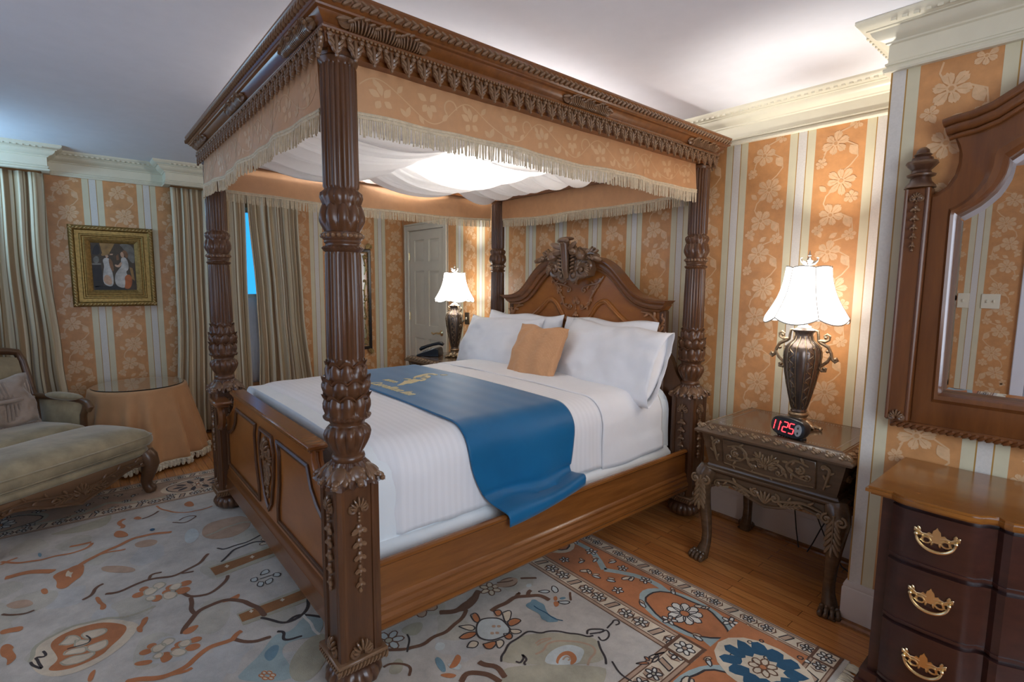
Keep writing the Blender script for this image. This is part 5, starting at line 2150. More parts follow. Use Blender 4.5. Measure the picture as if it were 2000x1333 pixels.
ph = root('telephone', (-4.585, 2.775, 0.789), 'black desk telephone beside the foot of the far lamp', 'telephone', rz=0.75)
WORLD[ph.name] = Vector((0, 0, 0))
M = MB()
pr_ = [(-0.115, 0.0), (0.115, 0.0), (0.120, 0.010), (0.110, 0.070), (0.095, 0.082), (0.06, 0.076), (-0.09, 0.026), (-0.118, 0.014)]
M.T = frame_T((0, 0.095, 0), (0, 0, 0) if False else (1, 0, 0), (0, 0, 1))
M.prism(pr_, 0, 0.19)
M.T = Matrix()
pb = obj('base', M, 'blackp', ph, local=True, bevel=0.006)
M = MB()
M.tube([(-0.12, 0.055, 0.050), (-0.10, 0.055, 0.066), (-0.05, 0.055, 0.086), (0.02, 0.055, 0.108), (0.08, 0.055, 0.122), (0.115, 0.055, 0.118), (0.13, 0.055, 0.106)], [0.020, 0.026, 0.020, 0.019, 0.021, 0.026, 0.020], 12, flat=0.8)
obj('handset', M, 'blackp', ph, local=True)
M = MB()
M.T = Matrix.Translation((0.0, -0.035, 0.056)) @ Matrix.Rotation(-0.33, 4, 'Y')
M.cbox((-0.002, 0, 0.003), (0.14, 0.095, 0.006), 0.002)
kp = obj('keypad', M, 'greyp', ph, local=True, label='grey keypad plate')
for i in range(4):
    for j in range(3):
        M = MB()
        M.T = Matrix.Translation((0.0, -0.035, 0.056)) @ Matrix.Rotation(-0.33, 4, 'Y')
        M.cbox((-0.05 + i * 0.025, -0.028 + j * 0.028, 0.008), (0.014, 0.018, 0.006), 0.002)
        obj('key', M, 'blackp', kp, local=True)

CB = [([(-1.15, 3.19, 0.42), (-1.165, 3.195, 0.34), (-1.15, 3.20, 0.22), (-1.13, 3.19, 0.10), (-1.10, 3.16, 0.008)], 'thin black cable dropping straight behind the nightstand, leftmost of three'),
      ([(-1.06, 3.19, 0.42), (-1.055, 3.20, 0.33), (-1.03, 3.19, 0.23), (-0.98, 3.18, 0.13), (-0.92, 3.16, 0.05), (-0.86, 3.12, 0.008), (-0.80, 3.08, 0.006)], 'black cable running diagonally behind the nightstand down to the floor'),
      ([(-0.92, 3.17, 0.42), (-0.945, 3.18, 0.33), (-0.965, 3.185, 0.24), (-1.0, 3.18, 0.15), (-1.03, 3.17, 0.06), (-1.05, 3.15, 0.006)], 'thin black cable crossing over the diagonal one behind the nightstand')]
for pts, lab in CB:
    M = MB()
    M.tube(pts, 0.0035, 7)
    obj('cable', M, 'cable', label=lab, cat='cable', group='black cables behind the nightstand')
RUG_POLY = [
 ('T', 2, [(-3.440,-0.183),(-3.477,-0.157),(-3.484,-0.122),(-3.507,-0.091),(-3.499,-0.050),(-3.360,-0.058),(-3.318,-0.095),(-3.258,-0.128),(-3.293,-0.165),(-3.371,-0.159)]),
 ('C', 3, [(-3.444,-0.126),(-3.468,-0.117),(-3.431,-0.110),(-3.427,-0.096),(-3.400,-0.106),(-3.361,-0.104),(-3.394,-0.116),(-3.396,-0.129)]),
 ('T', 2, [(-2.648,0.435),(-2.666,0.497),(-2.676,0.530),(-2.629,0.513),(-2.635,0.474)]),
 ('O', 2, [(-3.019,0.460),(-3.026,0.574),(-3.038,0.706),(-3.050,0.809),(-2.968,0.799),(-2.961,0.686),(-2.941,0.556),(-2.924,0.468)]),
 ('G', 1, [(-3.036,0.454),(-3.076,0.816),(-2.934,0.793),(-2.896,0.469)]),
 ('O', 2, [(-2.497,0.482),(-2.503,0.587),(-2.504,0.694),(-2.511,0.808),(-2.429,0.791),(-2.427,0.679),(-2.426,0.567),(-2.430,0.483)]),
 ('G', 1, [(-2.510,0.476),(-2.533,0.814),(-2.401,0.791),(-2.401,0.480)]),
 ('C', 3, [(-2.985,0.519),(-2.992,0.530),(-3.006,0.537),(-2.989,0.539),(-2.983,0.547),(-2.972,0.535),(-2.962,0.530),(-2.979,0.527)]),
 ('C', 3, [(-3.002,0.648),(-3.009,0.659),(-3.024,0.667),(-3.007,0.669),(-3.000,0.677),(-2.989,0.664),(-2.978,0.658),(-2.996,0.656)]),
 ('C', 3, [(-2.489,0.522),(-2.493,0.531),(-2.503,0.537),(-2.490,0.538),(-2.485,0.545),(-2.478,0.535),(-2.471,0.530),(-2.484,0.529)]),
 ('C', 3, [(-2.489,0.659),(-2.493,0.669),(-2.503,0.675),(-2.490,0.677),(-2.484,0.684),(-2.477,0.673),(-2.470,0.667),(-2.483,0.666)]),
 ('C', 3, [(-2.492,0.769),(-2.496,0.780),(-2.507,0.787),(-2.493,0.789),(-2.487,0.796),(-2.480,0.784),(-2.472,0.778),(-2.486,0.777)]),
 ('S', 3, [(-2.774,0.630),(-2.774,0.602),(-2.739,0.589),(-2.732,0.619)]),
 ('S', 3, [(-2.723,0.622),(-2.690,0.609),(-2.663,0.629),(-2.702,0.648)]),
 ('S', 3, [(-2.706,0.651),(-2.665,0.652),(-2.670,0.686),(-2.713,0.689)]),
 ('S', 3, [(-2.723,0.692),(-2.700,0.719),(-2.735,0.734),(-2.754,0.705)]),
 ('S', 3, [(-2.780,0.650),(-2.813,0.668),(-2.810,0.701),(-2.767,0.694)]),
 ('T', 2, [(-2.967,0.170),(-2.952,0.163),(-2.944,0.150),(-2.947,0.134),(-2.958,0.122),(-2.975,0.118),(-2.990,0.124),(-2.998,0.138),(-2.995,0.154),(-2.983,0.166)]),
 ('T', 2, [(-3.008,0.191),(-2.994,0.186),(-2.986,0.175),(-2.988,0.162),(-2.998,0.153),(-3.014,0.150),(-3.029,0.155),(-3.037,0.166),(-3.035,0.179),(-3.024,0.188)]),
 ('T', 2, [(-2.878,0.232),(-2.861,0.226),(-2.852,0.213),(-2.854,0.199),(-2.867,0.189),(-2.886,0.186),(-2.904,0.193),(-2.914,0.205),(-2.911,0.220),(-2.898,0.230)]),
 ('T', 2, [(-2.941,0.302),(-2.926,0.295),(-2.918,0.281),(-2.921,0.265),(-2.933,0.254),(-2.949,0.251),(-2.965,0.257),(-2.973,0.272),(-2.970,0.288),(-2.958,0.299)]),
 ('T', 2, [(-2.871,0.349),(-2.853,0.340),(-2.844,0.322),(-2.848,0.303),(-2.862,0.288),(-2.882,0.285),(-2.899,0.293),(-2.909,0.311),(-2.906,0.331),(-2.891,0.345)]),
 ('T', 2, [(-2.935,0.364),(-2.920,0.357),(-2.912,0.341),(-2.915,0.324),(-2.927,0.312),(-2.944,0.308),(-2.959,0.316),(-2.968,0.331),(-2.965,0.349),(-2.953,0.362)]),
 ('T', 2, [(-2.909,0.271),(-2.897,0.266),(-2.890,0.255),(-2.892,0.244),(-2.902,0.235),(-2.915,0.233),(-2.928,0.238),(-2.935,0.249),(-2.933,0.261),(-2.923,0.269)]),
 ('C', 2.5, [(-2.969,0.219),(-2.952,0.213),(-2.941,0.202),(-2.939,0.188),(-2.945,0.174),(-2.960,0.165),(-2.978,0.163),(-2.994,0.168),(-3.006,0.179),(-3.009,0.194),(-3.002,0.208),(-2.987,0.217)]),
 ('C', 2.5, [(-2.995,0.255),(-2.980,0.250),(-2.970,0.239),(-2.967,0.226),(-2.974,0.214),(-2.986,0.206),(-3.003,0.204),(-3.018,0.209),(-3.029,0.219),(-3.031,0.233),(-3.025,0.245),(-3.012,0.253)]),
 ('C', 2.5, [(-2.865,0.287),(-2.847,0.281),(-2.835,0.269),(-2.833,0.255),(-2.840,0.241),(-2.855,0.233),(-2.874,0.231),(-2.892,0.237),(-2.904,0.249),(-2.907,0.264),(-2.900,0.277),(-2.884,0.286)]),
 ('C', 2.5, [(-2.936,0.321),(-2.921,0.315),(-2.911,0.305),(-2.909,0.292),(-2.915,0.281),(-2.928,0.273),(-2.944,0.272),(-2.959,0.277),(-2.969,0.287),(-2.971,0.300),(-2.965,0.312),(-2.952,0.320)]),
 ('C', 2.5, [(-2.901,0.207),(-2.889,0.203),(-2.881,0.195),(-2.880,0.186),(-2.885,0.177),(-2.894,0.171),(-2.907,0.170),(-2.918,0.173),(-2.926,0.181),(-2.928,0.190),(-2.923,0.199),(-2.913,0.205)]),
 ('T', 2, [(-2.469,0.153),(-2.458,0.148),(-2.454,0.136),(-2.458,0.121),(-2.468,0.111),(-2.481,0.107),(-2.491,0.113),(-2.496,0.125),(-2.492,0.139),(-2.482,0.150)]),
 ('T', 2, [(-2.498,0.172),(-2.487,0.167),(-2.483,0.157),(-2.486,0.146),(-2.495,0.138),(-2.507,0.136),(-2.517,0.140),(-2.522,0.150),(-2.519,0.161),(-2.510,0.169)]),
 ('T', 2, [(-2.395,0.209),(-2.382,0.204),(-2.377,0.193),(-2.380,0.180),(-2.391,0.171),(-2.406,0.169),(-2.419,0.174),(-2.425,0.185),(-2.421,0.198),(-2.410,0.207)]),
 ('T', 2, [(-2.435,0.270),(-2.424,0.264),(-2.420,0.252),(-2.424,0.238),(-2.434,0.228),(-2.447,0.225),(-2.458,0.231),(-2.462,0.243),(-2.459,0.257),(-2.448,0.268)]),
 ('T', 2, [(-2.376,0.312),(-2.364,0.304),(-2.359,0.289),(-2.364,0.271),(-2.376,0.259),(-2.392,0.255),(-2.404,0.263),(-2.409,0.278),(-2.405,0.296),(-2.392,0.309)]),
 ('T', 2, [(-2.424,0.325),(-2.413,0.318),(-2.409,0.305),(-2.413,0.290),(-2.423,0.279),(-2.436,0.276),(-2.447,0.282),(-2.451,0.296),(-2.448,0.311),(-2.437,0.322)]),
 ('T', 2, [(-2.414,0.243),(-2.405,0.239),(-2.401,0.230),(-2.404,0.219),(-2.412,0.212),(-2.423,0.210),(-2.432,0.214),(-2.436,0.223),(-2.434,0.234),(-2.425,0.241)]),
 ('C', 2.5, [(-2.465,0.197),(-2.453,0.192),(-2.446,0.182),(-2.446,0.169),(-2.452,0.157),(-2.464,0.149),(-2.478,0.147),(-2.490,0.152),(-2.497,0.162),(-2.498,0.175),(-2.491,0.187),(-2.479,0.195)]),
 ('C', 2.5, [(-2.481,0.229),(-2.470,0.224),(-2.463,0.215),(-2.463,0.203),(-2.469,0.192),(-2.480,0.185),(-2.492,0.183),(-2.503,0.188),(-2.510,0.197),(-2.511,0.209),(-2.504,0.220),(-2.494,0.227)]),
 ('C', 2.5, [(-2.379,0.258),(-2.366,0.253),(-2.358,0.242),(-2.358,0.229),(-2.365,0.218),(-2.378,0.210),(-2.392,0.208),(-2.405,0.213),(-2.413,0.224),(-2.413,0.237),(-2.406,0.249),(-2.394,0.256)]),
 ('C', 2.5, [(-2.429,0.287),(-2.418,0.282),(-2.412,0.273),(-2.412,0.262),(-2.417,0.252),(-2.428,0.245),(-2.440,0.244),(-2.451,0.248),(-2.457,0.257),(-2.458,0.268),(-2.452,0.279),(-2.441,0.285)]),
 ('C', 2.5, [(-2.415,0.186),(-2.406,0.183),(-2.401,0.176),(-2.401,0.168),(-2.406,0.160),(-2.414,0.155),(-2.424,0.154),(-2.432,0.157),(-2.437,0.163),(-2.437,0.172),(-2.433,0.180),(-2.425,0.185)]),
 ('T', 2, [(-2.516,0.260),(-2.542,0.289),(-2.534,0.336),(-2.494,0.307),(-2.489,0.277)]),
 ('T', 2, [(-2.423,0.117),(-2.430,0.089),(-2.412,0.087),(-2.390,0.111),(-2.382,0.142),(-2.405,0.147)]),
 ('T', 2, [(-2.407,0.171),(-2.418,0.192),(-2.402,0.220),(-2.362,0.208),(-2.351,0.184),(-2.364,0.171)]),
 ('C', 1, [(-2.595,-0.206),(-2.698,-0.233),(-2.803,-0.220),(-2.863,-0.160),(-2.871,-0.069),(-2.841,0.026),(-2.739,0.111),(-2.691,0.129),(-2.600,0.081),(-2.537,0.013),(-2.505,-0.073),(-2.529,-0.153)]),
 ('T', 2, [(-2.601,-0.181),(-2.639,-0.144),(-2.687,-0.151),(-2.782,-0.177),(-2.828,-0.147),(-2.845,-0.083),(-2.830,-0.002),(-2.762,0.064),(-2.712,0.087),(-2.653,0.064),(-2.601,0.016),(-2.566,-0.005),(-2.545,-0.084),(-2.563,-0.143)]),
 ('C', 3, [(-2.757,-0.146),(-2.780,-0.118),(-2.801,-0.115),(-2.783,-0.083),(-2.731,-0.077),(-2.723,-0.114)]),
 ('C', 3, [(-2.772,-0.070),(-2.794,-0.057),(-2.778,-0.017),(-2.757,0.012),(-2.717,0.007),(-2.717,-0.032),(-2.736,-0.064)]),
 ('C', 3, [(-2.684,-0.120),(-2.680,-0.071),(-2.672,-0.052),(-2.633,-0.059),(-2.642,-0.096),(-2.659,-0.126)]),
 ('C', 3, [(-2.672,-0.052),(-2.666,-0.008),(-2.667,0.018),(-2.616,0.007),(-2.603,-0.022),(-2.625,-0.050)]),
 ('C', 3, [(-2.618,-0.143),(-2.630,-0.108),(-2.621,-0.072),(-2.613,-0.035),(-2.584,-0.035),(-2.568,-0.084),(-2.579,-0.125)]),
 ('C', 3, [(-2.746,-0.096),(-2.728,-0.064),(-2.707,-0.039),(-2.685,-0.058),(-2.693,-0.096)]),
 ('T', 2, [(-3.081,-0.020),(-3.076,-0.002),(-3.009,0.007),(-2.966,0.024),(-2.930,0.015),(-2.944,-0.006),(-2.984,0.003),(-3.014,-0.011)]),
 ('T', 2, [(-2.686,0.114),(-2.691,0.129),(-2.742,0.140),(-2.747,0.166),(-2.696,0.154),(-2.670,0.134),(-2.628,0.134),(-2.644,0.115)]),
 ('T', 2, [(-2.424,-0.059),(-2.473,-0.050),(-2.489,-0.029),(-2.442,-0.036),(-2.413,-0.045)]),
 ('T', 2, [(-3.330,-0.224),(-3.331,-0.199),(-3.261,-0.189),(-3.264,-0.211)]),
 ('T', 2, [(-3.037,-0.342),(-3.028,-0.305),(-3.014,-0.263),(-2.970,-0.270),(-2.991,-0.308),(-2.994,-0.339)]),
 ('T', 2, [(-2.895,-0.331),(-2.906,-0.309),(-2.856,-0.285),(-2.840,-0.293),(-2.772,-0.271),(-2.742,-0.286),(-2.728,-0.302),(-2.782,-0.300),(-2.817,-0.325)]),
 ('P', 2, [(-3.271,-0.347),(-3.282,-0.301),(-3.257,-0.259),(-3.189,-0.236),(-3.184,-0.275),(-3.208,-0.316)]),
 ('P', 1, [(-3.600,0.174),(-3.606,0.240),(-3.553,0.287),(-3.495,0.267),(-3.505,0.204),(-3.542,0.175)]),
 ('P', 1, [(-3.407,0.017),(-3.354,0.097),(-3.266,0.158),(-3.227,0.147),(-3.274,0.076),(-3.348,0.015)]),
 ('G', 1, [(-4.171,0.102),(-4.113,0.040),(-4.087,-0.057),(-4.056,-0.139),(-4.042,-0.219),(-3.992,-0.139),(-3.951,-0.031),(-3.981,0.074)]),
 ('A', 3, [(-3.805,-0.249),(-3.778,-0.231),(-3.726,-0.234),(-3.750,-0.246)]),
 ('N', 3, [(-3.739,0.257),(-3.754,0.279),(-3.722,0.290),(-3.704,0.269)]),
 ('T', 2, [(-3.794,0.084),(-3.856,0.106),(-3.811,0.142),(-3.732,0.160),(-3.721,0.136),(-3.741,0.100)]),
 ('T', 2, [(-3.988,0.193),(-4.016,0.225),(-3.945,0.245),(-3.949,0.215)]),
 ('T', 2, [(-4.041,0.477),(-4.081,0.529),(-3.952,0.538),(-3.971,0.490)]),
 ('S', 1.2, [(-3.588,0.435),(-3.601,0.479),(-3.479,0.490),(-3.393,0.446),(-3.395,0.408),(-3.486,0.406)]),
 ('P', 1, [(-3.608,0.532),(-3.621,0.644),(-3.596,0.764),(-3.416,0.768),(-3.313,0.656),(-3.347,0.539),(-3.452,0.486)]),
 ('L', 1, [(-2.071,0.368),(-2.119,0.426),(-2.157,0.486),(-2.235,0.553),(-2.249,0.585),(-2.224,0.634),(-2.300,0.709),(-2.257,0.783),(-2.113,0.730),(-2.171,0.602),(-2.125,0.557),(-2.025,0.565),(-1.918,0.553)]),
 ('A', 1.3, [(-2.153,0.496),(-2.188,0.544),(-2.167,0.569),(-2.105,0.536),(-2.091,0.502)]),
 ('G', 1.4, [(-2.084,0.606),(-2.138,0.680),(-2.127,0.752),(-1.975,0.711),(-1.880,0.599),(-1.927,0.542),(-2.019,0.556)]),
 ('C', 3, [(-2.003,0.503),(-1.998,0.499),(-2.000,0.492),(-2.007,0.488),(-2.016,0.488),(-2.021,0.492),(-2.019,0.498),(-2.012,0.502)]),
 ('C', 3, [(-1.993,0.491),(-1.988,0.487),(-1.990,0.480),(-1.997,0.476),(-2.005,0.476),(-2.010,0.480),(-2.009,0.486),(-2.001,0.490)]),
 ('C', 3, [(-2.005,0.476),(-2.001,0.472),(-2.002,0.466),(-2.009,0.461),(-2.018,0.461),(-2.023,0.464),(-2.021,0.471),(-2.014,0.475)]),
 ('C', 3, [(-2.028,0.472),(-2.023,0.468),(-2.025,0.462),(-2.032,0.458),(-2.041,0.457),(-2.046,0.461),(-2.044,0.467),(-2.037,0.472)]),
 ('C', 3, [(-2.039,0.484),(-2.034,0.480),(-2.035,0.474),(-2.042,0.470),(-2.051,0.469),(-2.056,0.473),(-2.055,0.479),(-2.047,0.484)]),
 ('C', 3, [(-2.026,0.500),(-2.021,0.496),(-2.023,0.489),(-2.030,0.485),(-2.039,0.484),(-2.044,0.489),(-2.042,0.495),(-2.035,0.499)]),
 ('P', 2, [(-1.756,1.388),(-1.770,1.428),(-1.750,1.438),(-1.720,1.410),(-1.724,1.385)]),
 ('B', 2, [(-1.931,1.551),(-1.950,1.600),(-1.935,1.656),(-1.890,1.662),(-1.861,1.619),(-1.876,1.573),(-1.910,1.542)]),
 ('B', 2, [(-1.876,1.262),(-1.926,1.371),(-1.945,1.455),(-1.886,1.404),(-1.853,1.319)]),
 ('T', 3, [(-1.815,1.307),(-1.811,1.341),(-1.756,1.321),(-1.749,1.288)]),
 ('T', 3, [(-1.770,1.406),(-1.758,1.436),(-1.725,1.417),(-1.734,1.386)]),
 ('T', 3, [(-1.671,1.410),(-1.669,1.455),(-1.637,1.466),(-1.625,1.425),(-1.641,1.392)]),
 ('T', 3, [(-1.619,1.338),(-1.604,1.369),(-1.570,1.347),(-1.585,1.324)]),
 ('T', 3, [(-1.625,1.230),(-1.619,1.267),(-1.599,1.286),(-1.579,1.242),(-1.594,1.220)]),
 ('T', 3, [(-1.724,1.173),(-1.726,1.222),(-1.704,1.261),(-1.681,1.217),(-1.704,1.179)]),
 ('C', 3, [(-1.783,1.220),(-1.768,1.265),(-1.732,1.268),(-1.723,1.233)]),
 ('C', 3, [(-1.732,1.422),(-1.727,1.473),(-1.667,1.430),(-1.672,1.396)]),
 ('C', 3, [(-1.631,1.377),(-1.592,1.411),(-1.572,1.408),(-1.598,1.364)]),
 ('C', 3, [(-1.606,1.278),(-1.595,1.311),(-1.563,1.306),(-1.562,1.263)]),
 ('C', 3, [(-1.654,1.171),(-1.672,1.210),(-1.645,1.231),(-1.620,1.193)]),
 ('S', 3.5, [(-1.627,1.381),(-1.608,1.355),(-1.602,1.323),(-1.610,1.291),(-1.631,1.265),(-1.661,1.250),(-1.695,1.249),(-1.726,1.262),(-1.747,1.287),(-1.755,1.320),(-1.747,1.354),(-1.725,1.382),(-1.692,1.397),(-1.658,1.396)]),
 ('P', 4.5, [(-1.698,1.337),(-1.687,1.350),(-1.673,1.339),(-1.684,1.326)]),
 ('P', 4.5, [(-1.683,1.354),(-1.672,1.368),(-1.659,1.357),(-1.670,1.344)]),
 ('P', 4.5, [(-1.666,1.303),(-1.655,1.316),(-1.642,1.306),(-1.652,1.293)]),
 ('P', 4.5, [(-1.653,1.321),(-1.642,1.334),(-1.629,1.324),(-1.640,1.311)]),
 ('A', 2, [(-1.708,1.548),(-1.716,1.567),(-1.712,1.587),(-1.725,1.603),(-1.712,1.619),(-1.688,1.617),(-1.657,1.625),(-1.626,1.603),(-1.583,1.585),(-1.555,1.597),(-1.523,1.589),(-1.538,1.564),(-1.555,1.543),(-1.568,1.547),(-1.587,1.538),(-1.616,1.558),(-1.649,1.553),(-1.685,1.546)]),
 ('T', 2, [(-1.672,1.698),(-1.668,1.719),(-1.640,1.699),(-1.644,1.678)]),
 ('T', 2, [(-1.641,1.667),(-1.642,1.685),(-1.622,1.690),(-1.604,1.667),(-1.610,1.649)]),
 ('S', 2, [(-1.748,1.669),(-1.743,1.708),(-1.715,1.718),(-1.717,1.683)]),
 ('S', 2, [(-1.724,1.731),(-1.743,1.759),(-1.715,1.767),(-1.685,1.754),(-1.694,1.727)]),
 ('S', 2, [(-1.633,1.692),(-1.613,1.723),(-1.593,1.732),(-1.593,1.702),(-1.615,1.683)]),
 ('A', 2, [(-1.648,1.712),(-1.641,1.743),(-1.623,1.742),(-1.628,1.713)]),
 ('S', 2, [(-1.836,1.662),(-1.830,1.695),(-1.802,1.678),(-1.810,1.651)]),
 ('P', 2, [(-1.917,1.530),(-1.942,1.566),(-1.940,1.613),(-1.922,1.665),(-1.891,1.664),(-1.870,1.621),(-1.881,1.573)]),
 ('G', 1, [(-1.484,1.218),(-1.522,1.253),(-1.553,1.325),(-1.558,1.410),(-1.519,1.470),(-1.474,1.531),(-1.416,1.588),(-1.352,1.628),(-1.319,1.621),(-1.283,1.594),(-1.215,1.540)]),
 ('S', 2, [(-1.405,1.390),(-1.412,1.454),(-1.395,1.511),(-1.360,1.535),(-1.325,1.542),(-1.303,1.502),(-1.286,1.454),(-1.372,1.351)]),
 ('T', 3, [(-1.354,1.396),(-1.375,1.431),(-1.376,1.469),(-1.356,1.492),(-1.324,1.488),(-1.303,1.469),(-1.299,1.439),(-1.308,1.431),(-1.327,1.462),(-1.352,1.465),(-1.361,1.443),(-1.351,1.411),(-1.337,1.396)]),
 ('T', 2, [(-1.145,1.704),(-1.131,1.710),(-1.116,1.696),(-1.130,1.690)]),
 ('T', 2, [(-1.137,1.643),(-1.129,1.680),(-1.108,1.684),(-1.118,1.658)]),
 ('C', 2.5, [(-1.130,1.712),(-1.117,1.749),(-1.099,1.749),(-1.110,1.713)]),
 ('C', 2.5, [(-1.108,1.694),(-1.113,1.743),(-1.093,1.740),(-1.096,1.709)]),
 ('C', 2.5, [(-1.116,1.739),(-1.104,1.793),(-1.106,1.768)]),
 ('A', 2, [(-1.679,1.023),(-1.688,1.047),(-1.641,1.048),(-1.588,1.025),(-1.609,1.009)]),
 ('S', 2, [(-1.626,1.044),(-1.618,1.076),(-1.580,1.099),(-1.564,1.064)]),
 ('T', 2, [(-1.602,1.040),(-1.624,1.079),(-1.650,1.116),(-1.618,1.120),(-1.585,1.072)]),
 ('G', 1.5, [(-1.748,0.853),(-1.789,0.914),(-1.749,0.927),(-1.700,0.889),(-1.713,0.852)]),
 ('G', 1.5, [(-1.930,1.001),(-1.940,1.057),(-1.922,1.106),(-1.884,1.096),(-1.851,1.045),(-1.879,1.010)]),
 ('S', 1.5, [(-1.743,1.063),(-1.760,1.092),(-1.732,1.113),(-1.703,1.088),(-1.717,1.059)]),
 ('T', 2, [(-1.599,0.991),(-1.584,1.029),(-1.548,1.053),(-1.550,1.019)]),
]
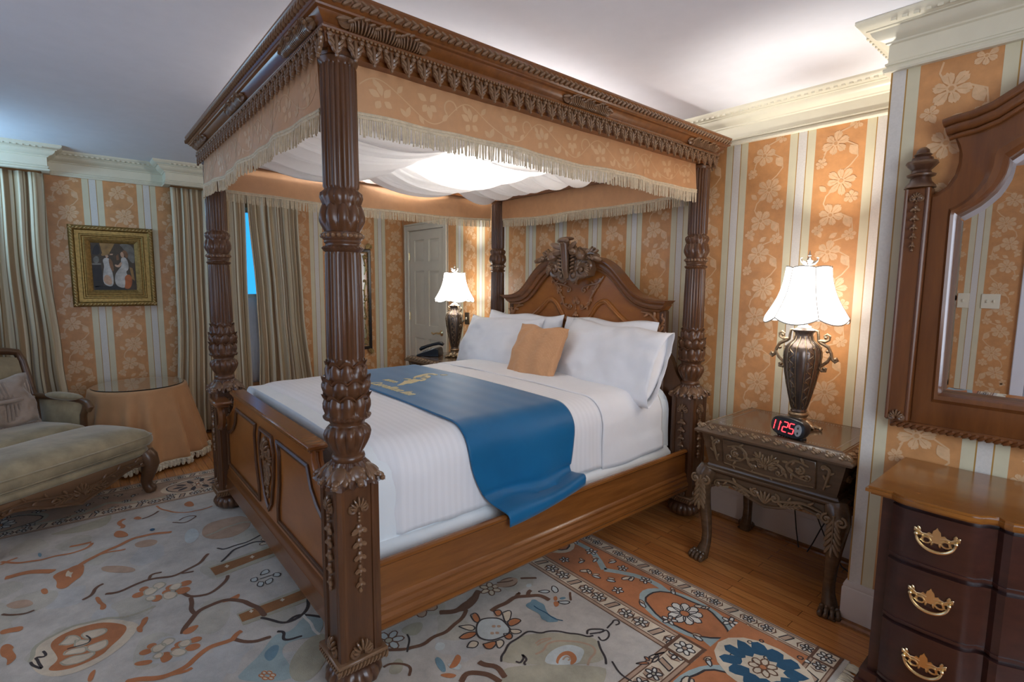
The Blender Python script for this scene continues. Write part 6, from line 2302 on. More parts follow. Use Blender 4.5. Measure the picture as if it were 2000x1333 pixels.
RUG_RIB = [
 ('T', 2, 0.05, [(-3.578,-0.365),(-3.581,-0.333),(-3.574,-0.296),(-3.563,-0.236),(-3.496,-0.180)]),
 ('T', 2, 0.035, [(-3.485,-0.079),(-3.521,-0.046),(-3.563,0.005),(-3.604,0.075),(-3.651,0.141),(-3.681,0.228),(-3.624,0.359)]),
 ('T', 2, 0.02, [(-3.563,0.005),(-3.562,0.065),(-3.547,0.135)]),
 ('T', 2, 0.022, [(-3.799,-0.393),(-3.719,-0.319),(-3.699,-0.249),(-3.693,-0.160),(-3.679,-0.078),(-3.694,-0.035),(-3.756,-0.016)]),
 ('T', 2, 0.03, [(-3.785,-0.111),(-3.763,-0.060),(-3.770,-0.016)]),
 ('T', 2, 0.02, [(-3.758,-0.397),(-3.792,-0.362),(-3.809,-0.328)]),
 ('B', 2, 0.022, [(-3.191,0.486),(-3.124,0.432),(-3.084,0.381),(-3.063,0.334),(-3.059,0.273),(-3.107,0.195),(-3.082,0.144),(-3.062,0.065),(-3.078,0.021)]),
 ('B', 2, 0.02, [(-3.194,0.021),(-3.184,-0.006),(-3.119,-0.030),(-3.089,-0.067)]),
 ('B', 2, 0.018, [(-3.107,0.195),(-3.151,0.212),(-3.131,0.256)]),
 ('B', 2, 0.016, [(-3.039,0.392),(-3.044,0.357),(-3.063,0.334)]),
 ('B', 2, 0.022, [(-2.889,0.517),(-2.804,0.483),(-2.767,0.424),(-2.776,0.351),(-2.833,0.319),(-2.900,0.287)]),
 ('B', 2, 0.03, [(-2.511,0.266),(-2.567,0.289),(-2.628,0.328),(-2.665,0.397),(-2.658,0.454),(-2.640,0.492),(-2.554,0.549),(-2.407,0.579)]),
 ('B', 2, 0.024, [(-2.628,0.328),(-2.719,0.325),(-2.785,0.340)]),
 ('T', 2, 0.032, [(-2.333,0.051),(-2.296,0.121),(-2.258,0.193),(-2.272,0.246),(-2.317,0.294),(-2.344,0.355),(-2.329,0.426)]),
 ('B', 2, 0.024, [(-2.329,0.426),(-2.268,0.472),(-2.241,0.551)]),
 ('T', 2, 0.03, [(-2.323,0.417),(-2.353,0.438),(-2.365,0.463)]),
 ('T', 2, 0.02, [(-2.258,0.193),(-2.244,0.232),(-2.256,0.261)]),
 ('K', 2, 0.014, [(-3.234,0.528),(-3.185,0.568),(-3.204,0.643),(-3.198,0.704),(-3.250,0.771)]),
 ('K', 2, 0.016, [(-3.055,0.523),(-3.114,0.563),(-3.162,0.623),(-3.173,0.708),(-3.155,0.757),(-3.068,0.808)]),
 ('K', 2, 0.018, [(-2.407,0.558),(-2.333,0.600),(-2.289,0.654),(-2.306,0.703),(-2.349,0.739),(-2.420,0.777)]),
 ('K', 2, 0.018, [(-2.300,0.641),(-2.324,0.691),(-2.297,0.735),(-2.235,0.766)]),
 ('K', 4, 0.006, [(-2.774,0.630),(-2.774,0.602),(-2.739,0.589),(-2.732,0.619),(-2.774,0.630)]),
 ('K', 4, 0.006, [(-2.723,0.622),(-2.690,0.609),(-2.663,0.629),(-2.702,0.648),(-2.723,0.622)]),
 ('K', 4, 0.006, [(-2.706,0.651),(-2.665,0.652),(-2.670,0.686),(-2.713,0.689),(-2.706,0.651)]),
 ('K', 4, 0.006, [(-2.723,0.692),(-2.700,0.719),(-2.735,0.734),(-2.754,0.705),(-2.723,0.692)]),
 ('K', 4, 0.006, [(-2.780,0.650),(-2.813,0.668),(-2.810,0.701),(-2.767,0.694),(-2.780,0.650)]),
 ('K', 4, 0.006, [(-2.748,0.632),(-2.742,0.668),(-2.735,0.705)]),
 ('G', 3, 0.007, [(-2.969,0.219),(-2.952,0.213),(-2.941,0.202),(-2.939,0.188),(-2.945,0.174),(-2.960,0.165),(-2.978,0.163),(-2.994,0.168),(-3.006,0.179),(-3.009,0.194),(-3.002,0.208),(-2.987,0.217),(-2.969,0.219)]),
 ('G', 3, 0.007, [(-2.995,0.255),(-2.980,0.250),(-2.970,0.239),(-2.967,0.226),(-2.974,0.214),(-2.986,0.206),(-3.003,0.204),(-3.018,0.209),(-3.029,0.219),(-3.031,0.233),(-3.025,0.245),(-3.012,0.253),(-2.995,0.255)]),
 ('G', 3, 0.007, [(-2.865,0.287),(-2.847,0.281),(-2.835,0.269),(-2.833,0.255),(-2.840,0.241),(-2.855,0.233),(-2.874,0.231),(-2.892,0.237),(-2.904,0.249),(-2.907,0.264),(-2.900,0.277),(-2.884,0.286),(-2.865,0.287)]),
 ('G', 3, 0.007, [(-2.936,0.321),(-2.921,0.315),(-2.911,0.305),(-2.909,0.292),(-2.915,0.281),(-2.928,0.273),(-2.944,0.272),(-2.959,0.277),(-2.969,0.287),(-2.971,0.300),(-2.965,0.312),(-2.952,0.320),(-2.936,0.321)]),
 ('G', 3, 0.007, [(-2.901,0.207),(-2.889,0.203),(-2.881,0.195),(-2.880,0.186),(-2.885,0.177),(-2.894,0.171),(-2.907,0.170),(-2.918,0.173),(-2.926,0.181),(-2.928,0.190),(-2.923,0.199),(-2.913,0.205),(-2.901,0.207)]),
 ('G', 3, 0.007, [(-2.465,0.197),(-2.453,0.192),(-2.446,0.182),(-2.446,0.169),(-2.452,0.157),(-2.464,0.149),(-2.478,0.147),(-2.490,0.152),(-2.497,0.162),(-2.498,0.175),(-2.491,0.187),(-2.479,0.195),(-2.465,0.197)]),
 ('G', 3, 0.007, [(-2.481,0.229),(-2.470,0.224),(-2.463,0.215),(-2.463,0.203),(-2.469,0.192),(-2.480,0.185),(-2.492,0.183),(-2.503,0.188),(-2.510,0.197),(-2.511,0.209),(-2.504,0.220),(-2.494,0.227),(-2.481,0.229)]),
 ('G', 3, 0.007, [(-2.379,0.258),(-2.366,0.253),(-2.358,0.242),(-2.358,0.229),(-2.365,0.218),(-2.378,0.210),(-2.392,0.208),(-2.405,0.213),(-2.413,0.224),(-2.413,0.237),(-2.406,0.249),(-2.394,0.256),(-2.379,0.258)]),
 ('G', 3, 0.007, [(-2.429,0.287),(-2.418,0.282),(-2.412,0.273),(-2.412,0.262),(-2.417,0.252),(-2.428,0.245),(-2.440,0.244),(-2.451,0.248),(-2.457,0.257),(-2.458,0.268),(-2.452,0.279),(-2.441,0.285),(-2.429,0.287)]),
 ('G', 3, 0.007, [(-2.415,0.186),(-2.406,0.183),(-2.401,0.176),(-2.401,0.168),(-2.406,0.160),(-2.414,0.155),(-2.424,0.154),(-2.432,0.157),(-2.437,0.163),(-2.437,0.172),(-2.433,0.180),(-2.425,0.185),(-2.415,0.186)]),
 ('G', 1.5, 0.02, [(-2.698,-0.233),(-2.803,-0.220),(-2.863,-0.160),(-2.871,-0.069),(-2.841,0.026),(-2.789,0.115),(-2.822,0.199)]),
 ('G', 3.5, 0.008, [(-2.757,-0.146),(-2.780,-0.118),(-2.801,-0.115),(-2.783,-0.083),(-2.731,-0.077),(-2.723,-0.114),(-2.757,-0.146)]),
 ('G', 3.5, 0.008, [(-2.772,-0.070),(-2.794,-0.057),(-2.778,-0.017),(-2.757,0.012),(-2.717,0.007),(-2.717,-0.032),(-2.736,-0.064),(-2.772,-0.070)]),
 ('G', 3.5, 0.008, [(-2.684,-0.120),(-2.680,-0.071),(-2.672,-0.052),(-2.633,-0.059),(-2.642,-0.096),(-2.659,-0.126),(-2.684,-0.120)]),
 ('G', 3.5, 0.008, [(-2.672,-0.052),(-2.666,-0.008),(-2.667,0.018),(-2.616,0.007),(-2.603,-0.022),(-2.625,-0.050),(-2.672,-0.052)]),
 ('G', 3.5, 0.008, [(-2.618,-0.143),(-2.630,-0.108),(-2.621,-0.072),(-2.613,-0.035),(-2.584,-0.035),(-2.568,-0.084),(-2.579,-0.125),(-2.618,-0.143)]),
 ('G', 3.5, 0.008, [(-2.746,-0.096),(-2.728,-0.064),(-2.707,-0.039),(-2.685,-0.058),(-2.693,-0.096),(-2.746,-0.096)]),
 ('K', 4, 0.012, [(-2.693,-0.227),(-2.655,-0.214),(-2.611,-0.192),(-2.685,-0.201),(-2.717,-0.222),(-2.697,-0.180),(-2.747,-0.197)]),
 ('K', 4, 0.008, [(-2.696,-0.117),(-2.695,-0.071),(-2.699,-0.039),(-2.762,-0.057)]),
 ('B', 3, 0.016, [(-3.185,-0.344),(-3.141,-0.312),(-3.126,-0.272),(-3.134,-0.237)]),
 ('T', 2, 0.03, [(-4.019,0.155),(-3.984,0.113),(-3.904,0.147),(-3.872,0.126)]),
 ('B', 2, 0.018, [(-3.949,0.241),(-3.960,0.293),(-4.019,0.336)]),
 ('T', 2, 0.016, [(-4.120,0.330),(-3.975,0.380),(-3.892,0.446),(-3.855,0.529),(-3.881,0.625)]),
 ('B', 2, 0.012, [(-3.765,0.381),(-3.707,0.431),(-3.747,0.490),(-3.775,0.522),(-3.818,0.468),(-3.769,0.419)]),
 ('G', 1.6, 0.02, [(-3.430,0.513),(-3.474,0.615),(-3.499,0.708),(-3.451,0.776)]),
 ('K', 3, 0.016, [(-2.265,0.585),(-2.248,0.605),(-2.199,0.586),(-2.178,0.612),(-2.160,0.663)]),
 ('W', 2, 0.016, [(-2.314,0.714),(-2.209,0.713),(-2.130,0.719)]),
 ('T', 3.5, 0.006, [(-2.003,0.503),(-1.998,0.499),(-2.000,0.492),(-2.007,0.488),(-2.016,0.488),(-2.021,0.492),(-2.019,0.498),(-2.012,0.502),(-2.003,0.503)]),
 ('T', 3.5, 0.006, [(-1.993,0.491),(-1.988,0.487),(-1.990,0.480),(-1.997,0.476),(-2.005,0.476),(-2.010,0.480),(-2.009,0.486),(-2.001,0.490),(-1.993,0.491)]),
 ('T', 3.5, 0.006, [(-2.005,0.476),(-2.001,0.472),(-2.002,0.466),(-2.009,0.461),(-2.018,0.461),(-2.023,0.464),(-2.021,0.471),(-2.014,0.475),(-2.005,0.476)]),
 ('T', 3.5, 0.006, [(-2.028,0.472),(-2.023,0.468),(-2.025,0.462),(-2.032,0.458),(-2.041,0.457),(-2.046,0.461),(-2.044,0.467),(-2.037,0.472),(-2.028,0.472)]),
 ('T', 3.5, 0.006, [(-2.039,0.484),(-2.034,0.480),(-2.035,0.474),(-2.042,0.470),(-2.051,0.469),(-2.056,0.473),(-2.055,0.479),(-2.047,0.484),(-2.039,0.484)]),
 ('T', 3.5, 0.006, [(-2.026,0.500),(-2.021,0.496),(-2.023,0.489),(-2.030,0.485),(-2.039,0.484),(-2.044,0.489),(-2.042,0.495),(-2.035,0.499),(-2.026,0.500)]),
 ('B', 2, 0.03, [(-1.781,1.400),(-1.781,1.444),(-1.788,1.511),(-1.785,1.568),(-1.758,1.613),(-1.726,1.649),(-1.692,1.666),(-1.662,1.671)]),
 ('B', 2, 0.026, [(-1.787,1.566),(-1.804,1.593),(-1.808,1.588)]),
 ('B', 2, 0.026, [(-1.760,1.606),(-1.781,1.637),(-1.779,1.656)]),
 ('B', 2, 0.04, [(-1.921,1.207),(-1.888,1.256),(-1.889,1.322),(-1.910,1.390),(-1.941,1.452)]),
 ('B', 2, 0.024, [(-1.802,0.968),(-1.788,1.033),(-1.794,1.100),(-1.794,1.166),(-1.808,1.230),(-1.844,1.287),(-1.861,1.310)]),
 ('B', 2, 0.022, [(-1.869,0.851),(-1.849,0.910),(-1.804,0.969)]),
 ('K', 2.5, 0.01, [(-1.785,0.965),(-1.836,0.999),(-1.886,1.014)]),
 ('K', 4, 0.007, [(-1.815,1.307),(-1.811,1.341),(-1.756,1.321),(-1.749,1.288),(-1.815,1.307)]),
 ('K', 4, 0.007, [(-1.770,1.406),(-1.758,1.436),(-1.725,1.417),(-1.734,1.386),(-1.770,1.406)]),
 ('K', 4, 0.007, [(-1.671,1.410),(-1.669,1.455),(-1.637,1.466),(-1.625,1.425),(-1.641,1.392),(-1.671,1.410)]),
 ('K', 4, 0.007, [(-1.619,1.338),(-1.604,1.369),(-1.570,1.347),(-1.585,1.324),(-1.619,1.338)]),
 ('K', 4, 0.007, [(-1.625,1.230),(-1.619,1.267),(-1.599,1.286),(-1.579,1.242),(-1.594,1.220),(-1.625,1.230)]),
 ('K', 4, 0.007, [(-1.724,1.173),(-1.726,1.222),(-1.704,1.261),(-1.681,1.217),(-1.704,1.179),(-1.724,1.173)]),
 ('K', 4, 0.007, [(-1.783,1.220),(-1.768,1.265),(-1.732,1.268),(-1.723,1.233),(-1.783,1.220)]),
 ('K', 4, 0.007, [(-1.732,1.422),(-1.727,1.473),(-1.667,1.430),(-1.672,1.396),(-1.732,1.422)]),
 ('K', 4, 0.007, [(-1.631,1.377),(-1.592,1.411),(-1.572,1.408),(-1.598,1.364),(-1.631,1.377)]),
 ('K', 4, 0.007, [(-1.606,1.278),(-1.595,1.311),(-1.563,1.306),(-1.562,1.263),(-1.606,1.278)]),
 ('K', 4, 0.007, [(-1.654,1.171),(-1.672,1.210),(-1.645,1.231),(-1.620,1.193),(-1.654,1.171)]),
 ('K', 4, 0.01, [(-1.627,1.381),(-1.608,1.355),(-1.602,1.323),(-1.610,1.291),(-1.631,1.265),(-1.661,1.250),(-1.695,1.249),(-1.726,1.262),(-1.747,1.287),(-1.755,1.320),(-1.747,1.354),(-1.725,1.382),(-1.692,1.397),(-1.658,1.396),(-1.627,1.381)]),
 ('N', 3, 0.008, [(-1.683,1.581),(-1.620,1.581),(-1.566,1.584),(-1.519,1.609)]),
 ('K', 3, 0.007, [(-1.748,1.669),(-1.743,1.708),(-1.715,1.718),(-1.717,1.683),(-1.748,1.669)]),
 ('K', 3, 0.007, [(-1.724,1.731),(-1.743,1.759),(-1.715,1.767),(-1.685,1.754),(-1.694,1.727),(-1.724,1.731)]),
 ('K', 3, 0.007, [(-1.633,1.692),(-1.613,1.723),(-1.593,1.732),(-1.593,1.702),(-1.615,1.683),(-1.633,1.692)]),
 ('B', 2, 0.014, [(-1.598,1.741),(-1.645,1.795)]),
 ('B', 2, 0.02, [(-1.891,1.681),(-1.871,1.715),(-1.847,1.744)]),
 ('B', 3, 0.012, [(-1.938,1.563),(-1.923,1.599),(-1.907,1.644)]),
 ('K', 2, 0.012, [(-1.496,1.225),(-1.527,1.253),(-1.533,1.285),(-1.556,1.328),(-1.564,1.366),(-1.561,1.413),(-1.558,1.447),(-1.522,1.473),(-1.513,1.502),(-1.476,1.534),(-1.443,1.562),(-1.421,1.593),(-1.396,1.606),(-1.372,1.611),(-1.358,1.634)]),
 ('K', 2, 0.012, [(-1.383,1.623),(-1.398,1.648),(-1.390,1.671),(-1.365,1.701),(-1.353,1.690),(-1.358,1.659),(-1.376,1.631)]),
 ('K', 2, 0.01, [(-1.354,1.663),(-1.358,1.709),(-1.325,1.699),(-1.305,1.662),(-1.313,1.639),(-1.339,1.645)]),
 ('K', 2, 0.01, [(-1.357,1.717),(-1.357,1.764),(-1.371,1.786),(-1.363,1.803),(-1.337,1.787),(-1.340,1.764)]),
 ('K', 2, 0.012, [(-1.324,1.627),(-1.287,1.600),(-1.251,1.576),(-1.213,1.542)]),
 ('P', 1.6, 0.012, [(-1.444,1.364),(-1.428,1.412),(-1.454,1.445),(-1.447,1.489),(-1.401,1.533),(-1.369,1.560),(-1.317,1.587),(-1.286,1.567),(-1.270,1.510),(-1.261,1.485)]),
 ('P', 1.6, 0.01, [(-1.483,1.403),(-1.486,1.454),(-1.468,1.488),(-1.470,1.438),(-1.472,1.400)]),
 ('P', 3, 0.01, [(-1.327,1.440),(-1.330,1.458),(-1.352,1.451),(-1.340,1.424)]),
 ('K', 2.4, 0.012, [(-1.462,1.271),(-1.438,1.284),(-1.449,1.314),(-1.475,1.316),(-1.435,1.321),(-1.429,1.296),(-1.416,1.297)]),
 ('K', 3, 0.007, [(-1.145,1.704),(-1.131,1.710),(-1.116,1.696),(-1.130,1.690),(-1.145,1.704)]),
 ('K', 3, 0.007, [(-1.137,1.643),(-1.129,1.680),(-1.108,1.684),(-1.118,1.658),(-1.137,1.643)]),
 ('K', 3, 0.008, [(-1.130,1.712),(-1.117,1.749),(-1.099,1.749),(-1.110,1.713),(-1.130,1.712)]),
 ('K', 3, 0.008, [(-1.108,1.694),(-1.113,1.743),(-1.093,1.740),(-1.096,1.709),(-1.108,1.694)]),
 ('K', 3, 0.008, [(-1.116,1.739),(-1.104,1.793),(-1.106,1.768),(-1.116,1.739)]),
 ('K', 2, 0.01, [(-1.215,1.574),(-1.164,1.559),(-1.123,1.546),(-1.094,1.548)]),
 ('B', 2, 0.03, [(-1.513,1.041),(-1.533,1.091),(-1.501,1.130),(-1.448,1.153),(-1.413,1.163)]),
 ('B', 2, 0.03, [(-1.557,1.160),(-1.521,1.171),(-1.484,1.194),(-1.416,1.191)]),
 ('B', 2, 0.014, [(-1.770,0.848),(-1.769,0.881),(-1.743,0.913),(-1.702,0.930),(-1.669,0.906)]),
]

# ================================================================ rug
RX0, RX1, RYA, RYB = -4.68, -0.585, -1.10, 2.335
RK = list(RUG)
RI = {k: i for i, k in enumerate(RK)}
RZ = 0.0095
M = MB()
M.cbox(((RX0 + RX1) / 2, (RYA + RYB) / 2, RZ / 2), (RX1 - RX0, RYB - RYA, RZ), 0.003, RI['I'])
rr_ = random.Random(11)


RJ = [0]


def lay(k):
    RJ[0] = (RJ[0] + 1) % 24
    return RZ + 0.0005 + 0.00040 * k + 4e-6 * RJ[0]


def rpoly(c, k, pts):
    M.flat(pts, lay(k), RI[c])


def rblob(c, k, x, y, a, b_, ang=0.0, n=10, wob=0.0, out=None):
    P = []
    for i in range(n):
        t = 2 * pi * i / n
        q = 1 + wob * rr_.uniform(-1, 1)
        u, v = a * q * cos(t), b_ * q * sin(t)
        P.append((x + u * cos(ang) - v * sin(ang), y + u * sin(ang) + v * cos(ang)))
    rpoly(c, k, P)
    if out:
        M.ribbon(P + [P[0]], 0.006, lay(k + 0.5), RI[out], False)


def rosette(x, y, r, n, c, line, k, ph=0.0, core='T'):
    for i in range(n):
        t = ph + 2 * pi * i / n
        rblob(c, k, x + r * 0.6 * cos(t), y + r * 0.6 * sin(t), r * 0.42, r * 0.27, t, 8, 0.1, line)
    rblob(core, k + 1, x, y, r * 0.28, r * 0.28, 0, 8, 0.05, line)


def strip(p, d, L, wd, kind, band='T', deep='N'):
    # border strip from p along d; nrm to the left of d spans the width
    n_ = (-d[1], d[0])

    def Q(u, v):
        return (p[0] + d[0] * u + n_[0] * v, p[1] + d[1] * u + n_[1] * v)

    def rect_(c, k, u0, u1, v0, v1):
        rpoly(c, k, [Q(u0, v0), Q(u1, v0), Q(u1, v1), Q(u0, v1)])
    if kind == 'guard':
        rect_('B', 0.2, 0, L, 0, wd)
        rect_('P', 0.6, 0, L, 0.006, wd * 0.16)
        rect_('P', 0.6, 0, L, wd * 0.84, wd - 0.006)
        rect_('C', 1.0, 0, L, wd * 0.20, wd * 0.80)
        st = 0.082
        k = int(L / st)
        for i in range(k):
            u = (i + 0.5) * L / k
            c = Q(u, wd * 0.5)
            a = atan2(d[1], d[0])
            if i % 3 == 2:
                q = 0.024
                P = [Q(u - q, wd * 0.26), Q(u + 0.004, wd * 0.26), Q(u + q, wd * 0.74), Q(u - 0.004, wd * 0.74)]
                rpoly('P', 1.6, P)
                M.ribbon(P + [P[0]], 0.007, lay(2), RI['K'], False)
            else:
                rosette(c[0], c[1], wd * 0.26, 5, 'W', 'K', 1.6, i * 0.7, 'G')
                rblob('P', 1.3, c[0], c[1], wd * 0.28, wd * 0.28, 0, 10, 0.1)
                for sg in (-1, 1):
                    M.ribbon([Q(u + sg * 0.026, wd * 0.26), Q(u + sg * 0.038, wd * 0.5), Q(u + sg * 0.028, wd * 0.74)], 0.008, lay(1.7), RI['B'])
    else:
        rect_(band, 0.3, 0, L, 0, wd)
        st = 0.92
        k = max(1, round(L / st))
        for i in range(k):
            u0 = (i + 0.5) * L / k
            dark = i % 2 == 1
            c = Q(u0, wd * 0.5)
            # wandering pale ribbon
            pts = [Q(u0 + (t - 0.5) * L / k, wd * (0.5 + 0.36 * sin(2 * pi * t + (pi if i % 2 else 0)))) for t in [q / 14 for q in range(15)]]
            M.ribbon(pts, 0.034, lay(0.8), RI['L' if band == 'T' else 'G'], False)
            ring = [Q(u0 + 0.20 * cos(t), wd * 0.5 + 0.115 * sin(t)) for t in [2 * pi * q / 22 for q in range(22)]]
            ring = [(p_[0] + 0.006 * sin(40 * p_[1]), p_[1] + 0.006 * sin(37 * p_[0])) for p_ in ring]
            rpoly(('L' if band == 'T' else 'G') if not dark else 'C', 1.2, [Q(u0 + 0.235 * cos(t), wd * 0.5 + 0.140 * sin(t)) for t in [2 * pi * q / 26 for q in range(26)]])
            rpoly(band, 1.6, ring)
            M.ribbon(ring + [ring[0]], 0.010, lay(2.0), RI['K'], False)
            if dark:
                for q in range(10):
                    t = 2 * pi * q / 10
                    e = Q(u0 + 0.125 * cos(t), wd * 0.5 + 0.075 * sin(t))
                    rblob(deep, 2.2, e[0], e[1], 0.045 if deep == 'N' else 0.036, 0.030 if deep == 'N' else 0.018, atan2(d[1], d[0]) + t, 8, 0.15)
                rosette(c[0], c[1], 0.045, 6, 'C', 'B', 2.6)
            else:
                rosette(c[0], c[1], 0.082, 9, 'W', 'K', 2.4)
            # scattered small flowers
            for q in range(26):
                t = (q + 0.5) / 26 - 0.5
                u = u0 + t * L / k
                v = wd * ((0.16, 0.84, 0.36, 0.66)[q % 4]) + rr_.uniform(-0.015, 0.015)
                if abs(t) * L / k < 0.27 and 0.22 * wd < v < 0.78 * wd:
                    continue
                e = Q(u, v)
                w_ = rr_.random()
                if w_ < 0.45:
                    rosette(e[0], e[1], rr_.uniform(0.026, 0.040), 5, 'W', 'K', 3.0, rr_.uniform(0, 2), 'P')
                elif w_ < 0.75:
                    rblob('C', 3.0, e[0], e[1], 0.030, 0.013, rr_.uniform(0, 3), 8, 0.15, 'K')
                    rblob('C', 3.0, e[0] + 0.02, e[1] + 0.012, 0.024, 0.011, rr_.uniform(0, 3), 8, 0.15, 'K')
                else:
                    rblob('S', 3.0, e[0], e[1], 0.024, 0.010, rr_.uniform(0, 3), 8, 0.15, 'K')
                    rblob('C', 3.0, e[0] - 0.014, e[1] + 0.016, 0.018, 0.009, rr_.uniform(0, 3), 8, 0.15, 'B')


GO, GI, MB_ = 0.100, 0.130, 0.290
x0, x1, y0, y1 = RX0 + 0.012, RX1 - 0.022, RYA + 0.012, RYB - 0.006
e1 = GO
e2 = GO + MB_
e3 = e2 + GI
# near-wall side and the two ends (order: outer guard, main band, inner guard)
for o, wd, kd in ((0, GO, 'guard'), (e1, MB_, 'main'), (e2, GI, 'guard')):
    strip((x1 - o, y1 - o), (-1, 0), x1 - x0 - 2 * o, wd, kd)
    strip((x1 - o, y0 + o), (0, 1), y1 - y0 - 2 * o, wd, kd)
    strip((x0 + o, y1 - o), (0, -1), y1 - y0 - 2 * o, wd * (1.25 if kd == 'main' else 1.0), kd, 'P', 'K')  # left border tan: faded wool, with the chaise's shade put into its colour
    strip((x0 + o, y0 + o), (1, 0), x1 - x0 - 2 * o, wd, kd)
# corner squares of the guard bands
for o, wd in ((0, GO), (e2, GI)):
    for cx_, sx_ in ((x1 - o, -1), (x0 + o, 1)):
        for cy_, sy_ in ((y1 - o, -1), (y0 + o, 1)):
            sq = [(cx_, cy_), (cx_ + sx_ * wd, cy_), (cx_ + sx_ * wd, cy_ + sy_ * wd), (cx_, cy_ + sy_ * wd)]
            rpoly('B', 4.0, sq)
            q_ = wd * 0.12
            rpoly('C', 4.4, [(cx_ + sx_ * q_, cy_ + sy_ * q_), (cx_ + sx_ * (wd - q_), cy_ + sy_ * q_), (cx_ + sx_ * (wd - q_), cy_ + sy_ * (wd - q_)), (cx_ + sx_ * q_, cy_ + sy_ * (wd - q_))])
            rosette(cx_ + sx_ * wd / 2, cy_ + sy_ * wd / 2, wd * 0.33, 6, 'W', 'K', 4.8, 0.3, 'P')
for cx_, sx_ in ((x1 - e1, -1), (x0 + e1, 1)):
    for cy_, sy_ in ((y1 - e1, -1), (y0 + e1, 1)):
        rpoly('T' if sx_ < 0 else 'P', 4.0, [(cx_, cy_), (cx_ + sx_ * MB_, cy_), (cx_ + sx_ * MB_, cy_ + sy_ * MB_), (cx_, cy_ + sy_ * MB_)])
# deep blue corner medallion
rpoly('C', 4.3, [(-0.80 + 0.19 * cos(t), 2.02 + 0.16 * sin(t)) for t in [2 * pi * q / 16 for q in range(16)]])
for q in range(12):
    t = 2 * pi * q / 12
    rblob('N', 4.7, -0.80 + 0.115 * cos(t), 2.02 + 0.105 * sin(t), 0.045, 0.032, t, 8, 0.2)
rosette(-0.80, 2.02, 0.055, 7, 'C', 'B', 5.1)


def chaikin(P, closed, it=2):
    for _ in range(it):
        Q = []
        n = len(P)
        for i in range(n if closed else n - 1):
            a, b_ = P[i], P[(i + 1) % n]
            Q += [(a[0] * .75 + b_[0] * .25, a[1] * .75 + b_[1] * .25), (a[0] * .25 + b_[0] * .75, a[1] * .25 + b_[1] * .75)]
        P = Q if closed else [P[0]] + Q + [P[-1]]
    return P


for c, k, pts in RUG_POLY:
    rpoly(c, k + 0.5, pts if c == 'O' or len(pts) < 5 and c == 'G' else chaikin(pts, True))
    if c == 'G' and len(pts) == 11 and pts[0][0] > -2.2:
        (xa, ya), (xb, yb_) = pts[0], pts[-1]
        mx_, my_ = (xa + xb) / 2, (ya + yb_) / 2
        rpoly('G', k + 0.45, chaikin([pts[0]] + [(2 * mx_ - x, 2 * my_ - y) for x, y in pts[-2:0:-1]] + [pts[-1]], True))
for c, k, wd, pts in RUG_RIB:
    pts = chaikin(pts, False)
    pts = [(x + 0.004 * sin(55 * y + 3 * x), y + 0.004 * sin(50 * x)) for x, y in pts]
    M.ribbon(pts, wd * 0.8, lay(k + 0.5), RI[c])
# the rest of the field repeats the drawing turned half round
fcx, fcy = (RX0 + RX1) / 2, (RYA + RYB) / 2


def unseen(P):
    return all(-3.95 < x < -1.12 and y > -0.52 and y < EDGE[0] + EDGE[1] * (x - EDGE[2]) for x, y in P)


EDGE = (0.40, 1.19, -1.98)
for c, k, pts in RUG_POLY:
    q = [(2 * fcx - x, 2 * fcy - y - 0.35) for x, y in pts]
    if unseen(q):
        rpoly(c, k + 0.5, q if c == 'O' or len(q) < 5 and c == 'G' else chaikin(q, True))
for c, k, wd, pts in RUG_RIB:
    q = [(2 * fcx - x, 2 * fcy - y - 0.35) for x, y in pts]
    if unseen(q):
        M.ribbon(chaikin(q, False), wd * 0.8, lay(k + 0.5), RI[c])
# the field under and beyond the traced areas
for i in range(60):
    x, y = rr_.uniform(-4.0, -1.2), rr_.uniform(-0.5, 1.7)
    P = [(x + rr_.uniform(0.06, 0.16) * cos(t), y + rr_.uniform(0.05, 0.12) * sin(t)) for t in [q * 0.7 for q in range(9)]]
    rpoly(rr_.choice('DDE'), 0.3, chaikin(P, True))
for i in range(26):
    x, y = rr_.uniform(-3.9, -1.9), rr_.uniform(0.80, 1.75)
    rosette(x, y, rr_.uniform(0.05, 0.09), 6, rr_.choice('TPSC'), 'B', 1.0, rr_.uniform(0, 2), 'G')
rug = obj('area_rug', M, [RUGM[k] for k in RK], label='large faded ivory and terracotta oriental rug under the foot of the bed', cat='rug', recalc=False)
M = MB()
for i in range(330):
    y = RYA + 0.02 + i * (RYB - RYA - 0.04) / 329
    a = Vector((RX1 - 0.004, y, 0.006))
    b_ = a + Vector((0.035 + rr_.uniform(0, 0.02), rr_.uniform(-0.012, 0.012), -0.0025))
    M.tube([a, (a + b_) / 2 + Vector((0, 0, 0.003)), b_], [0.004, 0.005, 0.004], 5)
obj('fringe', M, 'tassel', rug, label='cream knotted fringe')

# ================================================================ dresser
DXa, DXb, DYf, DYb, DZt = -0.535, 0.86, 2.118, 2.612, 0.832
dr = root('dresser', ((DXa + DXb) / 2, (DYf + DYb) / 2, 0), 'dark mahogany block-front dresser below the big mirror', 'dresser')


def front_curve(off, xa=-0.49, xb=0.815):
    # block front: raised side blocks, hollow centre
    base = [(-0.49, 2.165), (-0.455, 2.165), (-0.435, 2.150), (-0.415, 2.142), (-0.33, 2.138), (-0.25, 2.142), (-0.225, 2.150), (-0.205, 2.172), (-0.185, 2.180), (-0.17, 2.165), (-0.15, 2.160),
            (-0.12, 2.175), (-0.05, 2.205), (0.1625, 2.22)]
    pts = base + [(0.325 - x, y) for x, y in base[::-1][1:]]
    return [(min(max(x, xa - off), xb + off) + (-off if i == 0 else off if i == len(pts) - 1 else 0), y - off) for i, (x, y) in enumerate(pts)]


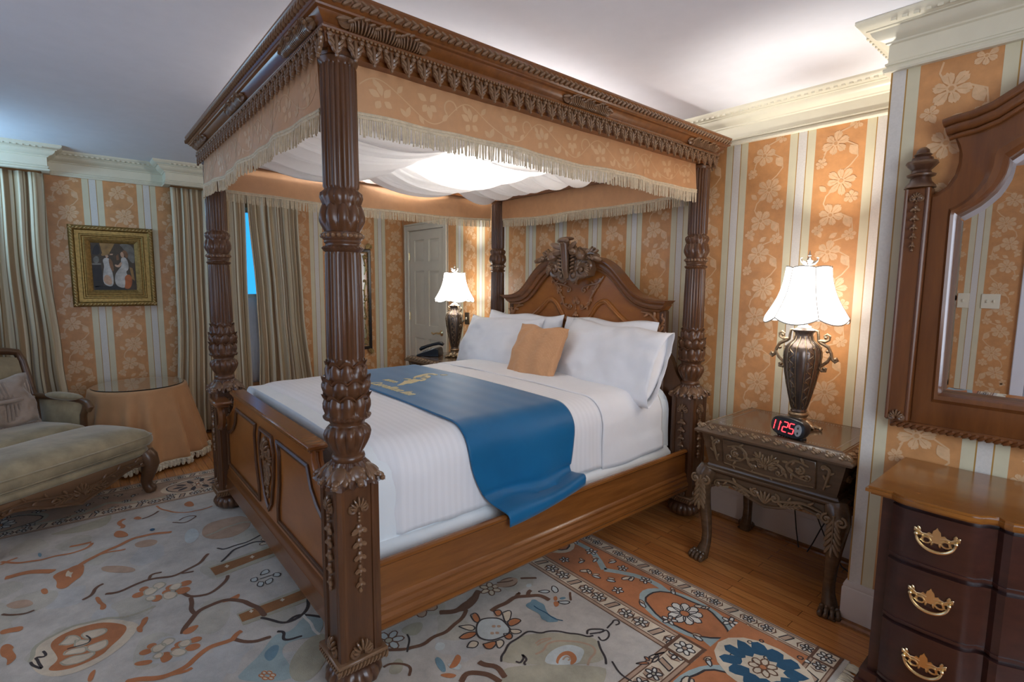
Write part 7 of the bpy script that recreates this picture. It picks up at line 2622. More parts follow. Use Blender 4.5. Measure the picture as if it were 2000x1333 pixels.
M = MB()
fc = front_curve(0)
M.prism(fc + [(0.815, DYb), (-0.49, DYb)], 0.125, 0.802)
body = obj('carcase', M, 'mah', dr, ang=30)
M = MB()
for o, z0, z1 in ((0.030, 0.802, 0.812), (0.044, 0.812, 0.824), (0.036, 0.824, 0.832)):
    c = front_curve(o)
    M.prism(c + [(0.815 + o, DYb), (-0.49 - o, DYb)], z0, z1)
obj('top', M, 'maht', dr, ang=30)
M = MB()
for o, z0, z1 in ((0.020, 0.085, 0.125), (0.030, 0.05, 0.085)):
    c = front_curve(o)
    M.prism(c + [(0.815 + o, DYb), (-0.49 - o, DYb)], z0, z1)
obj('base_moulding', M, 'mah', dr, ang=30)
for x in (-0.46, 0.785):
    for y in (2.165, 2.56):
        M = MB()
        M.lathe([(0.045, 0.0), (0.055, 0.012), (0.050, 0.035), (0.038, 0.055)], 16)
        for i in range(len(M.v)):
            M.v[i] = M.v[i] + Vector((x, y, 0))
        obj('bracket_foot', M, 'mah', dr)


def bail_pull(par, x, y, z):
    T = frame_T((x, y, z), (1, 0, 0), (0, 0, 1))
    M = MB()
    M.T = T
    # pierced batwing backplate built from scrolls
    M.prism([(-0.012, -0.010), (0.012, -0.010), (0.018, 0.004), (0.026, 0.016), (0.020, 0.022), (0.012, 0.018), (0.010, 0.030), (0.004, 0.036), (0, 0.044), (-0.004, 0.036), (-0.010, 0.030), (-0.012, 0.018), (-0.020, 0.022), (-0.026, 0.016), (-0.018, 0.004)], 0, 0.003)
    for sg in (-1, 1):
        M.tube([(sg * 0.010, 0.008, 0.002), (sg * 0.026, 0.012, 0.002), (sg * 0.038, 0.010, 0.002), (sg * 0.050, 0.018, 0.002), (sg * 0.060, 0.018, 0.002)], [0.004, 0.004, 0.004, 0.006, 0.005], 6, flat=0.5)
        M.lobe((sg * 0.044, 0.014, 0.001), (sg * 0.050, 0.034, 0.002), 0.010, 0.003, n=6, k=4)
        M.lobe((sg * 0.050, 0.014, 0.001), (sg * 0.060, 0.028, 0.002), 0.009, 0.003, n=6, k=4)
        ring = [(sg * (0.026) + 0.012 * cos(t), -0.006 + 0.010 * sin(t), 0.002) for t in [2 * pi * i / 12 for i in range(13)]]
        M.tube(ring, 0.0035, 6, cap=False)
        ring = [(sg * (0.043) + 0.009 * cos(t), -0.002 + 0.009 * sin(t), 0.002) for t in [2 * pi * i / 12 for i in range(13)]]
        M.tube(ring, 0.0032, 6, cap=False)
        M.lobe((sg * 0.008, -0.006, 0.002), (sg * 0.012, -0.022, 0.002), 0.008, 0.003, n=6, k=4)
    M.T = Matrix()
    pl = obj('pull', M, 'brass', par, label='pierced brass drawer pull')
    M = MB()
    M.T = T
    for sg in (-1, 1):
        M.tube([(sg * 0.052, 0.010, 0), (sg * 0.052, 0.010, 0.014)], 0.004, 8)
        M.ell((sg * 0.052, 0.010, 0.015), (0.006, 0.006, 0.005), 8, 5)
    pts = [(0.052 * cos(t), 0.010 + 0.046 * sin(t) * (1.0 if sin(t) < 0 else 0.2), 0.014) for t in [pi + pi * i / 20 for i in range(21)]]
    M.tube(pts, [0.0032 + 0.0018 * sin(pi * i / 20) for i in range(21)], 8)
    M.T = Matrix()
    obj('bail', M, 'brass', pl)


for z0, z1 in ((0.605, 0.787), (0.378, 0.590), (0.140, 0.363)):
    inner = front_curve(0.004)[1:-1]
    outer = front_curve(0.016)[1:-1]
    M = MB()
    n = len(outer)
    i2 = [(x, y + 0.004) for x, y in inner]
    M.prism(outer + i2[::-1], z0 + 0.006, z1 - 0.006)
    for zz in (z0, z1 - 0.010):
        o2 = front_curve(0.021)[1:-1]
        M.prism(o2 + i2[::-1], zz, zz + 0.010)
    d_ = obj('drawer', M, 'mah', dr, ang=30)
    for x in (-0.325, 0.65):
        bail_pull(d_, x, 2.138 - 0.0165, (z0 + z1) / 2 + 0.012)

# ================================================================ mirror over the dresser
MX = 0.13          # centre
mr = root('wall_mirror', (MX, YM - 0.03, 0.97), 'large walnut-framed mirror with scrolled crest hanging over the dresser', 'mirror')
yb, yf = YM - 0.002, YM - 0.062
T = frame_T((MX, yb, 0), (1, 0, 0), (0, 0, 1))
half = [(-0.60, 1.935), (-0.60, 1.83)]
outer = [(-0.655, 0.985), (-0.655, 1.900), (-0.640, 1.900), (-0.606, 1.925), (-0.585, 1.965), (-0.577, 2.010), (-0.579, 2.055), (-0.592, 2.095), (-0.610, 2.125), (-0.628, 2.162), (-0.60, 2.172), (-0.55, 2.178), (-0.49, 2.198), (-0.43, 2.235), (-0.36, 2.285), (-0.27, 2.33), (-0.13, 2.36), (0, 2.365)]
outer = outer + [(-x, z) for x, z in outer[::-1][1:]]
inner = [(-0.560, 1.125), (-0.568, 1.815), (-0.555, 1.822), (-0.512, 1.850), (-0.470, 1.895), (-0.445, 1.950), (-0.438, 2.005), (-0.40, 2.035), (-0.33, 2.075), (-0.23, 2.110), (-0.10, 2.125), (0, 2.127)]
inner = inner + [(-x, z) for x, z in inner[::-1][1:]]


def resample(P, n):
    L = [0]
    Q = P + [P[0]]
    for a, b_ in zip(Q, Q[1:]):
        L.append(L[-1] + hypot(b_[0] - a[0], b_[1] - a[1]))
    out_ = []
    for i in range(n):
        s_ = L[-1] * i / n
        j = 0
        while L[j + 1] < s_:
            j += 1
        t = (s_ - L[j]) / (L[j + 1] - L[j])
        out_.append((Q[j][0] + (Q[j + 1][0] - Q[j][0]) * t, Q[j][1] + (Q[j + 1][1] - Q[j][1]) * t))
    return out_


def ang_ring(P, cx, cz, n):
    # boundary points of P at n equal angles around the centre (radial casting)
    out_ = []
    Q = P + [P[0]]
    for i in range(n):
        t = -pi / 2 + 2 * pi * i / n
        dx, dz = cos(t), sin(t)
        best = None
        for a, b_ in zip(Q, Q[1:]):
            ax, az, bx, bz = a[0] - cx, a[1] - cz, b_[0] - cx, b_[1] - cz
            den = dx * (bz - az) - dz * (bx - ax)
            if abs(den) < 1e-9:
                continue
            r = (ax * (bz - az) - az * (bx - ax)) / den
            s_ = (ax * dz - az * dx) / den
            if r > 0 and -1e-6 <= s_ <= 1 + 1e-6:
                best = r if best is None else min(best, r) if False else max(best, r)
        out_.append((cx + dx * best, cz + dz * best))
    return out_


# frame: bridge between inner and outer outlines by corresponding points
corr_o = [(-0.655, 0.985), (-0.655, 1.45), (-0.655, 1.815), (-0.655, 1.900), (-0.640, 1.900), (-0.606, 1.925), (-0.585, 1.965), (-0.577, 2.010), (-0.579, 2.055), (-0.592, 2.095), (-0.610, 2.125), (-0.628, 2.162), (-0.60, 2.172), (-0.55, 2.178), (-0.49, 2.198), (-0.43, 2.235), (-0.36, 2.285), (-0.27, 2.33), (-0.13, 2.36), (0, 2.365)]
corr_i = [(-0.560, 1.125), (-0.564, 1.45), (-0.568, 1.812), (-0.566, 1.816), (-0.555, 1.822), (-0.530, 1.838), (-0.512, 1.850), (-0.490, 1.872), (-0.470, 1.895), (-0.456, 1.922), (-0.445, 1.950), (-0.440, 1.98), (-0.438, 2.005), (-0.40, 2.035), (-0.37, 2.052), (-0.33, 2.075), (-0.28, 2.095), (-0.23, 2.110), (-0.10, 2.125), (0, 2.127)]
co = corr_o + [(-x, z) for x, z in corr_o[::-1][1:]]
ci = corr_i + [(-x, z) for x, z in corr_i[::-1][1:]]
n = len(co)
M = MB()
M.T = T
vs = []
for t, z in ((0, 0.0), (0, 0.042), (0.12, 0.050), (0.72, 0.050), (0.82, 0.060), (0.93, 0.056), (1.0, 0.036), (1.0, 0.0)):
    vs += [(o[0] + (i_[0] - o[0]) * t, o[1] + (i_[1] - o[1]) * t, z) for o, i_ in zip(co, ci)]
fs = []
for k in range(7):
    for i in range(n):
        j = (i + 1) % n
        fs.append((k * n + i, k * n + j, (k + 1) * n + j, (k + 1) * n + i))
M.add(vs, fs)
M.T = Matrix()
fr = obj('frame', M, 'mir', mr, ang=30)
# crest moulding along the top
M = MB()
M.T = T
top_line = [(-0.632, 2.160), (-0.60, 2.168), (-0.55, 2.174), (-0.49, 2.194), (-0.43, 2.231), (-0.36, 2.281), (-0.27, 2.326), (-0.13, 2.356), (0, 2.361)]
tl = top_line + [(-x, z) for x, z in top_line[::-1][1:]]
for d_, r, zz in ((0.0, 0.016, 0.058), (-0.030, 0.019, 0.054), (-0.058, 0.010, 0.054)):
    M.tube([(x * (1 + d_ * 0.6), z + d_, zz) for x, z in tl], r, 10)
M.T = Matrix()
obj('crest_moulding', M, 'mir', fr, ang=50)
# rope moulding along the bottom
M = MB()
M.T = T
for i in range(62):
    x = -0.70 + 1.40 * i / 61
    M.lobe((x - 0.014, 0.962, 0.040), (x + 0.014, 0.982, 0.052), 0.022, 0.014, n=6, k=4)
M.cbox((0, 0.978, 0.025), (1.43, 0.030, 0.05), 0.004)
M.T = Matrix()
obj('rope_moulding', M, 'mir', fr)
# side pilasters with finials
for sg in (-1, 1):
    cx = sg * 0.690
    M = MB()
    M.T = T
    M.cbox((cx, 1.460, 0.034), (0.085, 0.940, 0.066), 0.006)
    for e in (-1, 1):
        M.tube([(cx + e * 0.034, 1.00, 0.067), (cx + e * 0.034, 1.925, 0.067)], 0.0075, 8)
    M.T = Matrix()
    pil = obj('pilaster', M, 'mir', mr)
    M = MB()
    M.T = T @ Matrix.Translation((cx, 0, 0.067))
    bell_drop(M, 0, 1.885, 0.20, 5, 0.017, beads=2)
    obj('bell_drop', M, 'wc', pil)
    M = MB()
    M.T = T @ Matrix.Translation((cx, 0, 0.067))
    palmette(M, 0, 1.005, 0.035, None, 0.012)
    obj('palmette', M, 'wc', pil)
    M = MB()
    M.lathe([(0.052, 1.930), (0.050, 1.938), (0.036, 1.955), (0.032, 1.970), (0.046, 1.976), (0.048, 1.982), (0.034, 1.988), (0.030, 1.998), (0.044, 2.014, 8, .1), (0.052, 2.024, 8, .1), (0.050, 2.032), (0.036, 2.036), (0.034, 2.046), (0.024, 2.052), (0.030, 2.058), (0.022, 2.064), (0.020, 2.076), (0.010, 2.086), (0.0, 2.088)], 24)
    for i in range(len(M.v)):
        M.v[i] = M.v[i] + Vector((MX + cx, yb - 0.036, 0))
    obj('finial', M, 'wc', pil)
# mirror glass with a bevelled margin
M = MB()
M.T = T
cin = [(x + (0.004 if x > 0 else -0.004 if x < 0 else 0), z) for x, z in ci]
cx, cz = 0.0, 1.60
bev = []
for (x, z) in cin:
    l = hypot(x - cx, z - cz)
    bev.append((x - (0.022 if x > 0.05 else -0.022 if x < -0.05 else 0), z - 0.022 * (1 if z > 1.8 else -1 if z < 1.2 else 0)))
n = len(cin)
M.add([(x, z, 0.008) for x, z in cin] + [(x, z, 0.0105) for x, z in bev], [(i, (i + 1) % n, n + (i + 1) % n, n + i) for i in range(n)] + [tuple(range(n, 2 * n))])
M.T = Matrix()
obj('mirror_glass', M, 'mirror', mr, ang=3, recalc=True)

# ================================================================ pictures
PXW = XL + 0.001
pc = root('framed_painting', (XL + 0.03, 0.295, 1.30), 'small gilt-framed oil painting of two ladies hanging above the round table', 'picture')
T = frame_T((PXW, 0.295, 1.655), (0, 1, 0), (0, 0, 1))
wx, wz = 0.305, 0.358
M = MB()
M.T = T
prof = [(0.0, 0.0), (0.0, 0.030), (-0.010, 0.044), (-0.022, 0.048), (-0.034, 0.044), (-0.044, 0.030), (-0.072, 0.026), (-0.078, 0.033), (-0.086, 0.033), (-0.094, 0.024), (-0.100, 0.024), (-0.106, 0.030), (-0.112, 0.028), (-0.148, 0.012), (-0.150, 0.0)]
M.sweep([(o, z) for o, z in prof], [(-wx, -wz), (wx, -wz), (wx, wz), (-wx, wz)], True)
M.T = Matrix()
fr = obj('frame', M, 'gilt', pc, ang=30)
M = MB()
M.T = T
for (a, b_) in (((-wx, -wz), (wx, -wz)), ((wx, -wz), (wx, wz)), ((wx, wz), (-wx, wz)), ((-wx, wz), (-wx, -wz))):
    L = hypot(b_[0] - a[0], b_[1] - a[1])
    ux, uy = (b_[0] - a[0]) / L, (b_[1] - a[1]) / L
    nx, ny = -uy, ux
    k = int(L / 0.026)
    for i in range(k):
        t = (i + 0.5) * L / k
        c = (a[0] + ux * t + nx * 0.022, a[1] + uy * t + ny * 0.022)
        M.lobe((c[0] - ux * 0.012 - nx * 0.010, c[1] - uy * 0.012 - ny * 0.010, 0.046), (c[0] + ux * 0.012 + nx * 0.010, c[1] + uy * 0.012 + ny * 0.010, 0.047), 0.013, 0.008, n=6, k=4)
M.T = Matrix()
obj('leaf_moulding', M, 'giltl', fr)
PA = [plain('paint_' + k, c, 0.5, var=0.35, scale=16) for k, c in (('umber', (0.060, 0.038, 0.020)), ('dark', (0.015, 0.012, 0.012)), ('white', (0.46, 0.42, 0.38)), ('skin', (0.50, 0.30, 0.19)), ('rust', (0.38, 0.10, 0.025)), ('ochre', (0.30, 0.165, 0.05)), ('grey', (0.16, 0.145, 0.12)), ('brown', (0.20, 0.09, 0.035)))]
M = MB()
M.T = T
aw, ah = wx - 0.148, wz - 0.148
M.span((-aw, -ah, 0.004), (aw, ah, 0.009), 0)


def pa(c, pts, k=1):
    # points in a 0..1 frame of the canvas
    M.flat(chaikin([(-aw + 2 * aw * x, ah - 2 * ah * y) for x, y in pts], True) if len(pts) > 4 else [(-aw + 2 * aw * x, ah - 2 * ah * y) for x, y in pts], 0.009 + 0.0004 * k, c)


pa(6, [(0.62, 0), (1, 0), (1, 0.45), (0.85, 0.35), (0.75, 0.1)])
pa(5, [(0.20, 0), (0.55, 0), (0.42, 0.20), (0.26, 0.26)])
pa(1, [(0, 0.45), (0.20, 0.45), (0.24, 0.9), (0.0, 0.95)])
pa(6, [(0, 0.43), (0.21, 0.43), (0.21, 0.46), (0, 0.47)], 2)
pa(6, [(0.06, 0.30), (0.14, 0.27), (0.18, 0.35), (0.14, 0.43), (0.06, 0.43), (0.03, 0.36)], 2)
pa(1, [(0.10, 0.05), (0.18, 0.02), (0.22, 0.25), (0.02, 0.26), (0.04, 0.16)])
pa(1, [(0.04, 0.92), (0.5, 0.88), (0.8, 1), (0.02, 1)])
pa(2, [(0.24, 0.36), (0.32, 0.30), (0.42, 0.33), (0.42, 0.50), (0.47, 0.70), (0.46, 0.90), (0.36, 0.93), (0.22, 0.86), (0.24, 0.62), (0.28, 0.48)], 2)
pa(3, [(0.22, 0.82), (0.28, 0.66), (0.40, 0.70), (0.44, 0.86), (0.36, 0.90)], 3)
pa(7, [(0.38, 0.32), (0.46, 0.34), (0.50, 0.55), (0.46, 0.62), (0.40, 0.50)], 3)
pa(3, [(0.30, 0.24), (0.36, 0.22), (0.39, 0.28), (0.34, 0.32)], 4)
pa(5, [(0.21, 0.25), (0.30, 0.17), (0.42, 0.20), (0.44, 0.24), (0.34, 0.25), (0.26, 0.28)], 5)
pa(3, [(0.40, 0.22), (0.50, 0.22), (0.48, 0.25), (0.41, 0.25)], 5)
pa(2, [(0.66, 0.30), (0.78, 0.28), (0.84, 0.40), (0.84, 0.55), (0.76, 0.60), (0.84, 0.75), (0.74, 0.95), (0.62, 0.95), (0.50, 0.88), (0.50, 0.68), (0.60, 0.55), (0.68, 0.48)], 2)
pa(3, [(0.52, 0.44), (0.60, 0.47), (0.66, 0.38), (0.70, 0.42), (0.62, 0.52), (0.52, 0.49)], 3)
pa(3, [(0.66, 0.20), (0.72, 0.16), (0.76, 0.26), (0.72, 0.31), (0.67, 0.27)], 4)
pa(7, [(0.70, 0.15), (0.80, 0.13), (0.86, 0.24), (0.80, 0.32), (0.76, 0.24)], 5)
pa(4, [(0.72, 0.70), (0.86, 0.64), (0.92, 0.80), (0.84, 0.98), (0.70, 0.97), (0.74, 0.84)], 4)
pa(5, [(0.86, 0.50), (0.93, 0.52), (0.97, 0.80), (0.90, 0.76)], 4)
pa(7, [(0.56, 0.26), (0.62, 0.22), (0.63, 0.34), (0.57, 0.36)], 3)
M.T = Matrix()
obj('canvas', M, PA, pc, recalc=False, label='canvas with two ladies in pale gowns')

gm = root('wall_mirror', (XL + 0.02, 2.60, 0.70), 'narrow mirror in a black and gilt openwork frame, half hidden by the near bedpost', 'mirror')
T = frame_T((XL + 0.002, 2.60, 1.325), (0, 1, 0), (0, 0, 1))
wx, wz = 0.175, 0.605
M = MB()
M.T = T
M.sweep([(0, 0), (0, 0.03), (-0.008, 0.036), (-0.030, 0.030), (-0.034, 0)], [(-wx, -wz), (wx, -wz), (wx, wz), (-wx, wz)], True)
M.T = Matrix()
fr = obj('frame', M, 'black', gm, ang=30)
M = MB()
M.T = T
for i in range(60):
    z = -wz + 0.04 + i * (2 * wz - 0.08) / 59
    for sg in (-1, 1):
        M.ell((sg * (wx - 0.040), z, 0.026), (0.006, 0.006, 0.006), 6, 4)
for i in range(14):
    x = -wx + 0.045 + i * (2 * wx - 0.09) / 13
    for sg in (-1, 1):
        M.ell((x, sg * (wz - 0.040), 0.026), (0.006, 0.006, 0.006), 6, 4)
M.T = Matrix()
obj('beading', M, 'giltl', fr)
M = MB()
M.T = T @ Matrix.Translation((0, 0, 0.012))
for sg in (-1, 1):
    for e in (-1, 1):
        vine(M, [(sg * 0.105, 0), (sg * 0.095, e * 0.10), (sg * 0.115, e * 0.22)], 0.008, curl=0.018, sg=sg * e, lw=0.02)
        vine(M, [(sg * 0.10, e * 0.30), (sg * 0.115, e * 0.40), (sg * 0.09, e * 0.50)], 0.008, curl=0.016, sg=-sg * e, lw=0.022)
        spiral(M, sg * 0.10, e * 0.52, 0.026, sg, None, 0.010)
    M.ell((sg * 0.105, 0, 0.01), (0.020, 0.024, 0.010), 8, 5)
M.T = Matrix()
obj('scrollwork', M, 'giltl', gm)
for sx in (-1, 1):
    for sz in (-1, 1):
        M = MB()
        M.T = T @ Matrix.Translation((sx * (wx - 0.005), sz * (wz + 0.012), 0.02))
        acanthus(M, (-sx * 0.05, -sz * 0.01), (sx * 0.015, sz * 0.045), 0.06, 0.016, bend=0.012)
        spiral(M, sx * 0.004, sz * 0.02, 0.022, sx * sz, None, 0.012)
        M.T = Matrix()
        obj('corner_leaf', M, 'giltl', gm)
M = MB()
M.T = T
M.span((-wx + 0.05, -wz + 0.05, 0.004), (wx - 0.05, wz - 0.05, 0.010))
M.T = Matrix()
obj('mirror_glass', M, 'mirror', gm)

# ================================================================ curtains


def curtain(label, yl, yr, x0, folds, amp, seed, zt=2.408, zb=0.03, cat='curtain'):
    # yl, yr: (height fraction, y) knots of the two edges from top (0) to floor (1)
    r_ = random.Random(seed)
    ph = [r_.uniform(0, 6.3) for _ in range(5)]

    def kn(K, v):
        for (a, p), (b_, q) in zip(K, K[1:]):
            if v <= b_:
                t = (v - a) / (b_ - a)
                return p + (q - p) * (t * t * (3 - 2 * t))
        return K[-1][1]

    def f(u, v):
        a, b_ = kn(yl, v), kn(yr, v)
        w_ = u + 0.012 * sin(2 * pi * folds * u * 0.5 + ph[0] + 2 * v) + 0.01 * sin(5 * v + ph[1])
        y = a + (b_ - a) * w_
        A = amp * (0.55 + 0.6 * v)
        x = x0 + A * sin(2 * pi * folds * u + ph[2] + 0.7 * sin(3 * v + ph[3])) + 0.35 * A * sin(2 * pi * folds * 2.3 * u + ph[4])
        return x, y, zt + (zb - zt) * v
    wid = abs(yr[0][1] - yl[0][1]) * 2.1
    M = MB()
    M.grid(int(folds * 14), 40, f, uv=lambda u, v: (u * wid, v))
    return obj('curtain', M, 'curtain', label=label, cat=cat, group='striped window curtains', ang=80, solid=0.003)


curtain('striped silk curtain at the left edge of the room behind the chaise', [(0, -0.66), (1, -0.72)], [(0, -0.13), (0.3, -0.155), (0.65, -0.12), (1, -0.05)], -5.865, 6, 0.034, 1)
curtain('striped silk curtain left of the blue window gap, behind the far foot post', [(0, 0.755), (0.5, 0.735), (1, 0.69)], [(0, 1.385), (0.4, 1.37), (1, 1.40)], -5.870, 7, 0.030, 2)
curtain('striped silk curtain right of the blue window gap', [(0, 1.405), (0.45, 1.455), (0.62, 1.460), (1, 1.43)], [(0, 1.915), (0.5, 1.94), (1, 2.03)], -5.870, 7, 0.030, 3)
# sheer blind across the lower sash
M = MB()
M.grid(60, 8, lambda u, v: (XL - 0.008 + 0.006 * sin(60 * u), 1.085 + 0.63 * u, 1.36 - 0.90 * v))
obj('sash_curtain', M, plain('grey_net', (0.70, 0.72, 0.78), 0.9, var=0.05), label='grey net curtain across the lower half of the window between the striped curtains', cat='curtain', solid=0.002)

# ================================================================ skirted table
TX, TY, TZ, TR = -5.345, 0.372, 0.650, 0.335
m = MB()


def skirt(u, v):
    a = 2 * pi * u
    if v < 0.16:
        r = TR * v / 0.16
        return (TX + r * cos(a), TY + r * sin(a), TZ)
    if v < 0.22:
        t = (v - 0.16) / 0.06
        return (TX + (TR + 0.012 * sin(t * pi / 2)) * cos(a), TY + (TR + 0.012 * sin(t * pi / 2)) * sin(a), TZ - 0.016 * (1 - cos(t * pi / 2)) - 0.0)
    t = (v - 0.22) / 0.78
    fold = sin(13 * a + 0.8 * sin(3 * a)) + 0.6 * sin(21 * a + 1)
    r = TR + 0.012 + 0.115 * t ** 1.1 + 0.030 * fold * min(1, t * 1.5)
    return (TX + r * cos(a), TY + r * sin(a), TZ - 0.016 + (0.068 - TZ + 0.016) * t)


m.grid(200, 26, skirt, wrap=True)
tc = obj('tablecloth', m, 'cloth', label='peach floor-length tablecloth on the round side table by the curtain', cat='tablecloth', ang=80, solid=0.003)
m = MB()
hem = [Vector(skirt(i / 200, 1.0)) for i in range(201)]
m.tube(hem, 0.006, 6, cap=False)
for i in range(0, 200, 2):
    p, q = hem[i], hem[i + 1]
    o = (p - Vector((TX, TY, p.z))).normalized()
    c = p + o * 0.008
    m.ell(c + Vector((0, 0, -0.010)), (0.014, 0.014, 0.013), 6, 4)
    m.ell(c + Vector((0, 0, -0.033)), (0.016, 0.016, 0.022), 6, 5)
    m.ell(q + o * 0.004 + Vector((0, 0, -0.020)), (0.010, 0.010, 0.016), 6, 4)
obj('tassel_trim', m, 'tassel', tc, label='cream tassel trim')
M = MB()
M.lathe([(TR - 0.012, 0.0), (TR - 0.009, 0.004), (TR - 0.012, 0.008)], 72)
M.v = [p + Vector((TX, TY, TZ + 0.003)) for p in M.v]
obj('glass_tabletop', M, 'glass', label='round glass top protecting the peach tablecloth', cat='tabletop', ang=30)

# ================================================================ chaise
CH = root('chaise_longue', (-4.430, 0.360, 0.0095), 'taupe velvet chaise longue with carved walnut frame in the left corner', 'chaise longue', rz=atan2(-0.8, 0.6))
WORLD[CH.name] = Vector((0, 0, 0))
CWd, CD = 1.02, 1.06


def soft_box(x0, x1, y0, y1, z0, z1, r, crown=0.0, seed=0, n=26, p=5.0):
    # cushion: rounded box with a crowned top
    r_ = random.Random(seed)
    ph = [r_.uniform(0, 6) for _ in range(4)]
    M = MB()
    cx, cy, hx, hy = (x0 + x1) / 2, (y0 + y1) / 2, (x1 - x0) / 2, (y1 - y0) / 2
    rows = [(0.86, 0.0), (0.965, 0.06), (1.0, 0.25), (1.0, 0.62), (0.985, 0.82), (0.93, 0.95), (0.80, 1.02), (0.55, 1.06), (0.25, 1.08), (0.02, 1.085)]
    vs = []
    N = 72
    for s_, t in rows:
        for i in range(N):
            a = 2 * pi * i / N
            d = (abs(cos(a)) ** p + abs(sin(a)) ** p) ** (-1 / p)
            x, y = cx + hx * s_ * d * cos(a), cy + hy * s_ * d * sin(a)
            z = z0 + (z1 - z0) * min(t, 1) + crown * max(0, (t - 0.9) / 0.185)
            z += 0.006 * sin(9 * x + ph[0]) * sin(8 * y + ph[1]) * (1 if t > 0.9 else 0)
            vs.append((x, y, z))
    fs = [(j * N + i, j * N + (i + 1) % N, (j + 1) * N + (i + 1) % N, (j + 1) * N + i) for j in range(len(rows) - 1) for i in range(N)]
    fs += [tuple(range(N))[::-1], tuple(range((len(rows) - 1) * N, len(rows) * N))]
    M.add(vs, fs)
    ring = [vs[4 * N + i] for i in range(N)] + [vs[4 * N]]
    M.tube([Vector(q) + Vector((0, 0, 0.002)) for q in ring], 0.0055, 6, cap=False)
    ring = [vs[1 * N + i] for i in range(N)] + [vs[1 * N]]
    M.tube(ring, 0.005, 6, cap=False)
    return M


obj('upholstered_base', soft_box(-0.03, CWd + 0.01, -CD + 0.02, 0.012, 0.285, 0.352, 0.02, p=9.0), 'velvet', CH, local=True, ang=60)
obj('seat_cushion', soft_box(0.03, CWd - 0.03, -CD + 0.14, -0.46, 0.352, 0.462, 0.04, 0.055, 2, p=8.0), 'velvet', CH, local=True, ang=60)
obj('foot_cushion', soft_box(-0.045, CWd + 0.02, -0.50, 0.025, 0.352, 0.435, 0.04, 0.075, 3, p=8.0), 'velvet', CH, local=True, ang=60)
# carved serpentine rails
for nm, T, L in (('front_rail', frame_T((0, 0.0, 0), (1, 0, 0), (0, 0, 1)), CWd), ('side_rail', frame_T((-0.0, -CD, 0), (0, 1, 0), (0, 0, 1)), CD)):
    M = MB()
    # z of the local frame points to -y (front) or +x; flip so the carving faces outwards
    sgn = -1 if nm == 'front_rail' else -1
    low = [(0.0, 0.190), (0.06, 0.215), (0.14, 0.228), (0.22, 0.212), (0.30, 0.178), (0.38, 0.155), (0.45, 0.135), (0.5, 0.120)]
    low = [(x * L, z) for x, z in low] + [((1 - x) * L, z) for x, z in low[::-1][1:]]
    M.T = T
    M.prism(low + [(L, 0.290), (0, 0.290)], 0.0 if sgn < 0 else -0.0, 0.035)
    M.tube([(x, z + 0.005, 0.0) for x, z in low], 0.010, 6)
    rl = obj(nm, M, 'chw', CH, local=True, ang=35)
    M = MB()
    M.T = T @ Matrix.Rotation(pi, 4, 'Y') @ Matrix.Translation((-L, 0, 0.0))
    for sg in (-1, 1):
        c = L / 2
        vine(M, [(c + sg * 0.05, 0.215), (c + sg * 0.14, 0.225), (c + sg * 0.22, 0.245), (c + sg * 0.32, 0.262), (c + sg * 0.42, 0.255)], 0.008, curl=0.02, sg=-sg, lw=0.03)
        acanthus(M, (c + sg * 0.03, 0.20), (c + sg * 0.17, 0.195), 0.05, 0.012)
    palmette(M, c, 0.185, 0.075, None, 0.015)
    obj('rail_carving', M, 'chw', rl, local=True)
for x, y, fx, fy in ((0.035, -0.035, -0.5, 0.85), (CWd - 0.035, -0.035, 0.5, 0.85), (0.035, -CD + 0.04, -0.5, -0.85), (CWd - 0.035, -CD + 0.04, 0.5, -0.85)):
    M = MB()
    M.tube([(x, y, 0.300), (x + fx * 0.020, y + fy * 0.020, 0.265), (x + fx * 0.034, y + fy * 0.034, 0.215), (x + fx * 0.020, y + fy * 0.020, 0.150), (x + fx * 0.002, y + fy * 0.002, 0.090), (x + fx * 0.008, y + fy * 0.008, 0.050), (x + fx * 0.030, y + fy * 0.030, 0.024), (x + fx * 0.042, y + fy * 0.042, 0.010)],
           [0.056, 0.064, 0.058, 0.046, 0.037, 0.035, 0.040, 0.030], 12)
    M.ell((x + fx * 0.03, y + fy * 0.03, 0.024), (0.034, 0.034, 0.024), 10, 6)
    lg = obj('leg', M, 'chw', CH, local=True, ang=70)
    M = MB()
    M.lobe((x + fx * 0.055, y + fy * 0.055, 0.275), (x + fx * 0.075, y + fy * 0.075, 0.180), 0.050, 0.016, (fx, fy, 0.2))
    for e in (-1, 1):
        M.lobe((x + fx * 0.05 - fy * e * 0.01, y + fy * 0.05 + fx * e * 0.01, 0.25), (x + fx * 0.055 - fy * e * 0.04, y + fy * 0.055 + fx * e * 0.04, 0.205), 0.022, 0.012, (fx, fy, 0.2))
    obj('knee_carving', M, 'chw', lg, local=True)
# back
M = MB()


def back(u, v):
    x = 0.06 + (CWd - 0.12) * u
    z = 0.42 + (0.525 + 0.055 * sin(pi * u)) * v
    y = -0.965 - 0.14 * v + 0.028 * (1 - (2 * u - 1) ** 4) * (1 - (2 * v - 1) ** 4)
    return x, y, z


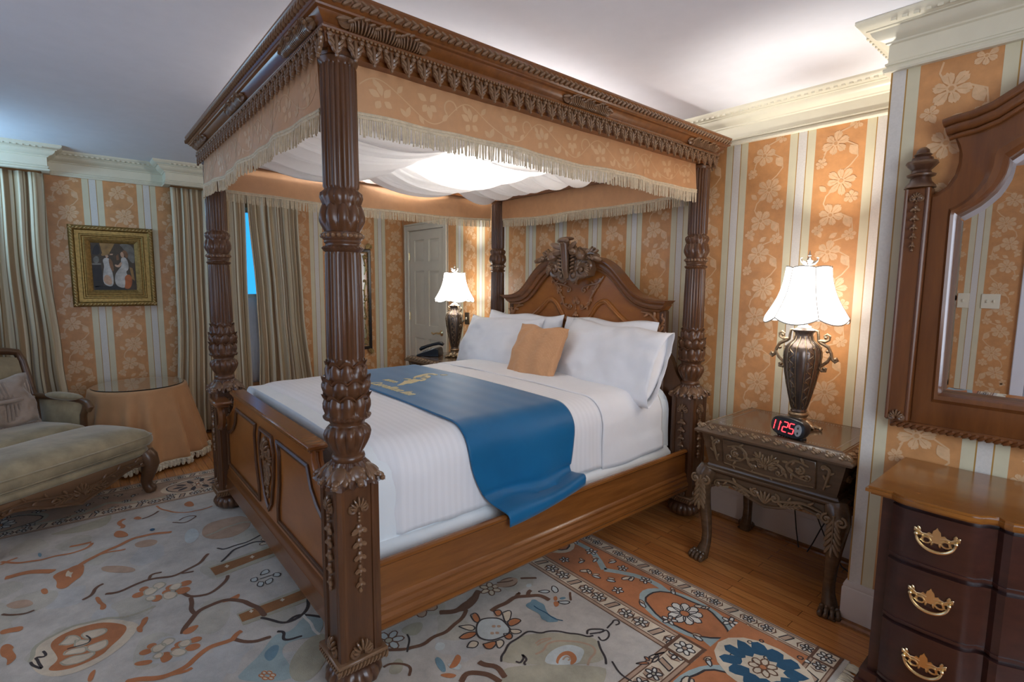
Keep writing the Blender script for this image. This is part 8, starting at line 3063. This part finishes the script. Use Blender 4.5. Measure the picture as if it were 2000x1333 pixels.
M.grid(28, 20, back)
nb = len(M.v)
M.grid(28, 20, lambda u, v: (lambda p: (p[0], -0.965 - 0.14 * v - 0.045, p[2]))(back(u, v)))
obj('back_upholstery', M, 'velvet', CH, local=True, ang=60)
M = MB()
fr_ = [(0.035, -0.970, 0.30), (0.030, -0.99, 0.46), (0.030, -1.05, 0.72), (0.034, -1.105, 0.92), (0.055, -1.122, 0.985), (0.12, -1.128, 1.000), (0.26, -1.132, 1.018), (CWd / 2, -1.136, 1.030)]
fr_ = fr_ + [(CWd - x, y, z) for x, y, z in fr_[::-1][1:]]
M.tube(fr_, 0.027, 10)
M.tube([(x, y + 0.020, z) for x, y, z in fr_[2:-2]], 0.010, 8)
obj('back_frame', M, 'chw', CH, local=True, ang=60)
for sg in (0, 1):
    mx_ = lambda x: x if sg == 0 else CWd - x
    M = MB()
    M.tube([(mx_(0.030), -1.03, 0.655), (mx_(0.012), -0.90, 0.650), (mx_(0.002), -0.74, 0.645), (mx_(0.010), -0.60, 0.640), (mx_(0.035), -0.515, 0.628), (mx_(0.045), -0.480, 0.600), (mx_(0.040), -0.500, 0.575)], [0.022, 0.022, 0.022, 0.024, 0.026, 0.026, 0.016], 10)
    M.tube([(mx_(0.035), -0.520, 0.610), (mx_(0.032), -0.565, 0.540), (mx_(0.020), -0.585, 0.450), (mx_(0.030), -0.560, 0.340)], [0.024, 0.022, 0.024, 0.030], 10)
    ar = obj('arm', M, 'chw', CH, local=True, ang=60)
    M = MB()
    M.lobe((mx_(0.016), -0.93, 0.668), (mx_(0.012), -0.585, 0.660), 0.085, 0.030, (0, 0, 1), n=14, k=10)
    obj('arm_pad', M, 'velvet', ar, local=True)
    M = MB()
    xs = mx_(0.020)
    sd = 1 if sg == 0 else -1
    M.grid(16, 12, lambda u, v: (xs + sd * 0.030 * (1 - (2 * u - 1) ** 4) * (1 - (2 * v - 1) ** 4), -0.995 + 0.41 * u, 0.34 + 0.295 * v))
    M.grid(16, 12, lambda u, v: (xs - sd * 0.012, -0.995 + 0.41 * u, 0.34 + 0.295 * v))
    obj('arm_panel', M, 'velvet', ar, local=True)

# ruched throw pillow on the chaise
cT = Matrix.Translation((-4.430, 0.360, 0)) @ Matrix.Rotation(atan2(-0.8, 0.6), 4, 'Z')
tp = pillow('throw_pillow', 'velvetp', 0.46, 0.37, 0.15, cT @ Matrix.Translation((0.36, -0.885, 0.680)) @ Matrix.Rotation(pi, 4, 'Z') @ Matrix.Rotation(radians(90) - 0.25, 4, 'X'), 'ruched dusty rose throw pillow leaning on the chaise back', 'pillow', None, 21, wr=0.012)
M = MB()
M.T = cT @ Matrix.Translation((0.36, -0.885, 0.680)) @ Matrix.Rotation(pi, 4, 'Z') @ Matrix.Rotation(radians(90) - 0.25, 4, 'X')
for i in range(17):
    x = -0.19 + i * 0.38 / 16
    e = 1 - (abs(x) / 0.235) ** 3
    for sgy in (-1, 1):
        M.lobe((x, sgy * 0.02, 0.066 * e + 0.006), (x * 1.06, sgy * 0.145, 0.030 * e + 0.008), 0.022, 0.012, n=6, k=5)
M.tube([(-0.21, 0, 0.030), (-0.1, 0, 0.070), (0, 0, 0.076), (0.1, 0, 0.070), (0.21, 0, 0.030)], 0.014, 8)
for i in range(26):
    x = -0.225 + i * 0.45 / 25
    M.lobe((x, -0.150, 0.004), (x + 0.006, -0.200, 0.008), 0.018, 0.007, n=6, k=4)
M.T = Matrix()
obj('ruching', M, 'velvetp', tp)
